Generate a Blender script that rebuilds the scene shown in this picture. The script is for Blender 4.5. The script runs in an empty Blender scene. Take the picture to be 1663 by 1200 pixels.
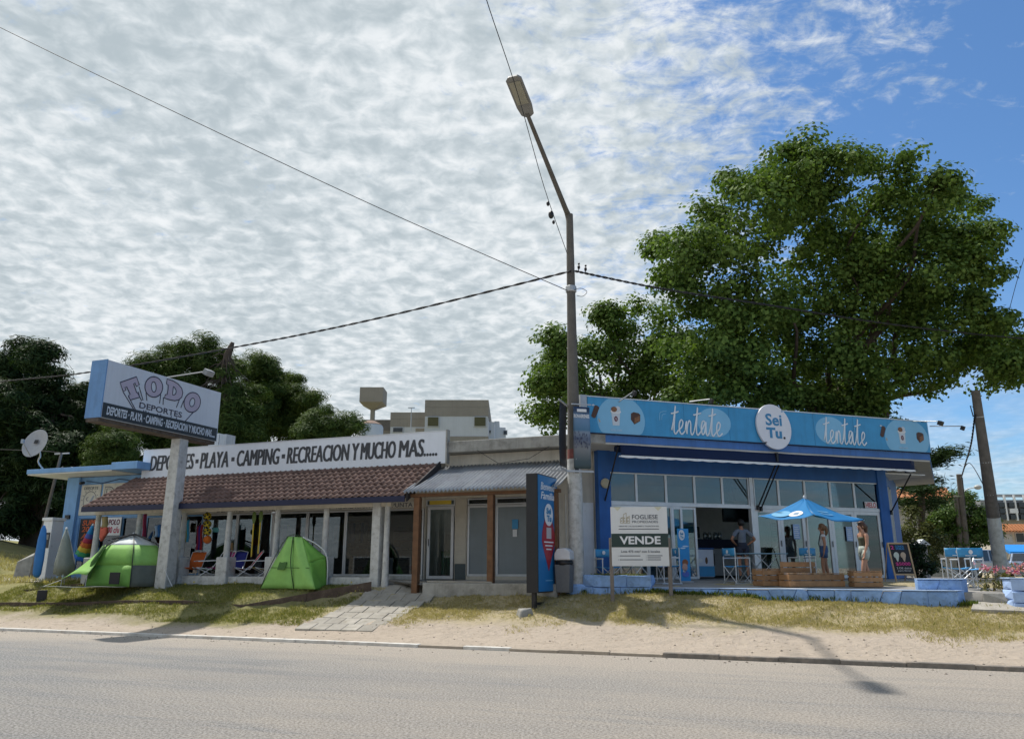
import bpy, bmesh, math, random
import numpy as np
from mathutils import Vector, Matrix
random.seed(7); RNG = np.random.default_rng(11)
SC = bpy.context.scene
COL = SC.collection
R_ = math.radians
# ------------------------------------------------------------------ camera, sky, sun, exposure
FPX = 1260.0; PITCH = R_(14.25); CH = 1.6
cam = bpy.data.objects.new('camera', bpy.data.cameras.new('camera'))
COL.objects.link(cam); SC.camera = cam
cam.location = (0, 0, CH); cam.rotation_euler = (math.pi/2 + PITCH, 0, 0)
cam.data.sensor_width = 36; cam.data.lens = 36*FPX/1663; cam.data.clip_end = 3000
SUN_V = Vector((-.382, .40, 1.0)).normalized()
SUN_EL = math.asin(SUN_V.z)
def build_world():
    w = bpy.data.worlds.new('World'); SC.world = w; w.use_nodes = True
    nt = w.node_tree; N = nt.nodes; K = nt.links; N.clear()
    out = N.new('ShaderNodeOutputWorld'); bg = N.new('ShaderNodeBackground')
    bg.inputs['Strength'].default_value = 0.1
    K.new(bg.outputs[0], out.inputs[0])
    sky = N.new('ShaderNodeTexSky'); sky.sky_type = 'NISHITA'; sky.sun_disc = False
    sky.sun_elevation = SUN_EL; sky.sun_rotation = math.atan2(SUN_V.x, SUN_V.y)
    sky.air_density = 1.0; sky.dust_density = 0.6; sky.ozone_density = 2.5
    tc = N.new('ShaderNodeTexCoord')
    sep = N.new('ShaderNodeSeparateXYZ'); K.new(tc.outputs['Generated'], sep.inputs[0])
    def mth(op, a, b=None, c=None, clamp=False):
        n = N.new('ShaderNodeMath'); n.operation = op; n.use_clamp = clamp
        for i, v in enumerate((a, b, c)):
            if v is None: continue
            if isinstance(v, (int, float)): n.inputs[i].default_value = v
            else: K.new(v, n.inputs[i])
        return n.outputs[0]
    def rng(v, a, b, c=0., d=1.):
        n = N.new('ShaderNodeMapRange'); n.interpolation_type = 'SMOOTHSTEP'
        K.new(v, n.inputs[0])
        for i, q in enumerate((a, b, c, d)): n.inputs[i+1].default_value = q
        return n.outputs[0]
    zc = mth('MAXIMUM', sep.outputs[2], 0.0)
    den = mth('ADD', zc, 0.14)
    u = mth('DIVIDE', sep.outputs[0], den); v = mth('DIVIDE', sep.outputs[1], den)
    comb = N.new('ShaderNodeCombineXYZ'); K.new(u, comb.inputs[0]); K.new(v, comb.inputs[1])
    def nz(scale, detail=4., rough=.55, dist=0., vec=None, off=0.):
        n = N.new('ShaderNodeTexNoise'); n.inputs['Scale'].default_value = scale
        n.inputs['Detail'].default_value = detail; n.inputs['Roughness'].default_value = rough
        n.inputs['Distortion'].default_value = dist
        mp = N.new('ShaderNodeMapping'); mp.inputs['Location'].default_value = (off, off*.7, off*.3)
        K.new(vec or comb.outputs[0], mp.inputs[0]); K.new(mp.outputs[0], n.inputs['Vector'])
        return n.outputs['Fac']
    # the cloud deck lies over the left of the sky and frays into wisps to the right
    edge = mth('SUBTRACT', u, mth('MULTIPLY', v, 0.13))
    big = nz(1.1, 3, .5, off=3.1)
    edge2 = mth('ADD', edge, mth('MULTIPLY', mth('SUBTRACT', big, .5), .55))
    deck = rng(edge2, -.72, 1.15, 1.0, 0.0)
    puffs = nz(18., 4.5, .55, .3, off=1.3)
    fine = nz(21, 6, .62, .4, off=5.)
    rot = N.new('ShaderNodeMapping'); rot.inputs['Rotation'].default_value = (0, 0, R_(28)); rot.inputs['Scale'].default_value = (1., 2.1, 1.)
    K.new(comb.outputs[0], rot.inputs[0])
    wisp = nz(5.2, 9, .68, .9, vec=rot.outputs[0], off=2.)
    thr = rng(deck, 0., 1., .615, .20)
    mixn = mth('ADD', mth('MULTIPLY', wisp, .55), mth('MULTIPLY', fine, .45))
    dens = mth('SUBTRACT', mixn, thr)
    cover = rng(dens, -.04, .22, 0., 1.)
    low = rng(sep.outputs[2], .05, .34, .62, 0.)          # thin veil near the horizon
    veil = mth('MULTIPLY', low, rng(nz(3.2, 5, .6, .3, off=8.), .25, .7))
    cover = mth('MAXIMUM', cover, veil)
    # light and dark of the clouds' own thickness
    br = mth('ADD', mth('MULTIPLY', puffs, .84), mth('MULTIPLY', fine, .16))
    patch = nz(2.0, 3, .5, .2, off=9.)
    br = mth('ADD', br, mth('MULTIPLY', mth('SUBTRACT', patch, .5), .42))
    brt = rng(br, .28, .74, 0., 1.)
    ramp = N.new('ShaderNodeValToRGB'); K.new(brt, ramp.inputs[0])
    e = ramp.color_ramp.elements
    e[0].position = 0.; e[0].color = (.48, .555, .60, 1); e[1].position = 1.; e[1].color = (.89, .925, .95, 1)
    m = e.new(.5); m.color = (.66, .725, .765, 1)
    mul = N.new('ShaderNodeVectorMath'); mul.operation = 'SCALE'; mul.inputs['Scale'].default_value = 10.
    K.new(ramp.outputs[0], mul.inputs[0])
    skm = N.new('ShaderNodeVectorMath'); skm.operation = 'MULTIPLY'; skm.inputs[1].default_value = (.88, 1.22, 1.48)
    K.new(sky.outputs[0], skm.inputs[0])
    mx = N.new('ShaderNodeMix'); mx.data_type = 'RGBA'
    K.new(cover, mx.inputs[0]); K.new(skm.outputs[0], mx.inputs[6]); K.new(mul.outputs[0], mx.inputs[7])
    K.new(mx.outputs[2], bg.inputs['Color'])
build_world()
sun = bpy.data.objects.new('sun', bpy.data.lights.new('sun', 'SUN')); COL.objects.link(sun)
sun.data.energy = 4.7; sun.data.angle = R_(1.3); sun.data.color = (1.0, .955, .89)
sun.rotation_euler = (-SUN_V).to_track_quat('-Z', 'Y').to_euler(); sun.location = (-30, 30, 60)
SC.view_settings.view_transform = 'Standard'; SC.view_settings.look = 'None'
SC.view_settings.exposure = 0.0; SC.view_settings.gamma = 1.0; SC.view_settings.use_curve_mapping = False
SC.render.engine = 'CYCLES'
try:
    SC.cycles.use_denoising = True; SC.cycles.denoiser = 'OPENIMAGEDENOISE'
    SC.cycles.max_bounces = 8; SC.cycles.transparent_max_bounces = 12; SC.cycles.glossy_bounces = 3
    SC.cycles.sample_clamp_indirect = 6
except Exception: pass
# ------------------------------------------------------------------ places: rays of the photograph and local frames
SP, CP = math.sin(PITCH), math.cos(PITCH)
def ray(px, py):
    cx = (px-831.5)/FPX; cy = (600-py)/FPX
    return Vector((cx, CP-cy*SP, SP+cy*CP))
def at(px, py, T): return ray(px, py)*T + Vector((0, 0, CH))
class Frame:
    def __init__(s, o, ang, z):
        s.o = Vector((o[0], o[1], z)); s.a = R_(ang); s.c = math.cos(s.a); s.s = math.sin(s.a)
    def loc(s, p):
        d = Vector(p)-s.o; return Vector((d.x*s.c+d.y*s.s, -d.x*s.s+d.y*s.c, d.z))
    def w(s, x, y, z=0): return s.o + Vector((x*s.c-y*s.s, x*s.s+y*s.c, z))
    def hit(s, px, py, n=0.):
        r = ray(px, py); nx, ny = -s.s, s.c
        T = (n+s.o.x*nx+s.o.y*ny)/(r.x*nx+r.y*ny)
        return s.loc(r*T+Vector((0, 0, CH)))
FZ = 1.24
_l = at(720, 928, 22.4); LF = Frame((_l.x, _l.y), -20.5, FZ)
_r = at(1110, 928, 22.0); RF = Frame((_r.x, _r.y), 19.0, FZ)
KF = Frame((0, 16.2), -21, 0)
KL = [(-700, -.03), (-.01, -.03), (0, .05), (.7, .16), (1.6, .44), (2.3, .70), (3.0, .94), (3.6, 1.05), (4.4, 1.10), (5.2, 1.14), (9, 1.2), (900, 1.2)]
KN = [(-700, -.03), (-.01, -.03), (0, .05), (1, .15), (2.3, .46), (3.1, .68), (3.6, .88), (4.0, .95), (5, 1.10), (6.5, 1.18), (9, 1.2), (900, 1.2)]
def sst(x, a, b):
    t = min(1, max(0, (x-a)/(b-a))); return t*t*(3-2*t)
def prof_z(KK, v):
    for (a, b), (c, d) in zip(KK, KK[1:]):
        if v <= c: return b+(d-b)*(v-a)/(c-a)
    return KK[-1][1]
def gz(x, y):
    p = KF.loc((x, y, 0)); v = p.y; z = prof_z(KN, v)
    f = sst(-8.5+(v-2.3)*2.2-p.x, -.1, .35)
    if f > 0 and v > 0: z = z*(1-f)+prof_z(KL, v)*f
    if v > 0: z -= .15*sst(p.x, 1.5, 8)*sst(v, 1., 3.6)*(1-sst(v, 5, 8))
    if v > 8:
        z += 2.3*sst(-x-.35*y, 5, 16)*sst(y, 27, 42)*sst(x, -80, -40)
        z -= .35*sst(x, 14, 24)
    return z
def pz(x, y):
    k = max(0, KF.loc((x, y, 0)).y-4.2); r = max(0, -RF.loc((x, y, 0)).y)
    return 1.07+.165*(k/(k+r+.001))
def on_ground(px, py):
    T = 6.
    while T < 300:
        p = at(px, py, T)
        if p.z <= gz(p.x, p.y): return p
        T += .02
    return p
# ------------------------------------------------------------------ materials
MATS = {}
def nodemat(name):
    m = bpy.data.materials.new(name); m.use_nodes = True
    nt = m.node_tree; b = nt.nodes['Principled BSDF']; return m, nt, b
def M(name, col, rough=.7, var=.12, vs=4., bump=0., bs=60., metal=0., dirt=None, streak=0., rnd=0., spec=.4, coat=0.):
    """procedural material: base colour with patchy variation, optional dirt (col, amount, scale), vertical streaks, bump"""
    if name in MATS: return MATS[name]
    m, nt, b = nodemat(name); N = nt.nodes; K = nt.links
    tc = N.new('ShaderNodeTexCoord'); src = tc.outputs['Object']
    def noise(s, d=4, r=.6, sc=(1, 1, 1)):
        mp = N.new('ShaderNodeMapping'); mp.inputs['Scale'].default_value = sc; K.new(src, mp.inputs[0])
        n = N.new('ShaderNodeTexNoise'); n.inputs['Scale'].default_value = s; n.inputs['Detail'].default_value = d
        n.inputs['Roughness'].default_value = r; K.new(mp.outputs[0], n.inputs['Vector']); return n.outputs['Fac']
    def mr(v, a, b_, c, d):
        n = N.new('ShaderNodeMapRange'); K.new(v, n.inputs[0])
        for i, q in enumerate((a, b_, c, d)): n.inputs[i+1].default_value = q
        return n.outputs[0]
    def scale(c, f):
        n = N.new('ShaderNodeVectorMath'); n.operation = 'SCALE'; K.new(f, n.inputs['Scale'])
        if isinstance(c, tuple): n.inputs[0].default_value = c
        else: K.new(c, n.inputs[0])
        return n.outputs[0]
    def mix(f, a, c):
        n = N.new('ShaderNodeMix'); n.data_type = 'RGBA'; K.new(f, n.inputs[0]); K.new(a, n.inputs[6]); n.inputs[7].default_value = (*c, 1); return n.outputs[2]
    c = scale(tuple(col), mr(noise(vs), .25, .75, 1-var, 1+var))
    if rnd:
        oi = N.new('ShaderNodeObjectInfo'); c = scale(c, mr(oi.outputs['Random'], 0, 1, 1-rnd, 1+rnd))
    if dirt:
        c = mix(mr(noise(dirt[2], 6, .7), .62-.3*dirt[1], .72, 0, min(1, .3+dirt[1])), c, dirt[0])
    if streak:
        c = mix(mr(noise(2.2, 5, .65, (3.2, 3.2, .22)), .48, .78, 0, streak), c, (col[0]*.35+.02, col[1]*.35+.02, col[2]*.33+.015))
    K.new(c, b.inputs['Base Color'])
    b.inputs['Roughness'].default_value = rough; b.inputs['Metallic'].default_value = metal
    b.inputs['Specular IOR Level'].default_value = spec; b.inputs['Coat Weight'].default_value = coat
    if bump:
        bp = N.new('ShaderNodeBump'); bp.inputs['Strength'].default_value = min(1., bump); bp.inputs['Distance'].default_value = .02
        K.new(noise(bs, 5, .65), bp.inputs['Height']); K.new(bp.outputs[0], b.inputs['Normal'])
    MATS[name] = m; return m
def leafmat(name, c1, c2, trans=.35, rough=.5):
    if name in MATS: return MATS[name]
    m, nt, b = nodemat(name); N = nt.nodes; K = nt.links
    g = N.new('ShaderNodeNewGeometry'); r = N.new('ShaderNodeValToRGB'); K.new(g.outputs['Random Per Island'], r.inputs[0])
    r.color_ramp.elements[0].color = (*c1, 1); r.color_ramp.elements[1].color = (*c2, 1)
    K.new(r.outputs[0], b.inputs['Base Color']); b.inputs['Roughness'].default_value = rough
    b.inputs['Specular IOR Level'].default_value = .12
    t = N.new('ShaderNodeBsdfTranslucent')
    s = N.new('ShaderNodeVectorMath'); s.operation = 'MULTIPLY'; s.inputs[1].default_value = (1.25, 1.35, .55)
    K.new(r.outputs[0], s.inputs[0]); K.new(s.outputs[0], t.inputs[0])
    mx = N.new('ShaderNodeMixShader'); mx.inputs[0].default_value = trans
    K.new(b.outputs[0], mx.inputs[1]); K.new(t.outputs[0], mx.inputs[2]); K.new(mx.outputs[0], N['Material Output'].inputs[0])
    MATS[name] = m; return m
def glassmat(name, tint=(.62, .68, .68), refl=.10, rough=.015):
    if name in MATS: return MATS[name]
    m = bpy.data.materials.new(name); m.use_nodes = True; nt = m.node_tree; N = nt.nodes; K = nt.links; N.clear()
    o = N.new('ShaderNodeOutputMaterial'); t = N.new('ShaderNodeBsdfTransparent'); t.inputs[0].default_value = (*tint, 1)
    g = N.new('ShaderNodeBsdfGlossy'); g.inputs['Roughness'].default_value = rough; g.inputs['Color'].default_value = (.9, .93, .95, 1)
    fr = N.new('ShaderNodeFresnel'); fr.inputs[0].default_value = 1.5
    ad = N.new('ShaderNodeMath'); ad.operation = 'ADD'; ad.inputs[1].default_value = refl; K.new(fr.outputs[0], ad.inputs[0])
    mx = N.new('ShaderNodeMixShader'); K.new(ad.outputs[0], mx.inputs[0]); K.new(t.outputs[0], mx.inputs[1]); K.new(g.outputs[0], mx.inputs[2])
    K.new(mx.outputs[0], o.inputs[0]); MATS[name] = m; return m
# ------------------------------------------------------------------ mesh collecting
def catmull(pts, n=5, closed=False):
    P = [Vector(p) for p in pts]; out = []
    m = len(P); rngs = range(m if closed else m-1)
    for i in rngs:
        a = P[(i-1) % m] if closed or i > 0 else P[i]; b = P[i]; c = P[(i+1) % m]; d = P[(i+2) % m] if closed or i+2 < m else c
        for k in range(n):
            t = k/n
            out.append(.5*((2*b)+(c-a)*t+(2*a-5*b+4*c-d)*t*t+(3*b-a-3*c+d)*t**3))
    if not closed: out.append(P[-1])
    return out
class MB:
    def __init__(s): s.v = []; s.f = []
    def add(s, vs, fs):
        o = len(s.v); s.v += [tuple(p) for p in vs]; s.f += [tuple(i+o for i in q) for q in fs]; return s
    def box(s, x0, x1, y0, y1, z0, z1):
        return s.add([(x0, y0, z0), (x1, y0, z0), (x1, y1, z0), (x0, y1, z0), (x0, y0, z1), (x1, y0, z1), (x1, y1, z1), (x0, y1, z1)],
            [(0, 3, 2, 1), (4, 5, 6, 7), (0, 1, 5, 4), (1, 2, 6, 5), (2, 3, 7, 6), (3, 0, 4, 7)])
    def obox(s, c, size, rot=(0, 0, 0)):
        from mathutils import Euler
        m = Euler(rot).to_matrix(); a, b, d = [q/2 for q in size]; c = Vector(c)
        vs = [c+m @ Vector((x*a, y*b, z*d)) for z in (-1, 1) for x, y in ((-1, -1), (1, -1), (1, 1), (-1, 1))]
        return s.add(vs, [(0, 3, 2, 1), (4, 5, 6, 7), (0, 1, 5, 4), (1, 2, 6, 5), (2, 3, 7, 6), (3, 0, 4, 7)])
    def tube(s, pts, r, n=8, flat=1., caps=True, closed=False, flat_axis=1):
        P = [Vector(p) for p in pts]; m = len(P); rs = r if isinstance(r, (list, tuple)) else [r]*m
        up = Vector((.013, .021, 1)); vs = []; last = None
        for i, p in enumerate(P):
            t = (P[(i+1) % m]-P[i-1]) if closed or 0 < i < m-1 else (P[1]-P[0] if i == 0 else P[-1]-P[-2])
            if t.length < 1e-9: t = Vector((0, 0, 1))
            t.normalize()
            if last is None:
                a = t.cross(up); a = a if a.length > .05 else t.cross(Vector((0, 1, .01)))
            else: a = last-t*last.dot(t)
            a.normalize(); last = a; b = t.cross(a)
            for k in range(n):
                q = 2*math.pi*k/n; d = (a*math.cos(q)+b*math.sin(q))*rs[i]
                if flat != 1.: d[flat_axis] *= flat
                vs.append(p+d)
        fs = []
        for i in range(m if closed else m-1):
            j = (i+1) % m
            for k in range(n): fs.append((i*n+k, i*n+(k+1) % n, j*n+(k+1) % n, j*n+k))
        if caps and not closed: fs += [tuple(range(n-1, -1, -1)), tuple(range((m-1)*n, m*n))]
        return s.add(vs, fs)
    def cyl(s, p0, p1, r0, r1=None, n=12): return s.tube([p0, p1], [r0, r0 if r1 is None else r1], n)
    def lathe(s, prof, c=(0, 0, 0), n=16):
        vs = []; fs = []; m = len(prof)
        for r, z in prof:
            for k in range(n):
                q = 2*math.pi*k/n; vs.append((c[0]+max(r, 1e-4)*math.cos(q), c[1]+max(r, 1e-4)*math.sin(q), c[2]+z))
        for i in range(m-1):
            for k in range(n): fs.append((i*n+k, i*n+(k+1) % n, (i+1)*n+(k+1) % n, (i+1)*n+k))
        fs += [tuple(range(n-1, -1, -1)), tuple(range((m-1)*n, m*n))]
        return s.add(vs, fs)
    def prism(s, outl, y0, y1):
        """outline in (x, z) pushed from y0 (front) to y1"""
        n = len(outl); vs = [(x, y0, z) for x, z in outl]+[(x, y1, z) for x, z in outl]
        ar = sum(outl[i][0]*outl[(i+1) % n][1]-outl[(i+1) % n][0]*outl[i][1] for i in range(n))
        fr = tuple(range(n)) if ar > 0 else tuple(range(n-1, -1, -1))
        fs = [fr, tuple(n+i for i in reversed(fr))]
        for i in range(n):
            j = (i+1) % n; q = (i, n+i, n+j, j); fs.append(q if ar > 0 else q[::-1])
        return s.add(vs, fs)
    def ring(s, outer, inner, y0, y1):
        n = len(outer); vs = [(x, y0, z) for x, z in outer]+[(x, y0, z) for x, z in inner]+[(x, y1, z) for x, z in outer]+[(x, y1, z) for x, z in inner]
        fs = []
        for i in range(n):
            j = (i+1) % n
            fs += [(i, j, n+j, n+i), (2*n+i, 2*n+j, j, i), (n+i, n+j, 3*n+j, 3*n+i)]
        return s.add(vs, fs)
    def ball(s, c, r, n=12, m=8, sq=(1, 1, 1)):
        vs = []; fs = []
        for i in range(m+1):
            a = math.pi*i/m
            for k in range(n):
                q = 2*math.pi*k/n; vs.append((c[0]+r*sq[0]*math.sin(a)*math.cos(q), c[1]+r*sq[1]*math.sin(a)*math.sin(q), c[2]+r*sq[2]*math.cos(a)))
        for i in range(m):
            for k in range(n): fs.append((i*n+k, (i+1)*n+k, (i+1)*n+(k+1) % n, i*n+(k+1) % n))
        return s.add(vs, fs)
    def grid(s, fn, nu, nv):
        vs = [fn(i/nu, j/nv) for j in range(nv+1) for i in range(nu+1)]
        fs = [(j*(nu+1)+i, j*(nu+1)+i+1, (j+1)*(nu+1)+i+1, (j+1)*(nu+1)+i) for j in range(nv) for i in range(nu)]
        return s.add(vs, fs)
    def mesh(s, name, mat):
        me = bpy.data.meshes.new(name); me.from_pydata(s.v, [], s.f); me.update()
        if mat: me.materials.append(mat)
        return me
    def build(s, name, mat, parent=None, smooth=False, bevel=0., seg=2, solid=0.):
        me = s.mesh(name, mat)
        bm = bmesh.new(); bm.from_mesh(me)
        if smooth != 'loose': bmesh.ops.remove_doubles(bm, verts=bm.verts, dist=1e-5)
        bmesh.ops.recalc_face_normals(bm, faces=bm.faces); bm.to_mesh(me); bm.free()
        if smooth:
            me.shade_smooth()
            if smooth == 'auto': me.set_sharp_from_angle(angle=R_(40))
        o = bpy.data.objects.new(name, me); COL.objects.link(o); o.parent = parent
        if bevel:
            b = o.modifiers.new('bevel', 'BEVEL'); b.width = bevel; b.segments = seg; b.limit_method = 'ANGLE'
        if solid:
            b = o.modifiers.new('solid', 'SOLIDIFY'); b.thickness = solid; b.offset = 0
        return o
def put(me, name, parent, loc=(0, 0, 0), rot=(0, 0, 0), sc=None):
    o = bpy.data.objects.new(name, me); COL.objects.link(o); o.parent = parent; o.location = loc; o.rotation_euler = rot
    if sc: o.scale = sc
    return o
def tag(o, label, cat, group=None, kind=None):
    if label: o['label'] = label
    if cat: o['category'] = cat
    if group: o['group'] = group
    if kind: o['kind'] = kind
    return o
def thing(name, label, cat, loc=(0, 0, 0), rz=0., group=None):
    o = bpy.data.objects.new(name, None); COL.objects.link(o); o.location = loc; o.rotation_euler = (0, 0, rz)
    o.empty_display_size = .2
    return tag(o, label, cat, group)
def copy_tree(o, parent=None):
    c = o.copy(); COL.objects.link(c); c.parent = parent
    for ch in list(o.children): copy_tree(ch, c)
    return c
def structure(o): o['kind'] = 'structure'; return o
_tcache = {}
def textmesh(s, bold=0., shear=0.):
    k = (s, bold, shear)
    if k in _tcache: return _tcache[k]
    cu = bpy.data.curves.new('t', 'FONT'); cu.body = s; cu.size = 1; cu.offset = bold; cu.shear = shear; cu.extrude = .5; cu.resolution_u = 3
    ob = bpy.data.objects.new('t', cu); me = bpy.data.meshes.new_from_object(ob)
    V = np.array([v.co[:] for v in me.vertices]); Fc = [tuple(p.vertices) for p in me.polygons]
    bpy.data.objects.remove(ob); bpy.data.curves.remove(cu); bpy.data.meshes.remove(me)
    V[:, :2] -= V[:, :2].min(0); V[:, :2] /= np.maximum(V[:, :2].max(0), 1e-6)
    _tcache[k] = (V, Fc); return _tcache[k]
def text(s, mat, parent, x0, x1, z0, z1, y, bold=0., shear=0., name='lettering', dep=.006, rot=0.):
    V, Fc = textmesh(s, bold, shear)
    X = V[:, 0]*(x1-x0); Z = V[:, 1]*(z1-z0)
    if rot:
        cx, cz = (x1-x0)/2, (z1-z0)/2; c, q = math.cos(rot), math.sin(rot)
        X, Z = cx+(X-cx)*c-(Z-cz)*q, cz+(X-cx)*q+(Z-cz)*c
    P = np.stack([x0+X, y-V[:, 2]*dep, z0+Z], 1)
    me = bpy.data.meshes.new(name); me.from_pydata([tuple(p) for p in P], [], Fc); me.materials.append(mat)
    o = bpy.data.objects.new(name, me); COL.objects.link(o); o.parent = parent; return o
SCRIPT = {
 't': ([[(0, .12), (.14, .5), (.27, .98), (.19, .55), (.13, .12), (.2, 0), (.36, .12)], [(.0, .70), (.2, .73), (.44, .79)]], .36),
 'e': ([[(0, .12), (.2, .25), (.28, .42), (.19, .5), (.08, .36), (.07, .13), (.18, 0), (.38, .12)]], .38),
 'n': ([[(0, .12), (.1, .47), (.09, .02), (.12, .22), (.24, .48), (.33, .4), (.31, .1), (.38, 0), (.5, .12)]], .5),
 'a': ([[(0, .12), (.28, .44), (.15, .5), (.05, .25), (.11, .03), (.24, .15), (.33, .48), (.31, .1), (.38, 0), (.5, .12)]], .5)}
def script(word, mat, parent, x0, x1, z0, z1, y, w, name='script_lettering'):
    tot = sum(SCRIPT[c][1] for c in word); sx = (x1-x0)/tot; sz = z1-z0; x = 0; b = MB()
    for c in word:
        for st in SCRIPT[c][0]:
            b.tube(catmull([(x0+(x+p[0])*sx, y, z0+p[1]*sz) for p in st], 4), w/2, 6, flat=.25)
        x += SCRIPT[c][1]
    return b.build(name, mat, parent, smooth=True)
def stroke(parent, name, mat, pts, y, w, closed=False, sm=4):
    p3 = [(x, y, z) for x, z in pts]
    if sm: p3 = catmull(p3, sm, closed)
    return MB().tube(p3, w/2, 6, flat=.25, closed=closed).build(name, mat, parent, smooth=True)
def disc(cx, cz, rx, rz, n=28, a0=0., a1=2*math.pi):
    return [(cx+rx*math.cos(a0+(a1-a0)*i/n), cz+rz*math.sin(a0+(a1-a0)*i/n)) for i in range(n)]
# ------------------------------------------------------------------ palette
white = M('white_paint', (.74, .75, .75), .55, .08, 3, .15, 30, dirt=((.35, .33, .29), .12, 5), streak=.22)
sign_white = M('sign_white', (.72, .75, .80), .4, .05, 1.5, streak=.10)
sign_grey = M('sign_grey_white', (.56, .60, .66), .4, .05, 1.5, streak=.18)
oldwhite = M('weathered_whitewash', (.54, .54, .515), .85, .15, 5, .5, 25, dirt=((.22, .21, .18), .45, 6), streak=.35)
cream = M('cream_plaster', (.58, .54, .46), .85, .12, 3, .25, 30, streak=.35)
concrete = M('concrete', (.33, .32, .29), .9, .2, 4, .5, 40, dirt=((.13, .12, .10), .35, 3), streak=.4)
lightblue = M('light_blue_paint', (.20, .38, .64), .75, .12, 2, .3, 35, streak=.25)
stoneblue = M('stone_blue_paint', (.235, .385, .66), .85, .25, 5, .8, 9, dirt=((.08, .10, .15), .25, 6), rnd=.08)
deepblue = M('deep_blue_paint', (.022, .115, .37), .6, .14, 2, .15, 30, streak=.3)
midblue = M('mid_blue_paint', (.06, .165, .43), .65, .14, 2, .15, 30, streak=.4)
navy = M('navy_paint', (.008, .012, .045), .5, .15, 4, .1)
awnblue = M('awning_cloth', (.003, .014, .055), .85, .12, 6, .2, 90)
brandblue = M('brand_blue_vinyl', (.048, .28, .53), .4, .10, 2.5, streak=.25)
paleblue = M('pale_blue_vinyl', (.20, .45, .66), .35, .05, 2.5)
skyblue = M('sky_blue_cloth', (.055, .30, .62), .7, .1, 8, .2, 70)
black = M('black_paint', (.016, .016, .018), .45, .15, 5)
charcoal = M('charcoal_lettering', (.055, .058, .065), .6, .25, 14)
darkgreen = M('dark_green_print', (.022, .045, .038), .5, .08)
inkgrey = M('ink_grey', (.10, .11, .13), .6, .1)
red = M('red_print', (.50, .022, .03), .5, .1)
alu = M('aluminium_frame', (.60, .62, .64), .4, .08, 4, metal=.3, streak=.15)
galv = M('galvanised_sheet', (.30, .315, .33), .6, .2, 2.2, .15, 12, metal=.25, dirt=((.22, .20, .18), .3, 2.4), streak=.25, rnd=.08)
steel = M('painted_steel', (.42, .43, .44), .45, .1, 6, metal=.5)
wood = M('brown_timber', (.15, .075, .036), .75, .3, 7, .5, 40, streak=.35)
palewood = M('crate_timber', (.40, .22, .105), .75, .28, 6, .4, 45, rnd=.16, streak=.2)
darkwood = M('weathered_board', (.10, .070, .052), .9, .3, 5, .6, 30, dirt=((.2, .17, .12), .3, 5))
greywood = M('grey_stake', (.20, .17, .145), .9, .25, 6, .5, 40)
tilem = M('clay_tile', (.165, .10, .080), .85, .35, 9, .5, 60, dirt=((.085, .06, .05), .3, 5), rnd=.22)
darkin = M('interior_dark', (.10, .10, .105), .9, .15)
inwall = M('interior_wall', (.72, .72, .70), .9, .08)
infloor = M('interior_floor', (.34, .33, .31), .5, .15)
glass = glassmat('window_glass', (.50, .55, .56), .05)
glassdoor = glassmat('door_glass', (.66, .71, .71), .05)
frost = M('papered_glass', (.20, .24, .26), .25, .12, 1.2, spec=.6, streak=.15)
rubber = M('rubber', (.02, .02, .02), .8, .1)
barkm = M('bark', (.075, .058, .045), .95, .3, 6, 1., 18)
polem = M('pole_concrete', (.12, .112, .10), .9, .2, 4, .4, 30, streak=.35)
wirem = M('wire_black', (.015, .015, .016), .6, .1)
paper = M('paper_white', (.70, .71, .72), .6, .05)
yellow = M('yellow_plastic', (.62, .46, .05), .5, .1)
orange = M('orange_cloth', (.72, .17, .025), .75, .1, 8, .2)
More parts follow.
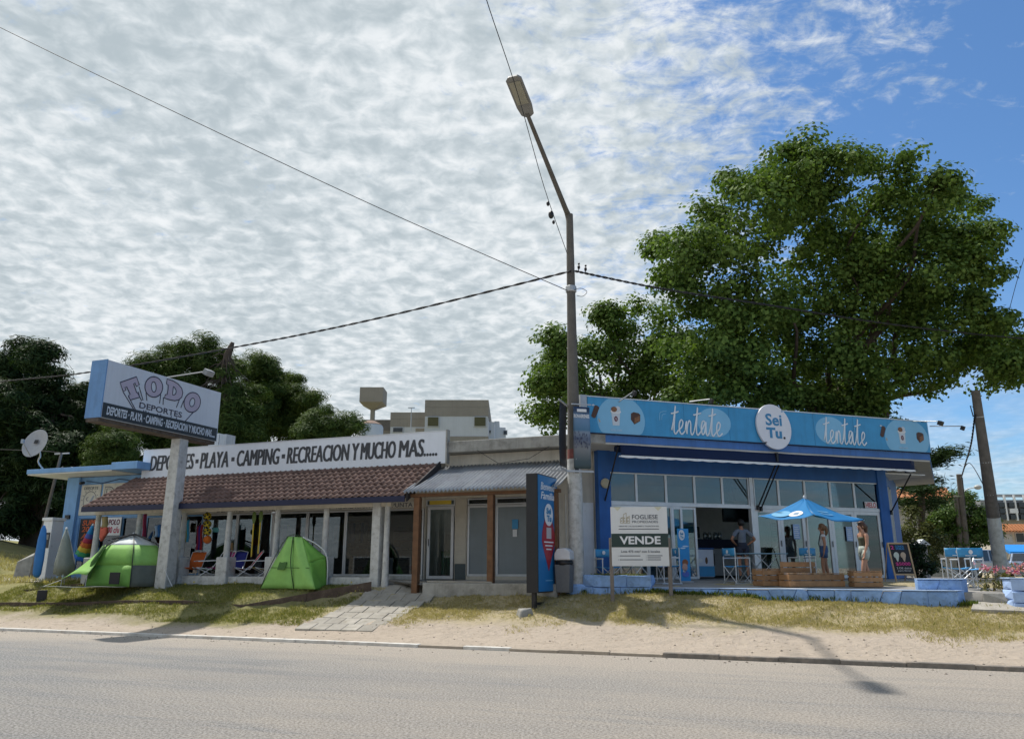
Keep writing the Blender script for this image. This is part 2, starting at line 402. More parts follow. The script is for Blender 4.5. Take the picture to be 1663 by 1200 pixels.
# ------------------------------------------------------------------ ground, road, kerb
def dotv(N, K, src, vec, off):
    d = N.new('ShaderNodeVectorMath'); d.operation = 'DOT_PRODUCT'; K.new(src, d.inputs[0]); d.inputs[1].default_value = vec
    a = N.new('ShaderNodeMath'); a.inputs[1].default_value = off; K.new(d.outputs['Value'], a.inputs[0]); return a.outputs[0]
class NT:
    def __init__(s, nt):
        s.N = nt.nodes; s.K = nt.links; g = s.N.new('ShaderNodeNewGeometry'); s.pos = g.outputs['Position']
        s.v = dotv(s.N, s.K, s.pos, (-KF.s, KF.c, 0), -16.2*KF.c); s.u = dotv(s.N, s.K, s.pos, (KF.c, KF.s, 0), -16.2*KF.s)
    def noise(s, sc, d=4, r=.6, stretch=None, off=0):
        src = s.pos
        if stretch:
            cb = s.N.new('ShaderNodeCombineXYZ'); s.K.new(s.m('MULTIPLY', s.u, stretch), cb.inputs[0]); s.K.new(s.v, cb.inputs[1]); src = cb.outputs[0]
        mp = s.N.new('ShaderNodeMapping'); mp.inputs['Location'].default_value = (off, off, off); s.K.new(src, mp.inputs[0])
        n = s.N.new('ShaderNodeTexNoise'); n.inputs['Scale'].default_value = sc; n.inputs['Detail'].default_value = d; n.inputs['Roughness'].default_value = r
        s.K.new(mp.outputs[0], n.inputs['Vector']); return n.outputs['Fac']
    def m(s, op, a, b=None, clamp=False):
        n = s.N.new('ShaderNodeMath'); n.operation = op; n.use_clamp = clamp
        for i, q in enumerate((a, b)):
            if q is None: continue
            if isinstance(q, (int, float)): n.inputs[i].default_value = q
            else: s.K.new(q, n.inputs[i])
        return n.outputs[0]
    def mr(s, v, a, b, c=0., d=1.):
        n = s.N.new('ShaderNodeMapRange'); s.K.new(v, n.inputs[0]); n.interpolation_type = 'SMOOTHSTEP'
        for i, q in enumerate((a, b, c, d)): n.inputs[i+1].default_value = q
        return n.outputs[0]
    def mix(s, f, a, b):
        n = s.N.new('ShaderNodeMix'); n.data_type = 'RGBA'
        if isinstance(f, float): n.inputs[0].default_value = f
        else: s.K.new(f, n.inputs[0])
        for i, q in ((6, a), (7, b)):
            if isinstance(q, tuple): n.inputs[i].default_value = (*q, 1)
            else: s.K.new(q, n.inputs[i])
        return n.outputs[2]
    def bump(s, b, h, st, dist):
        bp = s.N.new('ShaderNodeBump'); bp.inputs['Strength'].default_value = st; bp.inputs['Distance'].default_value = dist
        s.K.new(h, bp.inputs['Height']); s.K.new(bp.outputs[0], b.inputs['Normal'])
def ground_mat():
    m, nt, b = nodemat('sandy_verge'); t = NT(nt)
    sand = t.mix(t.noise(1.3, 6, .65), (.43, .36, .285), (.55, .465, .375))
    sand = t.mix(t.mr(t.noise(9, 5, .7), .5, .75), sand, (.30, .245, .19))
    sand = t.mix(t.mr(t.noise(3.2, 6, .7, .25, 4.), .55, .72, 0, .6), sand, (.34, .28, .22))
    soil = t.mix(t.noise(2.1, 6, .7), (.38, .32, .19), (.49, .41, .26))
    soil = t.mix(t.mr(t.noise(6., 6, .7, off=3.), .48, .66), soil, (.29, .255, .125))
    lawn = t.mix(t.noise(2.6, 6, .7), (.15, .165, .055), (.36, .31, .15))
    left = t.mr(t.m('ADD', t.u, t.m('MULTIPLY', t.noise(.8), 2.)), -6.2, -4.6, 1., 0.)
    fg = t.mix(left, soil, lawn)
    wob = t.m('MULTIPLY', t.m('SUBTRACT', t.noise(.55, 6, .65), .5), 2.6)
    e = t.m('ADD', t.m('ADD', t.v, wob), t.m('MULTIPLY', left, .85))
    c = t.mix(t.mr(e, 1.5, 2.5), sand, fg)
    t.K.new(c, b.inputs['Base Color']); b.inputs['Roughness'].default_value = .95; b.inputs['Specular IOR Level'].default_value = .15
    h = t.m('ADD', t.noise(5, 7, .7), t.m('MULTIPLY', t.noise(38, 4, .6), .3))
    t.bump(b, h, .9, .10); return m
def road_mat():
    m, nt, b = nodemat('dusty_asphalt'); t = NT(nt)
    g = t.noise(33, 4, .8); g2 = t.noise(10, 5, .8, off=2.)
    asp = t.mix(t.mr(g, .38, .62), (.13, .13, .125), (.46, .45, .43))
    asp = t.mix(t.mr(g2, .58, .72, 0, .6), asp, (.50, .49, .465))
    asp = t.mix(t.mr(t.noise(.6, 7, .7, .3, 7.), .5, .75, 0, .4), asp, (.19, .185, .18))
    dust = t.mix(t.mr(g, .36, .64), (.30, .265, .22), (.60, .53, .45))
    near = t.mr(t.m('ADD', t.v, t.m('MULTIPLY', t.m('SUBTRACT', t.noise(.9, 6, .7, .35), .5), 2.2)), -3.4, -.3, 0., 1.)
    rightward = t.mr(t.u, -10., 7., .0, .50)
    drift = t.mr(t.noise(.8, 7, .72, .30, 3.), .36, .74, 0., .6)
    f = t.m('ADD', near, t.m('ADD', rightward, t.m('MULTIPLY', drift, .8)), True)
    f = t.m('MULTIPLY', f, t.mr(g2, .25, .6, .75, 1.))
    tracks = t.mr(t.noise(1.1, 7, .74, .09, 1.), .50, .66, 0., .75)
    f = t.m('SUBTRACT', f, t.m('MULTIPLY', tracks, .55), True)
    c = t.mix(f, asp, dust)
    t.K.new(c, b.inputs['Base Color']); b.inputs['Roughness'].default_value = .9; b.inputs['Specular IOR Level'].default_value = .2
    t.bump(b, t.m('ADD', g, t.m('MULTIPLY', g2, .6)), 1., .035); return m
gmat = ground_mat()
def uvgrid(us, vs, zf, name, mat):
    vt = []
    for v in vs:
        for u in us:
            p = KF.w(u, v); vt.append((p.x, p.y, zf(p.x, p.y, u, v)))
    n = len(us); fs = [(j*n+i, j*n+i+1, (j+1)*n+i+1, (j+1)*n+i) for j in range(len(vs)-1) for i in range(n-1)]
    b = MB(); b.v = vt; b.f = fs; return b.build(name, mat, None, smooth=True)
def lumps(x, y):
    return .018*math.sin(1.9*x+.7*y)+.014*math.sin(-1.3*x+3.1*y+1)+.010*math.sin(4.7*x+2.2*y)+.007*math.sin(8.3*x-5.1*y)
def gzl(x, y, u=None, v=None):
    v = KF.loc((x, y, 0)).y if v is None else v
    return gz(x, y)+(lumps(x, y)*sst(v, .15, 1.4) if 0 < v < 12 else 0)
us = [-900, -400, -150, -80, -50, -36]+[-28+.35*i for i in range(150)]+[26, 32, 40, 55, 80, 150, 400, 900]
vs = [-900, -200, -40, -14.2, -.16, 0.0]+[.3*i for i in range(1, 24)]+[7.5, 8, 9, 10, 12, 14, 16, 19, 22, 26, 30, 36, 44, 55, 70, 100, 200, 500, 1000]
structure(uvgrid(us, vs, gzl, 'ground', gmat))
rv = [-14+.5*i for i in range(28)]+[-.15]
structure(uvgrid([-600, -200, -60]+[-40+2*i for i in range(41)]+[60, 200, 600], rv, lambda x, y, u, v: .0 if v > -13 else .0, 'road', road_mat()))
kerb = thing('kerb', None, None); structure(kerb)
kwhite = M('kerb_white', (.62, .60, .55), .9, .2, 5, .4, 30, dirt=((.36, .29, .225), .42, 2.2))
kgrey = M('kerb_grey', (.20, .18, .155), .95, .25, 6, .8, 25, dirt=((.36, .29, .225), .35, 3))
ksand = M('kerb_sand', (.37, .315, .25), .95, .2, 5, .5, 25)
for i in range(40):
    u0 = -26+i*1.0; wv = .012*math.sin(i*2.1)
    mt = kwhite if u0 < -2.5 or (u0 < 0 and i % 2) else (ksand if u0 < 2.6 else kgrey)
    top = .064 if u0 < -2.5 else (.058 if u0 < 2.6 else .078)+.006*math.sin(i*3.3)
    b = MB(); a = KF.w(u0+.002, 0); c = KF.w(u0+.998, 0); nrm = Vector((-KF.s, KF.c, 0))
    va, vb = -.155+wv, .005
    P = [a+nrm*va, c+nrm*va, c+nrm*vb, a+nrm*vb]
    b.add([p+Vector((0, 0, -.05)) for p in P]+[p+Vector((0, 0, top)) for p in P], [(0, 3, 2, 1), (4, 5, 6, 7), (0, 1, 5, 4), (1, 2, 6, 5), (2, 3, 7, 6), (3, 0, 4, 7)])
    b.build('kerb_stone', mt, kerb, bevel=.012)
# ------------------------------------------------------------------ window and wall helpers (local frame: x along the front, y inwards, z up)
def wall_with(parent, name, mat, x0, x1, z0, z1, y0, y1, holes):
    """one wall mesh with rectangular holes (hx0, hx1, hz0, hz1)"""
    b = MB(); xs = sorted({x0, x1}.union(*[{h[0], h[1]} for h in holes])) if holes else [x0, x1]
    for a, c in zip(xs, xs[1:]):
        hs = sorted([h for h in holes if h[0] <= a+1e-6 and h[1] >= c-1e-6], key=lambda h: h[2]); z = z0
        for h in hs:
            if h[2] > z+1e-6: b.box(a, c, y0, y1, z, h[2])
            z = h[3]
        if z < z1-1e-6: b.box(a, c, y0, y1, z, z1)
    return b.build(name, mat, parent)
def window(parent, x0, x1, z0, z1, y, fr=.05, mat=None, pane=None, name='window', cross=None):
    mat = mat or alu; b = MB(); d = .035
    b.box(x0, x0+fr, y-d, y+d, z0, z1).box(x1-fr, x1, y-d, y+d, z0, z1).box(x0+fr, x1-fr, y-d, y+d, z0, z0+fr).box(x0+fr, x1-fr, y-d, y+d, z1-fr, z1)
    w = b.build(name, mat, parent, bevel=.004, seg=1)
    zs = [z0+fr]+(cross or [])+[z1-fr]
    for a, c in zip(zs, zs[1:]):
        MB().box(x0+fr, x1-fr, y-.004, y+.004, a, c).build('pane', pane or glass, w)
    for c in (cross or []):
        MB().box(x0+fr, x1-fr, y-.03, y+.03, c-.02, c+.02).build('glazing_bar', mat, w)
    return w
# ------------------------------------------------------------------ sports shop (left), its tiled canopy, blue annex
LR = LF.a
shop = thing('sports_shop', 'long low sports shop with brown tiled canopy on white posts', 'building', LF.o, LR)
cols = [-11.58, -9.84, -8.06, -6.33, -4.59, -2.92]
# back, sides, floor, ceiling
MB().box(-11.3, -.75, 0, 7.2, -.35, 0.0).build('floor_slab', infloor, shop)
MB().box(-11.3, 4.2, 7.0, 7.2, 0.003, 3.2).build('back_wall', inwall, shop)
MB().box(-11.3, .0, -.30, 7.2, 3.2, 3.34).build('roof_slab', concrete, shop)
MB().box(-.78, -.66, .1, 7.0, 0.003, 3.2).build('side_wall', inwall, shop)
wall_with(shop, 'front_wall', cream, -11.3, -.66, 2.06, 3.2, .0, .12, [])
MB().box(-11.3, -.66, -.04, .10, .003, .10).build('sill', oldwhite, shop)
mull = [-11.28, -9.9, -8.85, -7.45, -6.05, -4.75, -3.35, -1.95, -.68]
for i, (a, c) in enumerate(zip(mull, mull[1:])):
    window(shop, a+.004, c-.004, .10, 2.04, .03, .045, lightblue if i < 2 else alu)
hb = MB().box(-8.8, -.7, -.02, -.004, 2.07, 2.26).build('name_band', M('band_cream', (.62, .60, .55), .6, .08), shop)
for s, a, c in (('DEPORTES', -8.3, -7.2), ('CAMPING', -7.0, -6.0), ('RECREACION', -3.7, -2.5), ('PUNTA', -1.75, -1.05)):
    text(s, inkgrey, hb, a, c, 2.095, 2.225, -.022, .01)
MB().box(-2.38, -2.24, -.024, -.021, 2.08, 2.25).build('name_patch', brandblue, hb)
# posts and plinths
for s in cols:
    k = MB().lathe([(.10, .63), (.095, .9), (.085, 1.5), (.08, 1.98)], (s, -1.7, 0), 14).build('post', oldwhite, shop, smooth='auto')
    MB().box(s-.205, s+.205, -1.91, -1.49, -.28, .64).build('plinth', oldwhite, shop, bevel=.035, seg=3)
for a, c in zip(cols, cols[1:]+[-1.30]):
    MB().box(a+.207, c-(.207 if c != -1.30 else .0), -1.80, -1.60, -.35, .085+.01*math.sin(a*3)).build('low_wall', oldwhite, shop, bevel=.015)
MB().box(-1.36, -1.10, -1.82, -1.56, -.35, 2.12).build('pillar', oldwhite, shop, bevel=.015)
MB().lathe([(.11, -.35), (.09, .2), (.08, 1.2), (.075, 2.1)], (-.93, -1.72, 0), 12).build('post', oldwhite, shop, smooth='auto')
MB().box(-11.70, -.80, -1.79, -1.62, 1.985, 2.13).build('beam', cream, shop, bevel=.01)
MB().box(-11.68, -.2, -1.4, -.01, -.33, -.004).build('gallery_floor', concrete, shop)
# tiled canopy
ez, tz, ey, ty = 2.22, 3.30, -2.22, -.42
sl = math.atan2(tz-ez, ty-ey); LEN = math.hypot(tz-ez, ty-ey)
roof = MB().add([(-11.72, ey, ez-.03), (-.14, ey, ez-.03), (-.02, ty, tz-.03), (-11.5, ty, tz-.03), (-11.72, ey, ez-.09), (-.14, ey, ez-.09), (-.02, ty, tz-.09), (-11.5, ty, tz-.09)],
    [(0, 1, 2, 3), (7, 6, 5, 4), (0, 4, 5, 1), (1, 5, 6, 2), (2, 6, 7, 3), (3, 7, 4, 0)]).build('canopy_deck', darkwood, shop)
MB().box(-11.74, -.12, ey-.05, ey-.015, ez-.17, ez-.005).build('fascia_board', navy, shop, bevel=.008)
MB().add([(-.10, ey, ez-.16), (-.06, ey, ez-.16), (.06, ty, tz-.14), (.02, ty, tz-.14), (-.10, ey, ez+.07), (-.06, ey, ez+.07), (.06, ty, tz+.07), (.02, ty, tz+.07)],
    [(0, 3, 2, 1), (4, 5, 6, 7), (0, 1, 5, 4), (1, 2, 6, 5), (2, 3, 7, 6), (3, 0, 4, 7)]).build('verge_board', M('dark_verge', (.03, .028, .03), .8), shop)
TW, TL = .206, .262
def tile_mesh():
    b = MB(); n = 8; ln = TL+.06
    prof = [(TW*i/n, .040*math.sin(math.pi*min(1, i/(n*.72))) if i/n < .72 else -.012*math.sin(math.pi*(i/n-.72)/.28)) for i in range(n+1)]
    up = [(x, 0, z+.030) for x, z in prof]; top = [(x, ln, z+.004) for x, z in prof]; lip = [(x, 0, z+.008) for x, z in prof]; lb = [(x, .05, z+.006) for x, z in prof]
    m = n+1; b.v = up+top+lip+lb
    for i in range(n): b.f += [(i, i+1, m+i+1, m+i), (i, 2*m+i, 2*m+i+1, i+1), (2*m+i, 3*m+i, 3*m+i+1, 2*m+i+1)]
    me = b.mesh('tile', tilem); me.shade_smooth(); return me
tm = tile_mesh(); ncol = 56; nrow = 8; rest = []
for r in range(nrow):
    for c in range(ncol):
        f = r/nrow; x = -11.70+c*TW+f*.12+.006*random.uniform(-1, 1); d = -.035+r*TL+.008*random.uniform(-1, 1)
        o = (x, ey+d*math.cos(sl), ez+d*math.sin(sl)-.005+.004*random.uniform(-1, 1)); ro = (sl-.02+.012*random.uniform(-1, 1), 0, .012*random.uniform(-1, 1))
        if c >= ncol-37: put(tm, 'tile', roof, o, ro)
        else: rest.append((o, ro))
b = MB()
for o, ro in rest:
    from mathutils import Euler
    mm = Euler(ro).to_matrix(); b.add([Vector(o)+mm @ v.co for v in tm.vertices], [tuple(p.vertices) for p in tm.polygons])
tag(b.build('far_tiles', tilem, roof, smooth=True), None, None, kind='stuff')
# the long sign on the roof
sg = thing('roof_sign', 'long white sign reading deportes playa camping above tiled canopy', 'sign', LF.o, LR)
MB().box(-11.28, .22, -.46, -.34, 3.30, 4.25).build('board', sign_white, sg, bevel=.006)
MB().box(-11.29, .24, -.475, -.462, 4.235, 4.262).build('top_trim', alu, sg); MB().box(-11.29, .24, -.475, -.462, 3.285, 3.31).build('bottom_trim', alu, sg)
MB().box(.225, .27, -.50, -.3, 3.28, 4.28).build('end_post', concrete, sg)
LS = [('DEPORTES', 246, 316), ('PLAYA', 327, 372), ('CAMPING', 386, 454), ('RECREACION', 467, 567), ('Y', 572, 583), ('MUCHO', 586, 642), ('MAS', 648, 688)]
for s, a, c in LS:
    for k, dx in enumerate((-.02, 0., .02)): text(s, charcoal, sg, LF.hit(a, 740, -.46).x+dx, LF.hit(c, 735, -.46).x+dx, 3.52, 4.04, -.466-.0007*k, .0, .10, dep=.008)
for p in (321, 379, 460.5):
    q = LF.hit(p, 740, -.46).x; MB().box(q-.06, q+.06, -.472, -.462, 3.70, 3.83).build('bullet', charcoal, sg)
for i in range(5):
    q = LF.hit(690+i*4.6, 733, -.46).x; MB().prism(disc(q, 3.565, .04, .045, 10), -.472, -.462).build('dot', charcoal, sg)
for i in range(6):
    q = -10.6+i*2.1; MB().tube([(q, -.33, 3.5), (q, .5, 3.36)], .02, 6).build('stay', steel, sg)
# blue annex at the far left end
ax = thing('blue_annex', 'light blue shop end wall with flat projecting roof slab', 'building', LF.o, LR)
MB().box(-15.2, -14.62, -.02, 6.9, -.4, 3.5).build('corner_wall', lightblue, ax, bevel=.01)
wall_with(ax, 'front_wall', lightblue, -14.62, -11.32, -.4, 3.5, .10, .28, [(-14.5, -11.5, .25, 2.06)])
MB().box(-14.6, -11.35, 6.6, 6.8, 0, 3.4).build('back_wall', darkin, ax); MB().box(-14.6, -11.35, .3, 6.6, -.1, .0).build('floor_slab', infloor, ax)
MB().box(-16.0, -12.05, -1.0, 7.4, 3.52, 3.56).build('soffit', M('soffit_white', (.66, .65, .60), .8, .1, 2, streak=.3), ax)
MB().box(-16.03, -12.05, -1.03, 7.4, 3.563, 3.72).build('roof_slab', lightblue, ax, bevel=.01)
MB().box(-12.046, -10.9, -1.05, 7.4, 3.55, 3.80).build('roof_step', lightblue, ax, bevel=.01)
for a, c in ((-14.5, -13.5), (-13.5, -12.5), (-12.5, -11.5)): window(ax, a+.004, c-.004, .25, 2.06, .16, .05, lightblue)
pn = M('aged_panel', (.56, .54, .47), .8, .15, 2, streak=.3)
p1 = MB().box(-14.55, -13.62, .065, .098, 2.14, 3.22).build('painted_panel', pn, ax)
text('DEPORTE', inkgrey, p1, -14.42, -13.75, 3.05, 3.15, .06, .0)
stroke(p1, 'emblem_ring', inkgrey, disc(-14.09, 2.68, .30, .30, 18), .062, .022, True)
for k in range(14):
    q = k*2*math.pi/14; stroke(p1, 'emblem_tick', inkgrey, [(-14.09+.34*math.cos(q), 2.68+.34*math.sin(q)), (-14.09+.40*math.cos(q), 2.68+.40*math.sin(q))], .062, .02, sm=0)
stroke(p1, 'emblem_curl', inkgrey, [(-14.17, 2.78), (-14.25, 2.74), (-14.22, 2.66), (-14.15, 2.66)], .062, .022)
MB().prism([(-14.05, 2.5), (-13.88, 2.82), (-13.95, 2.84), (-14.15, 2.52)], .058, .064).build('emblem_racket', M('pale_ink', (.30, .34, .40), .6), p1)
p2 = MB().box(-13.52, -11.6, .065, .098, 2.14, 3.24).build('painted_panel', pn, ax)
text('DON', inkgrey, p2, -13.42, -12.0, 2.72, 3.14, .06, .03); text('DON', pn, p2, -13.39, -12.03, 2.75, 3.11, .052, -.004)
MB().cyl((-14.4, -.0, 3.30), (-14.4, -.16, 3.26), .05, .05, 12).build('spot_lamp', black, ax)
MB().box(-15.02, -14.82, -.075, -.022, 2.02, 2.16).build('junction_box', black, ax)
MB().box(-14.98, -14.72, -.03, -.021, -.28, -.10).build('vent', black, ax)
MB().tube([(-14.35, .06, 3.36), (-13.6, .05, 3.25), (-12.8, .06, 3.38), (-12.1, .05, 3.28)], .012, 6).build('cable', navy, ax, smooth=True)
# ------------------------------------------------------------------ middle shop with corrugated canopy
ms = thing('corrugated_canopy_shop', 'small shop under grey corrugated canopy with timber posts', 'building', LF.o, LR)
MB().box(-.64, 4.0, 0.0, 7.0, -.4, .0).build('floor_slab', infloor, ms)
wall_with(ms, 'front_wall', cream, -.64, 4.05, .003, 3.58, .0, .14, [(-.62, .34, .003, 2.30), (.72, 3.5, .1, 2.30)])
MB().box(.36, .70, -.014, -.004, .45, 2.3).build('tiled_pier', M('pier_tile', (.52, .48, .40), .5, .1), ms)
for k in range(7): MB().box(.365, .695, -.022, -.015, .46+k*.26, .46+k*.26+.25).build('wall_tile', M('pier_tile', (.52, .48, .40)), ms, bevel=.004, seg=1)
MB().box(.36, .70, -.02, -.004, .005, .44).build('pier_base', M('slate_tile', (.06, .085, .095), .4), ms)
MB().box(.0, 4.35, -.42, 7.0, 3.60, 3.93).build('roof_slab', concrete, ms, bevel=.02)
MB().box(3.85, 4.0, .15, 7.0, .003, 3.55).build('side_wall', inwall, ms); MB().box(.5, .6, .3, 7.0, .003, 3.5).build('partition', inwall, ms)
tr = window(ms, -.61, .33, 2.11, 2.29, .03, .03, alu); MB().box(-.50, .2, .01, .02, 2.12, 2.28).build('yellow_band', yellow, tr); None
d = window(ms, -.55, .30, .02, 2.08, .03, .085, alu, glassdoor, 'door'); MB().cyl((-.49, -.03, .95), (-.49, -.03, 1.15), .012, .012, 8).build('handle', black, d)
w1 = window(ms, .74, 1.62, .10, 2.08, .03, .06, alu, frost); w2 = window(ms, 1.63, 2.62, .10, 2.08, .03, .06, alu, frost); w3 = window(ms, 2.63, 3.48, .10, 2.08, .03, .06, alu, frost)
MB().box(2.12, 2.30, -.006, -.002, 1.40, 1.66).build('notice', brandblue, w2); MB().box(2.14, 2.27, -.006, -.002, 1.18, 1.38).build('notice', paper, w2)
for a, c in ((.74, 1.62), (1.63, 2.62), (2.63, 3.48)): window(ms, a, c, 2.10, 2.28, .03, .03, alu)
for s in (.15, 2.29, 4.02): MB().box(s-.085, s+.085, -2.09, -1.92, -.42, 2.18).build('timber_post', wood, ms, bevel=.012)
MB().box(-.05, 4.18, -2.07, -1.95, 2.185, 2.27).build('canopy_beam', wood, ms); MB().box(.1, 4.0, -.1, -.01, 3.10, 3.2).build('wall_plate', wood, ms)
xs0 = -.17
for k in range(5):
    a0 = xs0+k*.875; a1 = a0+.895
    def fn(u, v, a0=a0, a1=a1, k=k):
        x = a0+(a1-a0)*u; y = -2.28+2.26*v; return (x+.13*(1-v)*0, y, 2.30+.94*v+.030*math.cos(2*math.pi*(x-xs0)/.115)+.004*k+.004*math.sin(5*x+9*v))
    MB().grid(fn, 96, 5).build('corrugated_sheet', galv, ms, smooth=True, solid=.003)
MB().tube([(1.2, -.44, 3.62), (1.9, -.5, 3.2), (2.8, -.46, 3.3), (3.4, -.44, 3.62)], .008, 5).build('loose_cable', black, ms, smooth=True)
MB().box(3.52, 4.0, -.03, -.004, 2.32, 3.3).build('meter_panel', cream, ms)
tk = thing('roof_tank', 'water tank wrapped in pale plastic on middle shop roof', 'tank', LF.w(3.9, 2.2, 3.93), LR)
MB().lathe([(.42, 0), (.5, .15), (.52, .6), (.5, .85), (.35, 1.0), (.1, 1.06)], (0, 0, 0), 18).build('wrap', M('plastic_wrap', (.55, .54, .46), .35, .2, 6, .8, 9), tk, smooth=True)
MB().tube([(.5*math.cos(q), .5*math.sin(q), .62) for q in [i*math.pi/8 for i in range(17)]], .012, 5).build('rope', wood, tk)
# ------------------------------------------------------------------ ice cream shop (right)
RR = RF.a
ice = thing('ice_cream_shop', 'deep blue ice cream shop with full glass front', 'building', RF.o, RR)
MB().add([(-2.6, 0, -.3), (7.6, 0, -.3), (13, 5, -.3), (13, 6.2, -.3), (-2.6, 6.2, -.3), (-2.6, 0, 0), (7.6, 0, 0), (13, 5, 0), (13, 6.2, 0), (-2.6, 6.2, 0)],
    [(4, 3, 2, 1, 0), (5, 6, 7, 8, 9), (0, 1, 6, 5), (1, 2, 7, 6), (2, 3, 8, 7), (3, 4, 9, 8), (4, 0, 5, 9)]).build('floor_slab', infloor, ice)
MB().box(-2.6, 12.6, 6.0, 6.2, .003, 3.55).build('back_wall', inwall, ice); MB().box(-2.6, -2.3, .02, 6.0, .003, 3.55).build('side_wall', inwall, ice)
MB().box(-2.3, 9.5, .16, 6.0, 3.30, 3.34).build('ceiling', inwall, ice)
MB().box(-2.62, -2.24, -.10, .16, -.3, 3.55).build('pilaster', deepblue, ice, bevel=.008)
MB().box(-2.24, 7.26, -.02, .16, 2.97, 3.55).build('lintel', deepblue, ice)
MB().box(7.26, 7.62, -.06, .2, -.3, 3.55).build('pilaster', deepblue, ice, bevel=.008)
# the angled side wall to the right
S = Vector((.74, .672, 0)).normalized(); Q = Vector((-S.y, S.x, 0)); S0 = Vector((7.62, 0, 0))
def side(a, c, n0, n1, z0, z1, name, mat, parent=ice):
    b = MB(); P = [S0+S*a+Q*n0, S0+S*c+Q*n0, S0+S*c+Q*n1, S0+S*a+Q*n1]
    b.add([p+Vector((0, 0, z0)) for p in P]+[p+Vector((0, 0, z1)) for p in P], [(0, 3, 2, 1), (4, 5, 6, 7), (0, 1, 5, 4), (1, 2, 6, 5), (2, 3, 7, 6), (3, 0, 4, 7)])
    return b.build(name, mat, parent)
side(.0, .9, .0, .2, -.3, 3.55, 'side_pier', deepblue); side(.9, 2.6, .0, .2, 3.0, 3.55, 'side_lintel', deepblue); side(.9, 2.6, .0, .2, -.3, .25, 'side_apron', deepblue); side(2.6, 6.6, 0, .2, -.3, 3.55, 'side_pier', deepblue)
sw = side(.9, 2.6, .03, .06, .25, 3.0, 'side_window', glassdoor)
for a in (.92, 1.72, 2.52): side(a, a+.06, .0, .08, .25, 3.0, 'frame_bar', alu, sw)
# canopy slab with soffit, following the turn
e0 = Vector((-3.42, -1.18, 0)); e1 = Vector((8.36, -1.18, 0)); e2 = e1+S*7.6; e3 = Vector((-3.42, 6.2, 0)); e4 = Vector((e2.x-1, 6.4, 0))
def slab(z0, z1, k, name, mat):
    P = [e0+Vector((-k, -k, 0)), e1+Vector((k*.6, -k, 0)), e2+Vector((k, 0, 0)), e4, e3]; n = 5
    return MB().add([p+Vector((0, 0, z0)) for p in P]+[p+Vector((0, 0, z1)) for p in P], [(4, 3, 2, 1, 0), (5, 6, 7, 8, 9)]+[(i, (i+1) % n, n+(i+1) % n, n+i) for i in range(n)]).build(name, mat, ice)
slab(3.552, 3.60, -.02, 'soffit', M('soffit_grey', (.50, .49, .46), .85, .1, 2, streak=.2)); slab(3.603, 3.80, 0., 'canopy_slab', midblue)
MB().box(-3.43, -2.9, -1.20, -1.181, 3.56, 3.80).build('bare_patch', concrete, ice)
MB().box(-3.5, -2.62, .25, .4, -.3, 3.55).build('nook_wall', cream, ice); MB().box(-3.1, -2.66, .2, .246, .0, 2.1).build('nook_door', white, ice)
# glazing
UP = [989, 1033.6, 1081.7, 1128, 1173, 1216]; UP2 = [1224, 1264, 1306.7, 1348, 1386.7, 1427]
for U in (UP, UP2):
    X = [RF.hit(p, 795, 0).x for p in U]
    for a, c in zip(X, X[1:]): window(ice, a, c, 2.12, 2.96, .03, .035, alu, name='upper_window')
MB().box(2.40, 2.53, -.03, .12, .003, 2.965).build('mullion', alu, ice, bevel=.006); MB().box(-2.23, 2.398, -.02, .09, 2.045, 2.118).build('transom', alu, ice); MB().box(2.534, 7.25, -.02, .09, 2.045, 2.118).build('transom', alu, ice)
window(ice, -2.22, -1.1, .02, 2.04, .03, .05, alu, glassdoor); window(ice, -1.1, -.28, .02, 2.04, .03, .05, alu, glassdoor); window(ice, -.27, .55, .02, 2.04, .085, .07, alu, glassdoor, 'sliding_door')
window(ice, -.3, .06, .02, 2.04, .02, .075, alu, glassdoor, 'door_frame')
DX = [RF.hit(p, 885, 0).x for p in (1232, 1271, 1311, 1354, 1392, 1433)]; DX[0] = 2.54; DX[-1] = 7.25
for a, c in zip(DX, DX[1:]):
    dd = window(ice, a, c-.004, .02, 2.04, .03, .10, alu, glassdoor, 'glass_door')
    MB().cyl((c-.05, -.03, .95), (c-.05, -.03, 1.12), .012, .012, 8).build('handle', black, dd)
x9 = RF.hit(1404, 818, 0).x; x8 = RF.hit(1423, 818, 0).x
hs = MB().box(x9, x8, -.014, -.008, 2.16, 2.36).build('window_sticker', paper, ice); text('HIELO', red, hs, x9+.03, x8-.03, 2.18, 2.34, -.018, .005)
for p, q in ((1287, 852), (1373, 856)):
    h = RF.hit(p, q, 0); nn = MB().box(h.x, h.x+.24, -.016, -.012, h.z-.42, h.z+.02).build('door_notice', M('notice_blue', (.30, .42, .62), .6, .2, 12), ice)
    for k in range(6): MB().box(h.x+.03, h.x+.21-.03*(k % 2), -.019, -.017, h.z-.38+k*.06, h.z-.36+k*.06).build('notice_line', paper, nn)
al = MB().lathe([(.02, 0), (.13, .0), (.14, .05), (.10, .08)], (0, 0, 0), 16).build('alarm_bell', M('bell_cream', (.45, .40, .28), .5), ice, smooth='auto'); al.location = (-2.43, -.105, 2.62); al.rotation_euler = (R_(90), 0, 0)
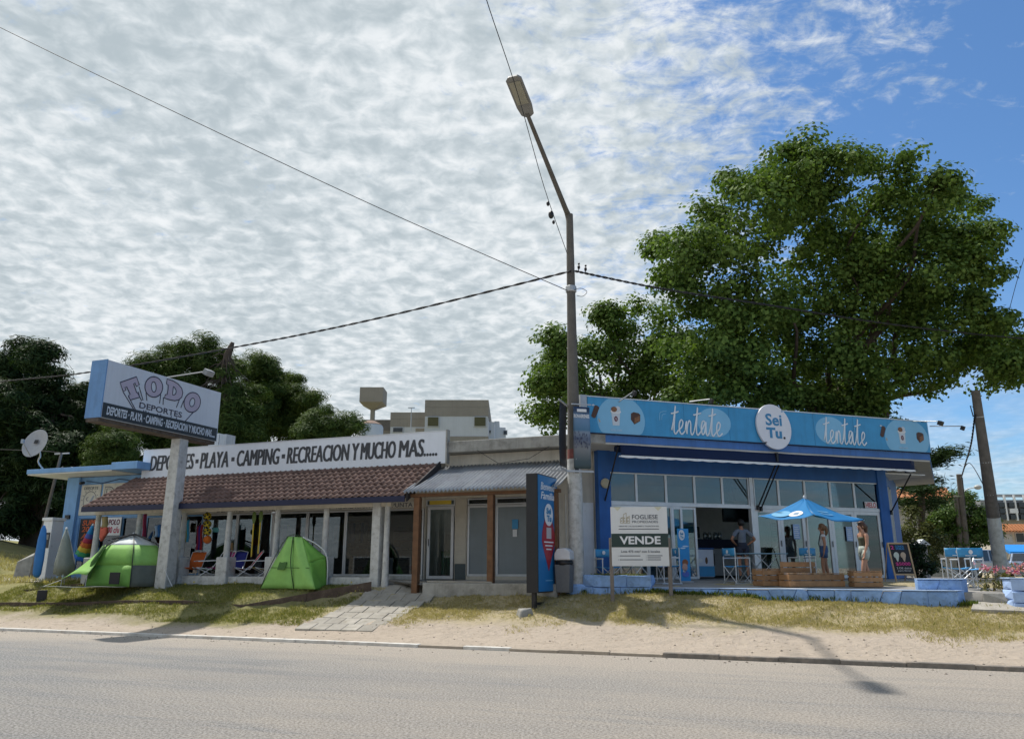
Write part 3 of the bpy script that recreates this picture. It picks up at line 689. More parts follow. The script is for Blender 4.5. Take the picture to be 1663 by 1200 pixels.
# interior of the ice cream shop
cx3 = RF.hit(1118, 885, 3.0).x; tvx = RF.hit(1174, 835, 3.9); tvz = RF.hit(1174, 847, 3.9).z
ct = thing('shop_counter', 'dark counter with white front inside ice cream shop doorway', 'counter', RF.w(cx3, 3.0, 0), RR)
MB().box(0, 2.0, 0, .7, .08, .95).build('counter_body', M('counter_grey', (.42, .42, .43), .4), ct); MB().box(-.05, 2.05, -.06, .75, .953, 1.25).build('counter_top', navy, ct, bevel=.02); MB().box(.1, 1.95, .05, .65, 0, .08).build('toe_kick', black, ct)
cm = thing('coffee_machine', 'dark coffee machine on the ice cream shop counter', 'machine', RF.w(cx3+.15, 3.2, 1.253), RR)
MB().box(0, .45, 0, .4, 0, .42).build('machine_body', black, cm, bevel=.03); MB().cyl((.22, -.05, .2), (.22, .02, .2), .05, .04).build('brew_head', steel, cm); MB().box(.05, .4, -.1, .0, .0, .04).build('drip_tray', steel, cm)
for k in range(4):
    g = thing('glass_jar', ['clear glass jar next to the coffee machine on counter', 'second glass jar from the coffee machine', 'third glass jar from the coffee machine', 'glass jar farthest from the coffee machine on counter'][k], 'jar', RF.w(cx3+.75+k*.2, 3.15+.05*(k % 2), 1.253), 0, 'jars on the counter')
    MB().lathe([(.05, 0), (.07, .02), (.07, .18), (.04, .22)], (0, 0, 0), 12).build('jar_body', glassmat('jar_glass', (.7, .72, .7), .2), g, smooth=True); MB().cyl((0, 0, .22), (0, 0, .25), .045, .045).build('lid', steel, g)
tv = thing('wall_television', 'black flat television hung high inside ice cream shop', 'television', RF.w(tvx.x, 3.9, tvz), RR)
MB().box(0, 1.25, 0, .06, 0, .72).build('casing', black, tv, bevel=.01); MB().box(.03, 1.22, -.006, -.002, .03, .69).build('screen', M('screen_off', (.006, .006, .008), .12), tv); MB().tube([(.62, .06, .5), (.62, .3, 1.5)], .03, 8).build('bracket', black, tv)
fz = thing('chest_freezer', 'white chest freezer with blue lower panel in shop doorway', 'freezer', RF.w(.50, .75, 0), RR+R_(3))
MB().box(0, 1.05, 0, .62, .06, .86).build('freezer_body', M('freezer_white', (.62, .66, .74), .35, .04), fz, bevel=.02); MB().box(.0, 1.05, -.012, -.003, .08, .38).build('blue_panel', brandblue, fz); MB().box(-.02, 1.07, -.02, .64, .862, .91).build('lid', M('lid_blue', (.03, .10, .28), .3), fz, bevel=.015)
for k, (cc, xx_, rx, rz) in enumerate((((.55, .45, .08), .22, .035, .10), ((.10, .02, .01), .38, .04, .11), ((.75, .75, .75), .55, .10, .06), ((.12, .06, .03), .78, .045, .10))):
    MB().prism(disc(xx_, .54, rx, rz, 16), -.008, -.003).build('printed_ice_cream', M('print%d' % k, cc, .5), fz)
for k in range(2): MB().box(1.08+.06*k, 1.10+.06*k, .1, .12, .4, .75).build('handle', black, fz)
pl = thing('menu_panel', 'dark framed menu board on the wall inside ice cream shop', 'menu board', RF.w(RF.hit(1252, 850, 5.9).x, 5.9, 1.35), RR)
MB().box(0, .8, 0, .05, 0, .7).build('board', black, pl)
for k in range(6): MB().box(.08, .72-.1*(k % 3), -.006, -.002, .08+k*.1, .11+k*.1).build('menu_line', M('menu_ink', (.22, .16, .14), .6), pl)
# the blue fascia sign
fs = thing('fascia_sign', 'light blue fascia sign with cursive lettering over ice cream shop', 'sign', RF.o, RR)
y0 = -1.24
MB().box(-3.42, 8.36, y0, y0+.16, 3.83, 4.80).build('sign_panel', brandblue, fs, bevel=.006)
MB().box(-3.44, 8.38, y0-.012, y0+.17, 4.803, 4.83).build('top_trim', alu, fs); MB().box(-3.44, 8.38, y0-.012, y0+.1, 3.808, 3.827).build('bottom_trim', navy, fs)
MB().box(-3.62, -3.43, y0+.02, y0+.14, 3.95, 4.85).build('end_bracket', steel, fs)
def sx(px, py=690): return RF.hit(px, py, y0).x
def clip(o): return [(x, min(4.795, max(3.835, z))) for x, z in o]
chocol = M('print_chocolate', (.075, .035, .022), .5, .25, 20); cup = M('print_cup', (.52, .58, .64), .5, .1, 20); brown = M('print_brownie', (.20, .095, .045), .5, .35, 25); stick = M('print_stick', (.45, .36, .24), .5)
def icons(xa, xb, mir):
    W = xb-xa; cx = xa+W*.52
    MB().prism(clip(disc(cx, 4.22, W*.40, .66, 36)), y0-.004, y0-.001).build('pale_bubble', paleblue, fs)
    px_ = xa+W*.09; a = []
    for t in range(16):
        q = t*2*math.pi/16; X = .075*math.cos(q); Z = .05*math.sin(q)+(.13 if math.sin(q) >= 0 else -.13); an = R_(22); a.append((px_+X*math.cos(an)+Z*math.sin(an), 4.40-X*math.sin(an)+Z*math.cos(an)))
    MB().prism(a, y0-.010, y0-.005).build('ice_lolly', chocol, fs)
    MB().prism([(px_+.085, 4.22), (px_+.115, 4.21), (px_+.15, 4.13), (px_+.12, 4.12)], y0-.010, y0-.005).build('lolly_stick', stick, fs)
    MB().prism([(px_-.10, 4.585), (px_-.045, 4.605), (px_-.005, 4.565), (px_-.08, 4.55)], y0-.014, y0-.0105).build('lolly_bite', cup, fs)
    c = xa+W*.43; MB().prism([(c-.13, 4.42), (c-.10, 4.06), (c+.10, 4.06), (c+.13, 4.42)], y0-.010, y0-.005).build('tub', cup, fs)
    MB().prism(disc(c, 4.44, .16, .055, 18), y0-.014, y0-.0105).build('tub_rim', paper, fs); MB().prism(disc(c-.05, 4.50, .09, .075, 14), y0-.019, y0-.0145).build('scoop', brown, fs); MB().prism(disc(c+.06, 4.51, .08, .085, 14), y0-.018, y0-.0145).build('scoop', cup, fs)
    MB().prism(disc(c, 4.24, .055, .075, 16), y0-.014, y0-.0105).build('tub_seal', M('print_maroon', (.11, .012, .03), .5), fs); text('15', paper, fs, c-.025, c+.025, 4.205, 4.275, y0-.016, .0, dep=.003)
    e = xa+W*.76; MB().prism([(e-.14, 4.25), (e-.13, 4.42), (e-.05, 4.46), (e+.10, 4.44), (e+.15, 4.40), (e+.14, 4.22), (e-.04, 4.12)], y0-.010, y0-.005).build('brownie', chocol, fs)
    MB().prism([(e-.04, 4.14), (e-.03, 4.30), (e+.13, 4.37), (e+.13, 4.23)], y0-.014, y0-.0105).build('brownie_side', brown, fs)
    text('seitu.com', M('pale_print', (.42, .60, .74), .5), fs, c-.17, c+.17, 3.90, 3.98, y0-.010, .0, dep=.003)
icons(sx(958), sx(1055), 1); icons(sx(1424), sx(1512), -1)
for a, c, bx in ((1090, 1172, 1160), (1336, 1404, 1348)):
    xb = sx(bx); MB().prism(clip(disc(xb, 4.32, .55, .42, 32)), y0-.004, y0-.001).build('pale_bubble', paleblue, fs)
    script('tentate', M('script_white', (.66, .72, .78), .5), fs, sx(a), sx(c), 3.93, 4.74, y0-.014, .048)
for px_ in (1078, 1392): stroke(fs, 'swirl', paleblue, [(sx(px_)-.12, 4.28), (sx(px_)-.1, 4.5), (sx(px_)+.1, 4.55)], y0-.004, .02); stroke(fs, 'swirl', paleblue, [(sx(px_)-.06, 4.3), (sx(px_)-.03, 4.44), (sx(px_)+.08, 4.48)], y0-.004, .02)
for k in range(8): MB().box(-3.42+1.473*k+1.47, -3.42+1.473*k+1.476, y0-.0035, y0-.0005, 3.84, 4.79).build('panel_seam', M('seam_blue', (.02, .12, .25), .6), fs)
# oval badge
bd = thing('oval_badge', 'white oval badge with blue lettering fixed on fascia sign', 'sign', RF.o, RR)
bx0, bz0 = 2.46, 4.30; o1 = []
for t in range(40):
    q = t*2*math.pi/40; o1.append((bx0+.59*math.cos(q)+.05*math.sin(q)*-1, bz0+.66*math.sin(q)))
no = []
for i, (x, z) in enumerate(o1):
    no.append((x, z))
    if i == 5: no += [(x-.10, z-.02)]
    if i == 25: no += [(x+.10, z+.02)]
MB().prism(no, y0-.10, y0-.02).build('badge_plate', M('badge_white', (.68, .69, .74), .4, .04), bd, bevel=.012)
dkb = M('badge_blue', (.045, .22, .42), .45, .05)
text('Sei', dkb, bd, bx0-.29, bx0+.27, 4.33, 4.68, y0-.105, .022); text('Tu', dkb, bd, bx0-.29, bx0+.24, 3.96, 4.27, y0-.105, .04); MB().prism(disc(bx0+.32, 3.985, .035, .035, 12), y0-.108, y0-.101).build('full_stop', black, bd)
# awning
aw = thing('shop_awning', 'rolled navy awning with white scalloped trim over shop front', 'awning', RF.o, RR)
ax0, ax1 = -2.52, 7.66
MB().cyl((ax0, -1.0, 3.46), (ax1, -1.0, 3.46), .085, .085, 14).build('roller', awnblue, aw, smooth='auto')
def afn(u, v):
    x = ax0+.06+(ax1-ax0-.1)*u; sag = .025*math.sin(math.pi*u*2)**2; return (x, -1.17-.06*v, 3.548-.30*v-sag*v+.006*math.sin(40*u))
MB().grid(afn, 60, 4).build('cloth', awnblue, aw, smooth=True, solid=.006)
MB().box(ax0, ax1, -1.232, -1.20, 3.215, 3.25).build('front_bar', alu, aw)
for k in range(24):
    a = ax0+.05+k*(ax1-ax0-.1)/24; w = (ax1-ax0-.1)/24
    ol = [(a, 3.262)]+[(a+w*(i/8), 3.262-.050-.018*math.sin(math.pi*i/8)) for i in range(9)]+[(a+w, 3.262)]
    MB().prism(ol[::-1], -1.246, -1.236).build('scallop', white, aw)
MB().box(ax1-.12, ax1+.02, -1.2, -.9, 3.2, 3.55).build('end_cap', navy, aw, bevel=.02)
for (pa, qa, pb, qb) in ((1004, 726, 982, 815), (1262, 748, 1231, 824), (1268, 748, 1236, 826), (1479, 770, 1447, 832)):
    A = RF.hit(pa, qa, -1.2); B = RF.hit(pb, qb, -.06)
    MB().tube([A, B], .022, 8).build('arm', black, aw); MB().obox(B, (.07, .07, .14)).build('wall_bracket', black, aw)
for k in (2.55,): MB().box(k-.03, k+.03, -1.26, -1.0, 3.3, 3.56).build('joint', black, aw)
for i, (pa, qa, pb, qb, nn) in enumerate(((1475, 684, 1527, 684, 0), (1510, 692, 1563, 692, 0), (1000, 656, 1030, 635, 1), (1120, 652, 1155, 648, 1))):
    A = RF.hit(pa, qa, -1.1); B = RF.hit(pb, qb, -2.1)
    if nn: B = RF.hit(pb, qb, -1.9)
    lt = thing('sign_floodlight', ['long arm floodlight reaching out above right end of fascia sign', 'lower arm floodlight beyond right corner of fascia sign', 'thin arm floodlight above left icons of fascia sign', 'thin arm floodlight above left cursive word of fascia sign'][i], 'floodlight', RF.w(*A), RR)
    D = B-A; MB().tube([(0, 0, 0), D], .016, 6).build('arm', steel, lt); MB().obox(D+Vector((0, 0, -.06)), (.16 if i == 0 else .07, .12, .13), (.5, 0, .2)).build('lamp_head', black, lt, bevel=.01)
# ------------------------------------------------------------------ leaves, trees
def leaf_object(name, C, D, size, aspect, mat, parent, jit=.35, Nn=None):
    """C: (n,3) leaf centres, D: (n,3) leaf directions; one rhombus per leaf"""
    n = len(C); D = D/np.maximum(np.linalg.norm(D, axis=1, keepdims=True), 1e-6)
    r = RNG.normal(size=(n, 3)); S = np.cross(D, r); S /= np.maximum(np.linalg.norm(S, axis=1, keepdims=True), 1e-6)
    if Nn is not None:
        nn = Nn/np.maximum(np.linalg.norm(Nn, axis=1, keepdims=True), 1e-6); D = D-nn*(D*nn).sum(1, keepdims=True); D /= np.maximum(np.linalg.norm(D, axis=1, keepdims=True), 1e-6); S = np.cross(nn, D)
    ln = size*(1+jit*RNG.uniform(-1, 1, (n, 1))); w = ln*aspect
    nr = np.cross(D, S)
    V = np.stack([C-D*ln*.5, C+S*w*.5+nr*ln*.06, C+D*ln*.5, C-S*w*.5+nr*ln*.06], 1).reshape(-1, 3)
    me = bpy.data.meshes.new(name); me.vertices.add(4*n); me.vertices.foreach_set('co', V.ravel().astype(np.float32))
    me.loops.add(4*n); me.loops.foreach_set('vertex_index', np.arange(4*n, dtype=np.int32)); me.polygons.add(n)
    me.polygons.foreach_set('loop_start', np.arange(0, 4*n, 4, dtype=np.int32)); me.update(calc_edges=True); me.materials.append(mat)
    o = bpy.data.objects.new(name, me); COL.objects.link(o); o.parent = parent; return o
def unit(n):
    v = RNG.normal(size=(n, 3)); return v/np.linalg.norm(v, axis=1, keepdims=True)
def crown_points(lobes, dens, per, crad, flat=1., shell=.55, droop=0.):
    Cs = []; Ds = []; Ns = []
    for (c, r) in lobes:
        k = max(3, int(dens*r*r)); u = unit(k); rr = r*(shell+(1-shell)*RNG.random((k, 1))**.6)
        cc = np.array(c)+u*rr*np.array([1, 1, flat])
        for q, uu in zip(cc, u):
            m = int(per*RNG.uniform(.5, 1.4)); b_ = unit(m)*(RNG.random((m, 1))**.45); p = b_*crad*1.9*RNG.uniform(.55, 1.25)*np.array([1, 1, .62])
            Cs.append(q+p); d = unit(m)+.5*uu; d[:, 2] -= droop; Ds.append(d); Ns.append(b_*.9+.35*uu+np.array([0, 0, .55])+.55*unit(m))
    return np.concatenate(Cs), np.concatenate(Ds), np.concatenate(Ns)
def pxlobes(L, T, base, dT=2.5, rs=1., sprigs=3):
    out = []
    for (px, py, r) in L:
        t = T+random.uniform(-dT, dT); p = at(px, py, t)-Vector(base); out.append(((p.x, p.y, p.z), r*rs*t/FPX*.92))
        for _ in range(sprigs):      # small outer sprays that break the outline
            a = random.uniform(-.3, math.pi+.3); q = p+Vector((math.cos(a)*1.02, random.uniform(-.7, .7), math.sin(a)*.98))*r*rs*t/FPX; out.append(((q.x, q.y, q.z), r*rs*t/FPX*random.uniform(.14, .30)))
    return out
def limb_path(a, b, wob=.6, n=5):
    a = Vector(a); b = Vector(b); L = (b-a).length; pts = [a]
    for i in range(1, n):
        f = i/n; pts.append(a.lerp(b, f)+Vector((random.uniform(-1, 1), random.uniform(-1, 1), random.uniform(-.3, .9)))*wob*L*.08)
    return catmull(pts+[b], 3)
def tree(name, label, px, py, T, lobes, mat, dens, per, crad, lsize, asp, trunk_r, flat=1., group=None, cat='tree', droop=0., limbs=14, shell=.55, dT=2.5, trunk_top=.45, base=None, lean=(0, 0)):
    p = at(px, py, T); base = base or Vector((p.x, p.y, gz(p.x, p.y)))
    t = thing(name, label, cat, base, 0, group)
    Ls = pxlobes(lobes, T, base, dT)
    C, D, Nn = crown_points(Ls, dens, per, crad, flat, shell, droop)
    leaf_object('crown', C, D, lsize, asp, mat, t, Nn=Nn)
    zt = max(c[2]+r for c, r in Ls); top = Vector((lean[0], lean[1], zt*trunk_top)); b = MB()
    pts = limb_path((0, 0, -.3), top, .5, 4); b.tube(pts, [trunk_r*(1.25-.55*i/(len(pts)-1)) for i in range(len(pts))], 10)
    b.build('trunk', barkm, t, smooth=True)
    for (c, r) in random.sample(Ls, min(limbs, len(Ls))):
        a = top*random.uniform(.55, 1.); q = limb_path(a, c, 1., 5)
        MB().tube(q, [max(.02, trunk_r*.34*(1-.88*i/(len(q)-1))) for i in range(len(q))], 7).build('limb', barkm, t, smooth=True)
    return t
popl = leafmat('poplar_leaf', (.052, .100, .022), (.16, .235, .055), .28, .6)
cyp = leafmat('cypress_leaf', (.014, .034, .013), (.048, .082, .028), .15, .6)
pine = leafmat('pine_needle', (.028, .060, .013), (.125, .175, .045), .2, .6)
hedge = leafmat('hedge_leaf', (.045, .095, .022), (.13, .19, .05), .3, .4)
olive = leafmat('olive_leaf', (.06, .075, .025), (.15, .155, .06), .25, .5)
BIG = [(1405, 440, 62), (1455, 500, 50), (1380, 500, 45), (1530, 430, 45), (1630, 560, 40), (1655, 600, 34), (1322, 268, 42), (1290, 310, 60), (1360, 300, 60), (1235, 330, 55), (1205, 300, 28), (1430, 320, 60), (1180, 390, 62), (1110, 415, 42), (1085, 408, 22), (1290, 400, 85), (1400, 400, 80), (1500, 350, 55), (1560, 385, 55), (1590, 400, 30), (1520, 320, 25), (1200, 480, 75), (1300, 490, 70), (1135, 480, 48), (1110, 450, 30), (1490, 440, 55), (1560, 470, 42), (1590, 440, 25), (1350, 560, 52), (1490, 555, 60), (1560, 560, 50), (1610, 570, 40), (1640, 610, 22), (1600, 610, 28), (1590, 520, 26), (1250, 580, 80), (1330, 620, 75), (1160, 560, 65), (1420, 620, 50), (1480, 625, 30), (1205, 650, 55), (1420, 445, 40), (1275, 660, 45), (1380, 660, 40), (1330, 690, 60), (1250, 690, 60), (1420, 690, 45), (1620, 590, 36), (1660, 590, 34), (1540, 600, 34), (1500, 510, 40), (1440, 560, 46), (1200, 560, 70), (1150, 640, 60)]
tree('poplar_tree', 'huge leafy green tree towering behind the ice cream shop', 1372, 930, 31, BIG, popl, 9.5, 135, .43, .16, .8, .55, limbs=16, dT=3.2, trunk_top=.42, shell=.35)
SM = [(1060, 535, 52), (1085, 600, 60), (1005, 545, 40), (985, 520, 18), (1000, 620, 55), (935, 585, 38), (950, 650, 42), (895, 600, 30), (890, 560, 20), (880, 640, 22), (885, 685, 26), (1100, 655, 50), (915, 630, 34), (1030, 660, 40), (1130, 620, 45)]
tree('poplar_tree', 'smaller leafy tree behind the left end of fascia sign', 1040, 930, 34, SM, popl, 10, 130, .42, .16, .8, .32, limbs=12, dT=2., trunk_top=.5)
CY = [(130, 700, 34), (165, 815, 36), (60, 740, 60), (5, 680, 45), (140, 640, 14), (25, 590, 30), (60, 585, 24), (18, 640, 48), (75, 640, 45), (105, 670, 30), (30, 710, 62), (100, 730, 48), (150, 715, 22), (40, 790, 70), (120, 790, 48), (165, 760, 28), (10, 850, 40), (70, 845, 45), (130, 840, 35)]
tree('cypress_tree', 'dark spreading conifer at left edge behind grassy bank', 45, 900, 44, CY, cyp, 17, 210, .42, .38, .19, .5, flat=.6, droop=.5, limbs=10, dT=2.5, trunk_top=.8, shell=.2)
P1 = [(205, 690, 36), (225, 645, 30), (290, 720, 50), (200, 740, 36), (375, 650, 40), (385, 700, 40), (245, 600, 28), (285, 590, 32), (330, 590, 34), (365, 600, 26), (270, 635, 42), (330, 640, 48), (250, 680, 45), (320, 700, 55)]
tree('pine_tree', 'rounded green pine standing behind the tall roadside sign', 300, 900, 42, P1, pine, 24, 250, .36, .29, .125, .4, flat=.85, limbs=5, dT=1.5, trunk_top=.6, shell=.25)
P2 = [(440, 680, 46), (485, 665, 28), (500, 700, 26), (370, 690, 40), (415, 610, 28), (440, 600, 18), (450, 640, 38), (490, 645, 20), (410, 660, 48), (470, 685, 34), (400, 710, 45)]
tree('pine_tree', 'dark green pine to the right of the dead trunk', 430, 900, 46, P2, pine, 24, 250, .36, .29, .125, .38, flat=.85, limbs=5, dT=1.5, trunk_top=.6, shell=.25)
P3 = [(520, 690, 26), (550, 690, 24), (500, 712, 28), (570, 705, 16), (530, 720, 30)]
tree('pine_tree', 'low bushy pine showing above middle of long roof sign', 535, 900, 40, P3, pine, 26, 220, .30, .26, .12, .2, limbs=6, dT=1., trunk_top=.7)
P4 = [(190, 720, 24), (160, 738, 22), (215, 735, 22), (180, 760, 26)]
tree('young_pine', 'small bright green pine above the blue annex roof', 188, 900, 37, P4, pine, 28, 220, .28, .25, .12, .15, limbs=5, dT=1., trunk_top=.7)
# dead trunk
dp = at(352, 900, 41); dt = thing('dead_trunk', 'bare broken dead trunk between the two pines', 'tree', (dp.x, dp.y, gz(dp.x, dp.y)))
o = Vector(dt.location); pt = [at(q[0], q[1], 41)-o for q in ((345, 880), (352, 720), (372, 650), (362, 605), (378, 556))]
MB().tube(catmull(pt, 4), [(.42-.018*i)*(1+.35*math.sin(i*2.3)) for i in range(17)], 9).build('trunk', barkm, dt, smooth=True)
for k in range(70):
    f = random.uniform(.45, 1); a = catmull(pt, 4)[int(f*15)]; d = Vector((random.uniform(-1, 1), random.uniform(-1, 1), random.uniform(-1.2, .2)))*random.uniform(.4, 1.3)
    MB().tube([a, a+d*.5+Vector((0, 0, .05)), a+d+Vector((0, 0, -.25))], [.06, .035, .01], 5).build('broken_branch', barkm, dt)
# trees at the right
ar = at(1490, 900, 38); at_ = thing('araucaria_tree', 'dark layered conifer with flat boughs right of the shop', 'tree', (ar.x, ar.y, gz(ar.x, ar.y)))
o = Vector(at_.location); MB().tube([(0, 0, -.3), at(1498, 700, 38)-o], [.22, .08], 9).build('trunk', barkm, at_)
Cs = []; Ds = []
for (px_, py_, n_) in ((1530, 738, 20), (1515, 752, 14), (1540, 733, 8), (1500, 795, 26), (1480, 790, 20), (1520, 812, 18), (1495, 822, 18), (1515, 745, 14), (1470, 815, 12), (1505, 780, 12)):
    q = at(px_, py_, 38+random.uniform(-1, 1))-o; a = Vector((0, 0, q.z-.3)); MB().tube([a, q], [.07, .02], 5).build('bough', barkm, at_)
    m = n_*34; s_ = RNG.normal(size=(m, 3))*np.array([.42, .42, .13]); Cs.append(np.array(q)+s_); d = unit(m); d[:, 2] = d[:, 2]*.3+.1; Ds.append(d)
leaf_object('crown', np.concatenate(Cs), np.concatenate(Ds), .3, .16, cyp, at_)
bt = at(1535, 880, 48); bare = thing('bare_tree', 'leafless tree with fine upright twigs beyond the shop corner', 'tree', (bt.x, bt.y, gz(bt.x, bt.y)))
MB().tube(limb_path((0, 0, -.2), (0, 0, 4.6), .4, 4), [.16-.007*i for i in range(13)], 8).build('trunk', barkm, bare, smooth=True)
for k in range(26):
    a = Vector((0, 0, random.uniform(2.2, 4.6))); q = a+Vector((random.uniform(-1.9, 1.9), random.uniform(-1.2, 1.2), random.uniform(.8, 2.6)))
    MB().tube(limb_path(a, q, 1.2, 4), [.035-.0024*i for i in range(13)], 5).build('branch', barkm, bare)
GT = [(1530, 860, 20), (1600, 860, 18), (1545, 830, 16), (1530, 838, 22), (1560, 830, 26), (1590, 850, 22), (1545, 865, 26), (1580, 870, 26), (1515, 865, 18), (1605, 872, 14), (1560, 885, 24)]
tree('street_tree', 'dense round green tree behind twin wooden poles', 1562, 930, 44, GT, hedge, 16, 130, .30, .15, .6, .2, limbs=7, dT=1.2, trunk_top=.45)
GB = [(1485, 850, 20), (1495, 875, 24), (1480, 890, 20), (1510, 890, 20), (1525, 885, 16), (1490, 910, 20), (1505, 915, 16)]
tree('garden_shrub', 'tangled olive green shrub beside the shop side wall', 1497, 935, 36, GB, olive, 26, 50, .25, .16, .5, .1, cat='shrub', limbs=6, dT=1., trunk_top=.4)
GC = [(1482, 915, 16), (1492, 925, 14), (1500, 922, 12), (1488, 900, 14)]
tree('flowering_shrub', 'dark low shrub behind the chalkboard by blue corner', 1490, 940, 30, GC, leafmat('dark_leaf', (.018, .035, .014), (.05, .075, .03), .2), 30, 50, .18, .13, .6, .06, cat='shrub', limbs=5, dT=.6, trunk_top=.4)
# ------------------------------------------------------------------ buildings behind
beige = M('beige_render', (.27, .245, .205), .9, .08, 1, .1, 10, streak=.2); pale = M('pale_render', (.52, .54, .56), .9, .06, 1, streak=.15); whitew = M('far_white', (.62, .65, .68), .9, .06, 1, streak=.12)
oliveg = M('olive_shutter', (.085, .08, .035), .7, .1)
def far_building(name, label, px0, px1, pyt, T, depth, mats, wins=(), bands=(), cat='building', pyb=None):
    a = at(px0, pyt, T); c = at(px1, pyt, T); z0 = gz(a.x, a.y); W = c.x-a.x; H = a.z-z0
    t = thing(name, label, cat, (a.x, a.y, z0))
    MB().box(0, W, 0, depth, -.5, H).build('wall', mats, t)
    def Z(py): return at(px0, py, T).z-z0
    def X(px): return at(px, pyt, T).x-a.x
    for (p0, p1, m) in bands: MB().box(-.03, W+.03, -.04, depth, Z(p1), Z(p0)+(.02 if p0 == pyt else 0)).build('band', m, t)
    for (x0, x1, y0_, y1, m) in wins:
        f = MB().box(X(x0)-.06, X(x1)+.06, -.09, .0, Z(y1)-.06, Z(y0_)+.06).build('window', pale, t); MB().box(X(x0), X(x1), -.13, -.095, Z(y1), Z(y0_)).build('pane', m, f)
    return t
dkg = M('far_glass', (.035, .04, .045), .2, .1)
far_building('apartment_block', 'beige topped flats with two olive shutters behind canopy roof', 691, 793, 650, 62, 10, pale, [(696, 713, 679, 694, oliveg), (771, 789, 679, 694, oliveg)], [(650, 662, beige), (662.4, 677, beige), (711, 730, beige)])
far_building('apartment_block', 'low beige flats with small window beside water tower', 635, 692, 670, 66, 8, pale, [(640, 655, 696, 703, dkg), (676, 690, 697, 710, beige)], [(670, 681, beige), (681.3, 694, beige)])
far_building('apartment_block', 'dark beige block with roof railing behind water tower stem', 588, 636, 682, 72, 8, beige, [], [(682, 700, M('brown_render', (.17, .15, .13), .9))])
far_building('apartment_block', 'narrow white stepped block right of the flats', 793, 803, 685, 64, 8, whitew, [(795, 797, 700, 704, dkg)], []); far_building('apartment_block', 'slim white block end rising right of stepped block', 803, 811, 684, 66, 8, whitew, [], []); far_building('apartment_block', 'lowest white step with air conditioner at end of flats', 811, 821, 694, 66, 8, whitew, [(818, 823, 700, 706, dkg)], [])
wp = at(604, 700, 70); wt = thing('water_tower', 'square beige concrete water tower on a thin stem', 'water tower', (wp.x, wp.y, gz(wp.x, wp.y)))
o = Vector(wt.location); zz = lambda py: at(604, py, 70).z-o.z; hw = 19*70/FPX
MB().box(-hw*.17, hw*.17, -.2, .2, -.3, zz(662)).build('stem', beige, wt)
MB().add([(-hw, -hw, zz(654)), (hw, -hw, zz(654)), (hw, hw, zz(654)), (-hw, hw, zz(654)), (-hw, -hw, zz(629)), (hw, -hw, zz(629)), (hw, hw, zz(629)), (-hw, hw, zz(629)), (-hw*.2, -hw*.2, zz(664)), (hw*.2, -hw*.2, zz(664)), (hw*.2, hw*.2, zz(664)), (-hw*.2, hw*.2, zz(664))],
    [(4, 5, 6, 7), (0, 1, 5, 4), (1, 2, 6, 5), (2, 3, 7, 6), (3, 0, 4, 7), (8, 9, 1, 0), (9, 10, 2, 1), (10, 11, 3, 2), (11, 8, 0, 3), (11, 10, 9, 8)]).build('tank', beige, wt)
wp = at(602, 700, 55); rt = thing('round_tank', 'round white rooftop tank below the water tower', 'tank', (wp.x, wp.y, gz(wp.x, wp.y)))
o = Vector(rt.location); MB().lathe([(.88, -.3), (.88, at(602, 694, 55).z-o.z), (.8, at(602, 690, 55).z-o.z)], (0, 0, 0), 22).build('tank_shell', whitew, rt, smooth='auto'); MB().lathe([(.85, at(602, 689.8, 55).z-o.z), (.3, at(602, 683, 55).z-o.z), (.1, at(602, 682, 55).z-o.z)], (0, 0, 0), 22).build('lid', M('rust_lid', (.25, .17, .13), .9), rt)
ap = at(667, 700, 58); an = thing('roof_mast', 'thin mast with small forked head on flats roof', 'mast', (ap.x, ap.y, at(667, 700, 58).z))
MB().cyl((0, 0, 0), (0, 0, at(667, 660, 58).z-ap.z), .04, .03, 6).build('pole', steel, an); MB().box(-.25, .25, -.03, .03, at(667, 661, 58).z-ap.z, at(667, 659.5, 58).z-ap.z).build('fork', steel, an)
ch = thing('brick_chimney', 'ruined brick chimney with pale metal flue behind roof sign', 'chimney', LF.w(-11.1, 2.2, 3.34), LR)
MB().box(0, .95, 0, .7, 0, 1.1).build('brick_base', M('chimney_brick', (.25, .11, .075), .95, .35, 9, .8, 14), ch); MB().box(.08, .55, .1, .6, 1.1, 1.9).build('flue', M('flue_white', (.55, .56, .56), .6, .1, streak=.3), ch); MB().box(.58, .9, .1, .6, 1.1, 1.85).build('flue', M('flue_grey', (.40, .42, .44), .6, .1, streak=.3), ch)
for k in range(9): MB().obox((.1+.1*k, .2+.05*(k % 3), 1.13+.03*(k % 2)), (.2, .11, .07), (0, .2*(k % 3-1), .4*k)).build('brick', M('chimney_brick', (.25, .11, .075)), ch)
# right background: villa, cafe house, modern block
vp = at(1437, 835, 46); vl = thing('tiled_villa', 'cream house with orange tiled roof behind shop corner', 'house', (vp.x, vp.y, gz(vp.x, vp.y)), R_(-25))
o = Vector(vl.location); zt = at(1465, 790, 46).z-o.z; ze = at(1465, 815, 46).z-o.z; ore = M('orange_tile', (.42, .17, .07), .9, .35, 9, .5, 30)
MB().box(0, 3.4, 0, 6, -.3, ze).build('wall', cream, vl)
rf = MB().add([(-.4, -.4, ze), (3.9, -.4, ze), (3.9, 6.4, ze), (-.4, 6.4, ze), (-.4, 3, zt+.15), (3.4, 3, zt+.15)], [(0, 1, 5, 4), (2, 3, 4, 5), (1, 2, 5), (3, 0, 4), (3, 2, 1, 0)]).build('roof', ore, vl)
for r in range(5):
    for c in range(12): MB().obox((-.3+c*.34, -.3+r*.6, ze+.08+r*(zt+.15-ze)*.176), (.26, .62, .06), (math.atan2(zt+.15-ze, 3.4), 0, 0)).build('tile', ore, rf)
MB().box(1.2, 1.9, -.06, -.0, 1.1, 2.1).build('window', dkg, vl)
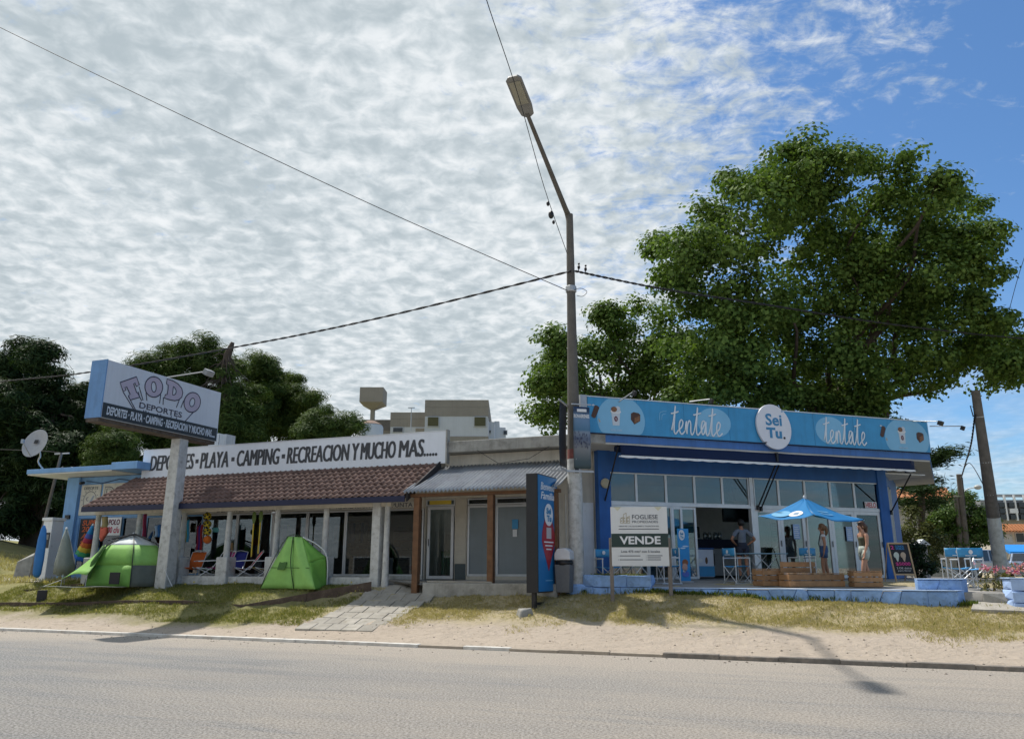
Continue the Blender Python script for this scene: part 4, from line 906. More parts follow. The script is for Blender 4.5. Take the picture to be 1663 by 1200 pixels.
far_building('cafe_house', 'low cream house with red tiled edge at right edge', 1617, 1700, 862, 62, 8, cream, [(1625, 1640, 868, 880, pale), (1648, 1660, 866, 880, dkg)], [(856, 862, pale)])
cp_ = at(1612, 862, 61.2); ct_ = thing('tiled_parapet', 'red tiled parapet running along the cream house roof', 'roof edge', (cp_.x, cp_.y-.4, cp_.z))
MB().add([(0, 0, -.05), (4.6, 0, -.05), (4.6, .9, .55), (0, .9, .55), (0, .9, -.05), (4.6, .9, -.05)], [(0, 1, 2, 3), (0, 4, 5, 1), (3, 2, 5, 4), (1, 5, 2), (0, 3, 4)]).build('tile_bed', ore, ct_)
for c in range(18): MB().obox((.12+c*.25, .42, .27), (.16, 1.0, .06), (R_(33), 0, 0)).build('tile', ore, ct_)
cq = at(1618, 884, 60); ca = thing('cafe_awning', 'bright blue awning over the far cream house front', 'awning', cq)
MB().add([(0, 0, 0), (4, 0, 0), (4, -1.6, -.55), (0, -1.6, -.55), (0, 0, -.04), (4, 0, -.04), (4, -1.6, -.8), (0, -1.6, -.8)], [(0, 3, 2, 1), (4, 5, 6, 7), (3, 7, 6, 2), (0, 4, 7, 3), (1, 2, 6, 5), (0, 1, 5, 4)]).build('cloth', M('bright_blue_cloth', (.02, .25, .72), .7), ca)
for q in (.1, 3.9): MB().cyl((q, -1.55, -.8), (q, -1.55, -2.9), .04, .04, 6).build('post', steel, ca)
mb = far_building('modern_block', 'grey and white modern building with balconies far right', 1592, 1720, 812, 95, 12, beige, [], [(812, 846, M('modern_grey', (.20, .21, .225), .6))])
o = Vector(mb.location)
for r in range(3):
    for c in range(5):
        p0 = at(1620+c*16, 816+r*10, 94.7); MB().box(p0.x-o.x, p0.x-o.x+1.0, -.5, -.05, p0.z-o.z-.55, p0.z-o.z).build('balcony', [dkg, whitew][(r+c) % 2 == 0 and r == 1], mb)
for c in range(7): p0 = at(1614+c*16, 806, 94.6); MB().box(p0.x-o.x, p0.x-o.x+.18, -.55, -.3, p0.z-o.z-2.9, p0.z-o.z+.2).build('fin', whitew, mb)
p0 = at(1614, 806, 94.6); p9 = at(1720, 806, 94.6); MB().box(p0.x-o.x, p9.x-o.x, -.2, .0, p0.z-o.z-.05, p0.z-o.z+.3).build('rail', M('rail_grey', (.3, .32, .34), .5), mb)
far_building('pink_wall_house', 'small pinkish stepped wall beside the far modern building', 1583, 1622, 845, 70, 5, M('pink_render', (.42, .34, .29), .9, .1), [], [(845, 849, whitew)])
sp_ = at(1497, 885, 34); sh = thing('garden_shrine', 'little white gabled garden house among shrubs', 'shrine', (sp_.x, sp_.y, gz(sp_.x, sp_.y)))
zz = at(1497, 885, 34).z-gz(sp_.x, sp_.y); MB().box(-.16, .16, -.12, .2, 0, zz).build('wall', M('shrine_grey', (.35, .33, .32), .9), sh); MB().prism([(-.3, zz), (0, zz+.25), (.3, zz)][::-1], -.2, .3).build('roof', whitew, sh)
# ------------------------------------------------------------------ grass (uncountable)
def in_path(x, y):
    p = LF.loc((x, y, FZ)); return -1.3 < p.x < .5 and -5.5 < p.y < 0
from mathutils import noise as mnoise
def patch_noise(x, y): return .5+.9*mnoise.noise((x*.9, y*.9, 3.))+.4*mnoise.noise((x*2.7, y*2.7, 8.))
def grass(name, label, cells, n, h, mat):
    C = []; D = []
    while len(C) < n:
        u0, u1, v0, v1 = random.choices(cells, [(c[1]-c[0])*(c[3]-c[2]) for c in cells])[0]
        u = random.uniform(u0, u1); v = random.uniform(v0, v1); p = KF.w(u, v)
        w = 1.80+1.5*(patch_noise(p.x*.6, p.y*.6)-.5)
        if u < -6: w -= 1.1
        if v < w+.9 and random.random() > sst(v, w, w+.9): continue
        if patch_noise(p.x*1.3+4, p.y*1.3) < .38 and random.random() < .6: continue
        if in_path(p.x, p.y): continue
        z = gzl(p.x, p.y, u, v)
        for k in range(3):
            hh = h*random.uniform(.5, 1.3); d = Vector((random.uniform(-.75, .75), random.uniform(-.75, .75), 1)); d.normalize()
            C.append((p.x+random.uniform(-.03, .03)+d.x*hh/2, p.y+random.uniform(-.03, .03)+d.y*hh/2, z+d.z*hh/2-.004)); D.append(tuple(d*hh))
    C = np.array(C); D = np.array(D); L = np.linalg.norm(D, axis=1, keepdims=True)
    o = leaf_object(name, C, D, 1., .16, mat, None, 0.)
    V = np.empty(len(o.data.vertices)*3, np.float32); o.data.vertices.foreach_get('co', V); V = V.reshape(-1, 4, 3); V = C[:, None, :]+(V-C[:, None, :])*L[:, None, :]
    o.data.vertices.foreach_set('co', V.ravel().astype(np.float32)); tag(o, label, 'grass', kind='stuff'); return o
drymat = leafmat('dry_grass', (.53, .45, .26), (.40, .34, .165), .3, .8); greenmat = leafmat('lawn_grass', (.12, .165, .035), (.38, .33, .13), .3, .7)
grass('dry_grass', 'short dry yellowish grass on the sandy roadside bank', [(-4.5, 10.5, .9, 4.25)], 95000, .055, drymat)
grass('lawn_grass', 'greener short lawn grass in front of the sports shop', [(-18, -4.0, 2.1, 6.0), (-18, -5, 1.3, 2.2)], 110000, .065, greenmat)
grass('tall_grass', 'taller green grass along the foot of blue low wall', [(.3, 8.8, 4.02, 4.2)], 5200, .13, leafmat('edge_grass', (.06, .12, .02), (.20, .22, .06), .3, .6))
grass('weed_tufts', 'scattered taller weeds in the dry roadside grass', [(-16, 10.5, 1.2, 4.2)], 1500, .11, leafmat('weed', (.18, .19, .06), (.48, .41, .21), .3, .7))
grass('bank_grass', 'dry grass on the rising bank left of the annex', [(-30, -17, 3.5, 14)], 16000, .16, drymat)
# ------------------------------------------------------------------ paths, slabs, edging
slabm = M('path_slab', (.34, .315, .27), .95, .18, 3, .5, 30, dirt=((.2, .17, .12), .35, 4), rnd=.12)
path = thing('path', None, None); structure(path)
for r in range(8):
    for c in range(5):
        def P(x, y):
            q = LF.w(x, y); return Vector((q.x, q.y, gz(q.x, q.y)))
        x0 = -1.16+c*.42+.02*(r % 3)-.10*(7-r)*.6; yy = -4.75+r*.44; w, l = .405, .425
        a, b_, d_, e_ = P(x0, yy), P(x0+w, yy), P(x0+w-.05, yy+l), P(x0-.05, yy+l); k = Vector((0, 0, .028+.012*random.random()))
        MB().add([q-Vector((0, 0, .06)) for q in (a, b_, d_, e_)]+[q+k for q in (a, b_, d_, e_)], [(0, 3, 2, 1), (4, 5, 6, 7), (0, 1, 5, 4), (1, 2, 6, 5), (2, 3, 7, 6), (3, 0, 4, 7)]).build('paving_slab', slabm, path, bevel=.01)
porch = structure(MB().add([tuple(LF.w(*q)) for q in ((-.9, -1.4, -.03), (.42, -2.2, -.10), (.42, .0, -.006), (-.9, 0, -.006))], [(0, 1, 2, 3)]).build('walkway', slabm))
pv = thing('porch_slab', None, None, LF.o, LR); structure(pv)
MB().box(.45, 4.1, -2.2, -.02, -.55, -.045).build('slab', concrete, pv, bevel=.02)
for k in range(3): MB().obox((.9+.55*k, -2.02, -.022), (.7, .22, .05), (0, .02, .05*k)).build('loose_slab', slabm, pv, bevel=.01)
def patio_pt(u, v):
    A = KF.w(.5+10.2*u, 4.25); B = RF.w(-3.3+13.5*u, .0); p = A.lerp(B, v); return (p.x, p.y, pz(p.x, p.y))
structure(MB().grid(patio_pt, 30, 10).build('patio', M('patio_cement', (.30, .285, .26), .9, .2, 1.5, .3, 30, dirt=((.16, .14, .12), .3, 2)), None, smooth=True)); _s = bpy.data.objects['patio'].modifiers.new('solid', 'SOLIDIFY'); _s.thickness = .6; _s.offset = -1
swp = [KF.w(8.6, 3.55), KF.w(16, 3.2), KF.w(16, 4.2), KF.w(8.8, 4.3)]
structure(MB().add([(p.x, p.y, gz(p.x, p.y)+.06) for p in swp]+[(p.x, p.y, gz(p.x, p.y)-.1) for p in swp], [(0, 1, 2, 3), (0, 4, 5, 1), (1, 5, 6, 2), (2, 6, 7, 3), (3, 7, 4, 0)]).build('pavement', slabm))
st = [RF.w(8.2, 0), RF.w(30, 10), RF.w(60, 60), RF.w(16, 40), RF.w(12, 8)]
structure(MB().add([(p.x, p.y, max(gz(p.x, p.y), .85)+.03) for p in st], [(0, 1, 2, 3, 4)]).build('side_street', M('side_street', (.17, .155, .14), .95, .2, 1, .3)))
ap_ = [LF.w(-16.6, -1.2), LF.w(-14.3, -1.5), LF.w(-13.6, -.2), LF.w(-15.2, .0), LF.w(-22, 2.2), LF.w(-22, .6)]
structure(MB().add([(p.x, p.y, gz(p.x, p.y)+.03) for p in ap_], [(0, 1, 2, 3, 4, 5)]).build('apron', slabm))
def board(name, label, A, B, h, th, sink=.1, follow=False):
    A = Vector(A); B = Vector(B); t = thing(name, label, 'edging', A, 0); d = (B-A); L = d.xy.length; u = Vector((d.x, d.y, 0))/L; n = Vector((-u.y, u.x, 0))*th; k = max(1, int(L/1.6))
    for i in range(k):
        p0 = d*(i/k)+u*.004; p1 = d*((i+1)/k)-u*.004
        if follow:
            for q in (p0, p1): w_ = A+q; q.z = gzl(w_.x, w_.y)-A.z
        w = Vector((0, 0, .012*random.uniform(-1, 1)))
        P = [p0, p1, p1+n, p0+n]
        MB().add([q-Vector((0, 0, sink)) for q in P]+[q+Vector((0, 0, h))+w for q in P], [(0, 3, 2, 1), (4, 5, 6, 7), (0, 1, 5, 4), (1, 2, 6, 5), (2, 3, 7, 6), (3, 0, 4, 7)]).build('plank', darkwood, t, bevel=.006)
    return t
def gp(px, py): return on_ground(px, py)
e1_ = gp(391, 993); e0_ = gp(2, 985); ez_ = gz
board('timber_edging', 'low dark timber edging along front of green lawn', e0_+(e0_-e1_)*.15, Vector((e1_.x, e1_.y, gz(e1_.x, e1_.y))), .11, .05, .1, True)
fe = LF.w(-1.15, -2.05); board('timber_edging', 'reddish brown plank edging climbing beside the slab path', Vector((e1_.x, e1_.y, gz(e1_.x, e1_.y))), Vector((fe.x, fe.y, gz(fe.x, fe.y)+.10)), .16, .06)
q0 = gp(38, 962); q1 = gp(132, 951); board('timber_edging', 'short weathered plank left of the dome tent', q0, q1, .08, .05)
sb = gp(67, 975); s_ = thing('stub_post', 'short dark wooden stub standing in the left lawn', 'post', sb, .4); MB().box(-.13, .13, -.05, .05, -.1, .30).build('stub', M('dark_stub', (.05, .048, .052), .9), s_, bevel=.02)
# ------------------------------------------------------------------ roadside sign
P1 = at(169, 632, 21.2); P2 = at(355, 673, 25.3); ang = math.atan2(P2.y-P1.y, P2.x-P1.x); W = (P2-P1).xy.length
zb, zt_ = 5.52, 7.12
sgn = thing('roadside_sign', 'tall grey cabinet sign with cartoon lettering on concrete post', 'sign', (P1.x, P1.y, 0), ang)
MB().box(.02, W, .03, .52, zb, zt_).build('cabinet', lightblue, sgn, bevel=.008); MB().box(0, W+.01, -.01, .027, zb, zt_+.01).build('face', sign_grey, sgn); MB().box(-.03, .0, -.02, .55, zb, zt_+.02).build('end_panel', M('sign_end_blue', (.13, .27, .50), .6, .12, 3, streak=.3), sgn)
MB().box(.02, W-.02, -.02, -.012, zb+.01, zb+.42).build('black_band', M('band_black', (.03, .038, .045), .5, .2, 4), sgn); MB().box(-.02, W, .05, .5, zb-.10, zb-.004).build('rusty_frame', M('rusty_steel', (.10, .08, .065), .9, .4, 9, .6, 20), sgn)
for k in range(7): MB().obox((W*.07+k*W*.14, .25, zb-.06), (.02, .4, .12), (0, .3*(k % 2), 0)).build('frame_rib', M('rusty_steel', (.10, .08, .065)), sgn)
pxs = W*.718; pb = gz(*(Vector((P1.x, P1.y, 0))+Vector((math.cos(ang)*pxs, math.sin(ang)*pxs, 0))).xy)
a_, b_ = .205, .175
MB().add([(pxs-a_, .27-a_, pb-.3), (pxs+a_, .27-a_, pb-.3), (pxs+a_, .27+a_, pb-.3), (pxs-a_, .27+a_, pb-.3), (pxs-b_, .27-b_, zb-.1), (pxs+b_, .27-b_, zb-.1), (pxs+b_, .27+b_, zb-.1), (pxs-b_, .27+b_, zb-.1)], [(0, 3, 2, 1), (4, 5, 6, 7), (0, 1, 5, 4), (1, 2, 6, 5), (2, 3, 7, 6), (3, 0, 4, 7)]).build('post', oldwhite, sgn, bevel=.02)
text('DEPORTES · PLAYA · CAMPING · RECREACION Y MUCHO MAS.....', M('sign_letter_grey', (.55, .60, .66), .5, .2, 18), sgn, W*.035, W*.975, zb+.10, zb+.34, -.026, .03, .08, dep=.004)
FX = lambda px: (px-169)/(355-169)
def fx(f): # perspective-correct share along the face
    a, c = 21.2, 25.3; return W*f*a/(c-f*(c-a))
pinkish = M('sign_letter_pink', (.42, .38, .47), .6, .08); ink = M('sign_ink', (.035, .035, .06), .5)
def zf(px, py):  # height on the face at a picture point
    d = at(px, py, 1.)-Vector((0, 0, CH)); nx, ny = -math.sin(ang), math.cos(ang)
    T = (P1.x*nx+P1.y*ny)/(d.x*nx+d.y*ny); p = Vector((0, 0, CH))+d*T
    return ((p.x-P1.x)*math.cos(ang)+(p.y-P1.y)*math.sin(ang), p.z)
def zpx(L): # points read from the enlarged sign (pixels of a 6.93x crop at 130,570)
    return [zf(130+x/6.93, 570+y/6.93) for x, y in L]
Tq = zpx([(445, 355), (630, 290), (662, 380), (630, 400), (612, 360), (598, 368), (632, 470), (652, 462), (668, 520), (560, 552), (540, 500), (560, 490), (520, 405), (500, 412), (512, 440), (480, 455)])
MB().prism(Tq, -.016, -.012).build('letter', pinkish, sgn); stroke(sgn, 'letter_outline', ink, Tq, -.018, .035, True, 0)
for (cx, cz, rx, rz, ir, iz, rot) in ((825, 405, 100, 115, 27, 58, -4), (1258, 578, 92, 112, 28, 48, 12)):
    o_, i_ = [], []
    for k in range(28):
        q = 2*math.pi*k/28; cr, sr = math.cos(R_(rot)), math.sin(R_(rot))
        for L_, a, b in ((o_, rx, rz), (i_, ir, iz)): L_.append((cx+a*math.cos(q)*cr-b*math.sin(q)*sr, cz+a*math.cos(q)*sr+b*math.sin(q)*cr))
    O, I = zpx(o_), zpx(i_); MB().ring(O, I, -.016, -.012).build('letter', pinkish, sgn); stroke(sgn, 'letter_outline', ink, O, -.018, .035, True, 0); stroke(sgn, 'letter_outline', ink, I, -.018, .03, True, 0)
Do = [(975, 315), (1040, 335), (1100, 372), (1140, 420), (1152, 470), (1140, 520), (1105, 550), (1060, 560), (1000, 548), (945, 530), (955, 490), (975, 490), (985, 440), (988, 385), (968, 372)]
Di = [(1045, 400), (1055, 408), (1065, 420), (1075, 440), (1078, 460), (1072, 478), (1062, 490), (1050, 495), (1042, 495), (1036, 492), (1036, 485), (1037, 470), (1040, 450), (1043, 425), (1044, 408)]
O, I = zpx(Do), zpx(Di); MB().ring(O, I, -.016, -.012).build('letter', pinkish, sgn); stroke(sgn, 'letter_outline', ink, O, -.018, .035, True, 0); stroke(sgn, 'letter_outline', ink, I, -.018, .03, True, 0)
for L_ in ([(480, 460), (620, 690)], [(540, 510), (640, 700)], [(640, 470), (690, 560)], [(660, 400), (705, 555)], [(738, 470), (748, 560)], [(905, 490), (890, 590)], [(935, 520), (930, 605)], [(1115, 545), (1080, 635)], [(1160, 560), (1130, 640)], [(1270, 690), (1165, 805)], [(710, 665), (722, 715)], [(735, 670), (748, 722)], [(765, 685), (772, 730)], [(868, 705), (865, 750)], [(905, 712), (905, 758)], [(1025, 730), (1010, 775)], [(1085, 745), (1070, 790)]):
    stroke(sgn, 'speed_line', ink, zpx(L_), -.015, .032, False, 0)
A_, B_ = zpx([(660, 640), (1140, 735)]); hh = zpx([(660, 565)])[0][1]-A_[1]
text('DEPORTES', ink, sgn, A_[0], B_[0], A_[1]-.0, A_[1]+hh*.92, -.016, .012, dep=.004)
fl = zpx([(985, 270)])[0]; MB().tube([(fl[0], .1, zt_), (fl[0]+.6, -.9, zt_+.25)], .02, 6).build('lamp_arm', steel, sgn); MB().obox((fl[0]+.62, -.98, zt_+.2), (.3, .2, .18), (.5, 0, 0)).build('lamp_head', M('lamp_grey', (.25, .26, .27), .5), sgn, bevel=.02)
# ------------------------------------------------------------------ street lamp pole with banners
lp = Vector((1.62, 20.1, gz(1.62, 20.1))); LP = thing('street_lamp', 'tall concrete street lamp with whitewashed foot beside the shops', 'street lamp', lp)
zw = 4.30; H = 11.2-lp.z
MB().lathe([(.20, -.3), (.195, .25), (.185, zw-lp.z)], (0, 0, 0), 18).build('white_foot', oldwhite, LP, smooth='auto')
MB().lathe([(.183, zw-lp.z+.002), (.175, zw-lp.z+.25)], (0, 0, 0), 18).build('red_band', M('faded_red', (.20, .07, .06), .9, .3, 8), LP, smooth='auto')
MB().lathe([(.174, zw-lp.z+.252), (.13, 6.5), (.095, H)], (0, 0, 0), 18).build('shaft', polem, LP, smooth='auto')
hd = Vector((.27, 16.55, 12.4))-lp; tp = Vector((-.05, 0, H)); arm = (hd-tp).normalized()
MB().tube(catmull([(-.0, 0, H-.25), tp, tp+arm*.35, tp+(hd-tp)*.5, hd-arm*.3], 4), [.093-.0028*i for i in range(17)], 12).build('arm', polem, LP, smooth=True)
head = thing('lamp_tmp', None, None); bpy.data.objects.remove(head)
hm = MB(); ux = Vector((arm.y, -arm.x, 0)).normalized(); un = ux.cross(arm)
def hp(a, b, c): return hd+arm*a+ux*b+un*c
ho = [(-.42, .06), (-.35, .16), (-.1, .20), (.72, .20), (.80, .12), (.80, -.12), (.72, -.20), (-.1, -.20), (-.35, -.16), (-.42, -.06)]
n_ = len(ho); up_ = 1 if un.z > 0 else -1
hm.add([hp(a, b, -.0) for a, b in ho]+[hp(a*.97, b*.9, .09*up_) for a, b in ho], [tuple(range(n_)), tuple(range(2*n_-1, n_-1, -1))]+[(i, n_+i, n_+(i+1) % n_, (i+1) % n_) for i in range(n_)])
ho_ = hm.build('lamp_head', M('lamp_head_grey', (.20, .20, .19), .5), LP, bevel=.015)
lz = [(.0, .14), (.66, .14), (.66, -.14), (.0, -.14)]; MB().add([hp(a, b, -.02*up_) for a, b in lz]+[hp(a, b, -.006*up_) for a, b in lz], [(0, 1, 2, 3), (7, 6, 5, 4)]+[(i, 4+i, 4+(i+1) % 4, (i+1) % 4) for i in range(4)]).build('lens', M('led_lens', (.30, .29, .23), .3), ho_)
MB().lathe([(.14, 7.9-lp.z*0), (.15, 7.92), (.15, 8.05), (.14, 8.07)], (0, 0, 0), 14).build('cable_clamp', steel, LP)
blk = MB().lathe([(.29, -.25), (.29, .14), (.26, .2)], (0, 0, 0), 8).build('blue_base', stoneblue, LP, bevel=.02)
# banners
BN = thing('street_banner', 'blue beach photo banner hanging on street lamp bracket', 'banner', lp, R_(14))
def bz(py): return at(940, py, 20.6).z-lp.z
bm_, nt, bb = nodemat('banner_print'); t_ = nt.nodes.new('ShaderNodeTexCoord'); sp3 = nt.nodes.new('ShaderNodeSeparateXYZ'); nt.links.new(t_.outputs['Generated'], sp3.inputs[0]); rp = nt.nodes.new('ShaderNodeValToRGB'); nt.links.new(sp3.outputs[2], rp.inputs[0])
e = rp.color_ramp.elements; e[0].color = (.03, .06, .07, 1); e[1].color = (.02, .045, .10, 1); e[1].position = .93
for p_, c_ in ((.12, (.06, .09, .10)), (.32, (.20, .21, .22)), (.48, (.10, .13, .20)), (.58, (.20, .25, .32)), (.62, (.07, .17, .28)), (.84, (.16, .26, .40))): q = e.new(p_); q.color = (*c_, 1)
nt.links.new(rp.outputs[0], bb.inputs['Base Color']); bb.inputs['Roughness'].default_value = .6
bx1 = .22; bw = .46
bc = MB().grid(lambda u, v: (bx1-.30+bw*u, -.20+.02*math.sin(3*u+5*v), bz(766)+(bz(664)-bz(766))*v), 8, 16).build('cloth', bm_, BN, smooth=True, solid=.004)
text('BONAERENSE', paper, bc, bx1-.29, bx1+.13, bz(683), bz(677), -.235, .03, dep=.003); MB().box(bx1-.20, bx1+.06, -.235, -.232, bz(673), bz(668)).build('title_plate', paper, bc)
for k in range(46):
    q = (bx1-.28+bw*.9*random.random(), bz(708+26*random.random()**1.2)); MB().prism([(q[0], q[1]), (q[0]+.012, q[1]), (q[0]+.010, q[1]+.05), (q[0]+.002, q[1]+.05)], -.234, -.231).build('printed_bather', M('bather_ink', (.035, .04, .09), .6), bc)
MB().box(-.12, .42, -.215, -.185, bz(661), bz(659)).build('rod', steel, BN); MB().box(-.7, .45, -.215, -.185, bz(772), bz(769)).build('rod', steel, BN); MB().box(-.05, .05, -.2, .2, bz(773), bz(766)).build('bracket', black, BN)
B2 = thing('street_banner', 'black backed banner seen edge on left of lamp pole', 'banner', lp, R_(72))
MB().grid(lambda u, v: (-.95+.72*u, .14+.02*math.sin(4*v), bz(766)+(bz(664)-bz(766))*v), 6, 12).build('cloth', black, B2, smooth=True, solid=.004); MB().box(-.98, 0, .12, .16, bz(662), bz(660)).build('rod', steel, B2); MB().box(-.98, 0, .12, .16, bz(771), bz(769)).build('rod', steel, B2)
# ------------------------------------------------------------------ wires
def wire(name, label, pts, r, sm=8, twist=0):
    P = catmull(pts, sm); t = thing(name, label, 'cable', P[0]); o = P[0]; Q = [p-o for p in P]
    if twist:
        Q2 = catmull(Q, 6); 
        for ph in (0, math.pi): MB().tube([p+Vector((0, r*.8*math.cos(i*.9+ph), r*.8*math.sin(i*.9+ph))) for i, p in enumerate(Q2)], r*.75, 5).build('strand', wirem, t, smooth=True)
    else: MB().tube(Q, r, 6).build('strand', wirem, t, smooth=True)
    return t
pa = lp+Vector((0, -.14, 9.45-lp.z))
wire('twisted_cable', 'thick twisted cable sagging left from lamp pole behind sign', [at(-160, 640, 36), at(0, 620, 33), at(140, 605, 30.5), at(375, 565, 27), at(600, 520, 24.2), pa], .024, 8, 1)
wire('twisted_cable', 'thick twisted cable running right across the big tree', [pa+Vector((.1, 0, 0)), at(1080, 470, 22.4), at(1250, 496, 24), at(1450, 527, 27), at(1663, 550, 30), at(1850, 560, 34)], .024, 8, 1)
wire('overhead_wire', 'thin wire crossing the cloudy sky from upper left corner', [at(-250, -80, 25), at(0, 45, 23.5), at(300, 190, 22.6), at(620, 340, 22), lp+Vector((0, -.1, 8.85-lp.z))], .011)
w3 = wire('overhead_wire', 'thin wire with insulators dropping beside the lamp head', [at(760, -110, 13), at(790, 0, 14.5), at(840, 150, 17), at(884, 305, 19.8), lp+Vector((-.08, 0, 10.0-lp.z))], .009)
for (px_, py_, T_, r_) in ((890, 331, 20.3, .045), (895, 349, 20.5, .075), (899, 361, 20.7, .04)):
    p = at(px_, py_, T_)-Vector(w3.location); MB().ball(p, r_, 10, 8, (1, 1, 1.5)).build('insulator', black, w3, smooth=True)
wire('overhead_wire', 'thin wire at the right edge beside tree crown', [at(1690, 350, 30), at(1663, 420, 30), at(1640, 500, 30), at(1605, 650, 29.5)], .012)
for i, (px_, py_) in enumerate(((940, 440), (951, 443))):
    p = at(px_, py_-3, 21.5); bd_ = thing('bird', ['small dark bird on the cable next to lamp pole', 'small dark bird on the cable further from lamp pole'][i], 'bird', p)
    MB().ball((0, 0, .05), .05, 10, 8, (.8, 1.3, 1.2)).build('body', black, bd_, smooth=True); MB().ball((0, -.05, .13), .032, 8, 6).build('head', black, bd_, smooth=True); MB().obox((0, .09, 0), (.03, .12, .012), (.7, 0, 0)).build('tail', black, bd_)
wire('service_loop', 'curled wire end on the lamp pole below the clamps', [lp+Vector((.05, -.12, 8.9-lp.z)), lp+Vector((.25, -.14, 8.95-lp.z)), lp+Vector((.42, -.14, 8.85-lp.z)), lp+Vector((.3, -.14, 8.72-lp.z)), lp+Vector((.14, -.12, 8.75-lp.z))], .008)
# right-hand poles
b1 = at(1627, 935, 26.5); b1.z = gz(b1.x, b1.y); t1 = at(1584, 634, 26.8)
UPl = thing('utility_pole', 'thick leaning wooden pole with whitewashed base at right', 'utility pole', b1); d = t1-b1
MB().tube([-d*.03, d*.33], [.225, .205], 14).build('white_foot', oldwhite, UPl, smooth='auto'); MB().tube([d*.3301, d], [.203, .135], 14).build('shaft', M('pole_wood', (.145, .128, .112), .95, .3, 5, .8, 14, streak=.5), UPl, smooth='auto')
for f_ in (.45, .62, .86): MB().tube([d*f_-d*.002, d*f_+d*.002], [.215-.085*f_+.012]*2, 12).build('wire_band', steel, UPl)
hk = MB().tube([d*.90, d*.90+Vector((-.25, 0, .12)), d*.86+Vector((-.2, 0, 0))], .02, 6).build('hook', black, UPl)
wire('twisted_cable', 'twisted drop cable hanging from the leaning wooden pole', [b1+d*.87+Vector((-.2, -.1, 0)), at(1577, 720, 28), at(1567, 755, 34), at(1561, 776, 42)], .03, 6, 1)
wire('overhead_wire', 'short straight wire joining the two right hand poles', [b1+d*.42, at(1575, 752, 36), at(1561, 772, 43)], .018)
b2 = at(1573, 925, 43); b2.z = gz(b2.x, b2.y); t2 = at(1557, 770, 43)
U2 = thing('utility_pole', 'pair of strapped wooden poles with curved lamp arm', 'utility pole', b2); d2 = t2-b2
MB().tube([-d2*.02, d2], [.19, .13], 10).build('shaft', M('pole_wood', (.145, .128, .112)), U2, smooth='auto'); MB().tube([Vector((-.3, .1, -.2)), d2*.8+Vector((-.22, .1, 0))], [.16, .12], 10).build('splint', M('pole_wood', (.145, .128, .112)), U2, smooth='auto')
la = at(1588, 791, 42.6)-b2; MB().tube(catmull([d2*.80, d2*.80+Vector((.4, 0, .35)), la], 5), .025, 6).build('lamp_arm', steel, U2, smooth=True); MB().ball(la, .16, 10, 8, (1.3, 1, .8)).build('lamp_globe', M('globe', (.5, .5, .46), .4), U2, smooth=True); MB().tube([d2*.97+Vector((.15, 0, 0)), d2*.72+Vector((.15, 0, 0))], .05, 6).build('cable_box', black, U2)
# pole and dish at the left
pp = at(100, 735, 29.5); Lp = thing('annex_pole', 'thin pole with crosspiece rising behind the blue annex', 'pole', (pp.x-.25, pp.y, gz(pp.x, pp.y))); hh_ = pp.z-gz(pp.x, pp.y)
MB().tube([(-.25, 0, -.2), (.25, 0, hh_)], [.07, .05], 8).build('shaft', M('pole_wood', (.145, .128, .112)), Lp, smooth='auto'); MB().tube([(.0, 0, hh_-.05), (.55, 0, hh_-.02)], .03, 6).build('crosspiece', steel, Lp)
wire('overhead_wire', 'dark wire along left conifer towards the annex pole', [at(-60, 728, 31), at(60, 732, 30), at(98, 735, 29.5)], .014)
dbp = LF.w(-15.55, -.75, 3.725); ds = thing('satellite_dish', 'grey satellite dish on bent arm above blue annex roof', 'satellite dish', dbp)
dc = at(60, 722, 27.2)-dbp
MB().tube(catmull([(0, 0, 0), dc*.35+Vector((-.12, 0, -.02)), dc*.7+Vector((.0, .1, -.1)), dc+Vector((0, .08, 0))], 4), .028, 8).build('mast', steel, ds, smooth=True)
dn = Vector((-.10, -.93, .32)).normalized(); rotq = dn.to_track_quat('Z', 'Y').to_matrix()
prof = [(.47*i/7, .12*(i/7)**2) for i in range(8)]; V_ = MB(); V_.lathe(prof+[(.48, .118), (.40, .075), (.2, .0), (.02, -.02)], (0, 0, 0), 24); V_.v = [tuple(rotq @ Vector((x*.92, y*1.12, z))+dc) for x, y, z in V_.v]; dsh = V_.build('dish', M('dish_grey', (.40, .40, .40), .5, .12, 4, dirt=((.2, .2, .19), .3, 4)), ds, smooth='auto')
lk = rotq @ Vector((0, 0, .0)); MB().tube([dc+rotq @ Vector((0, -.5, .05)), dc+rotq @ Vector((0, -.25, .62))], .018, 6).build('feed_arm', steel, ds); MB().obox(dc+rotq @ Vector((0, -.22, .66)), (.09, .09, .14)).build('feed_horn', M('feed_grey', (.3, .36, .42), .5), ds, bevel=.01)
mk = MB(); mk.box(-.10, .05, .02, .16, .055, .060); mk.v = [tuple(rotq @ Vector(q)+dc) for q in mk.v]; mk.build('dish_mark', black, dsh)
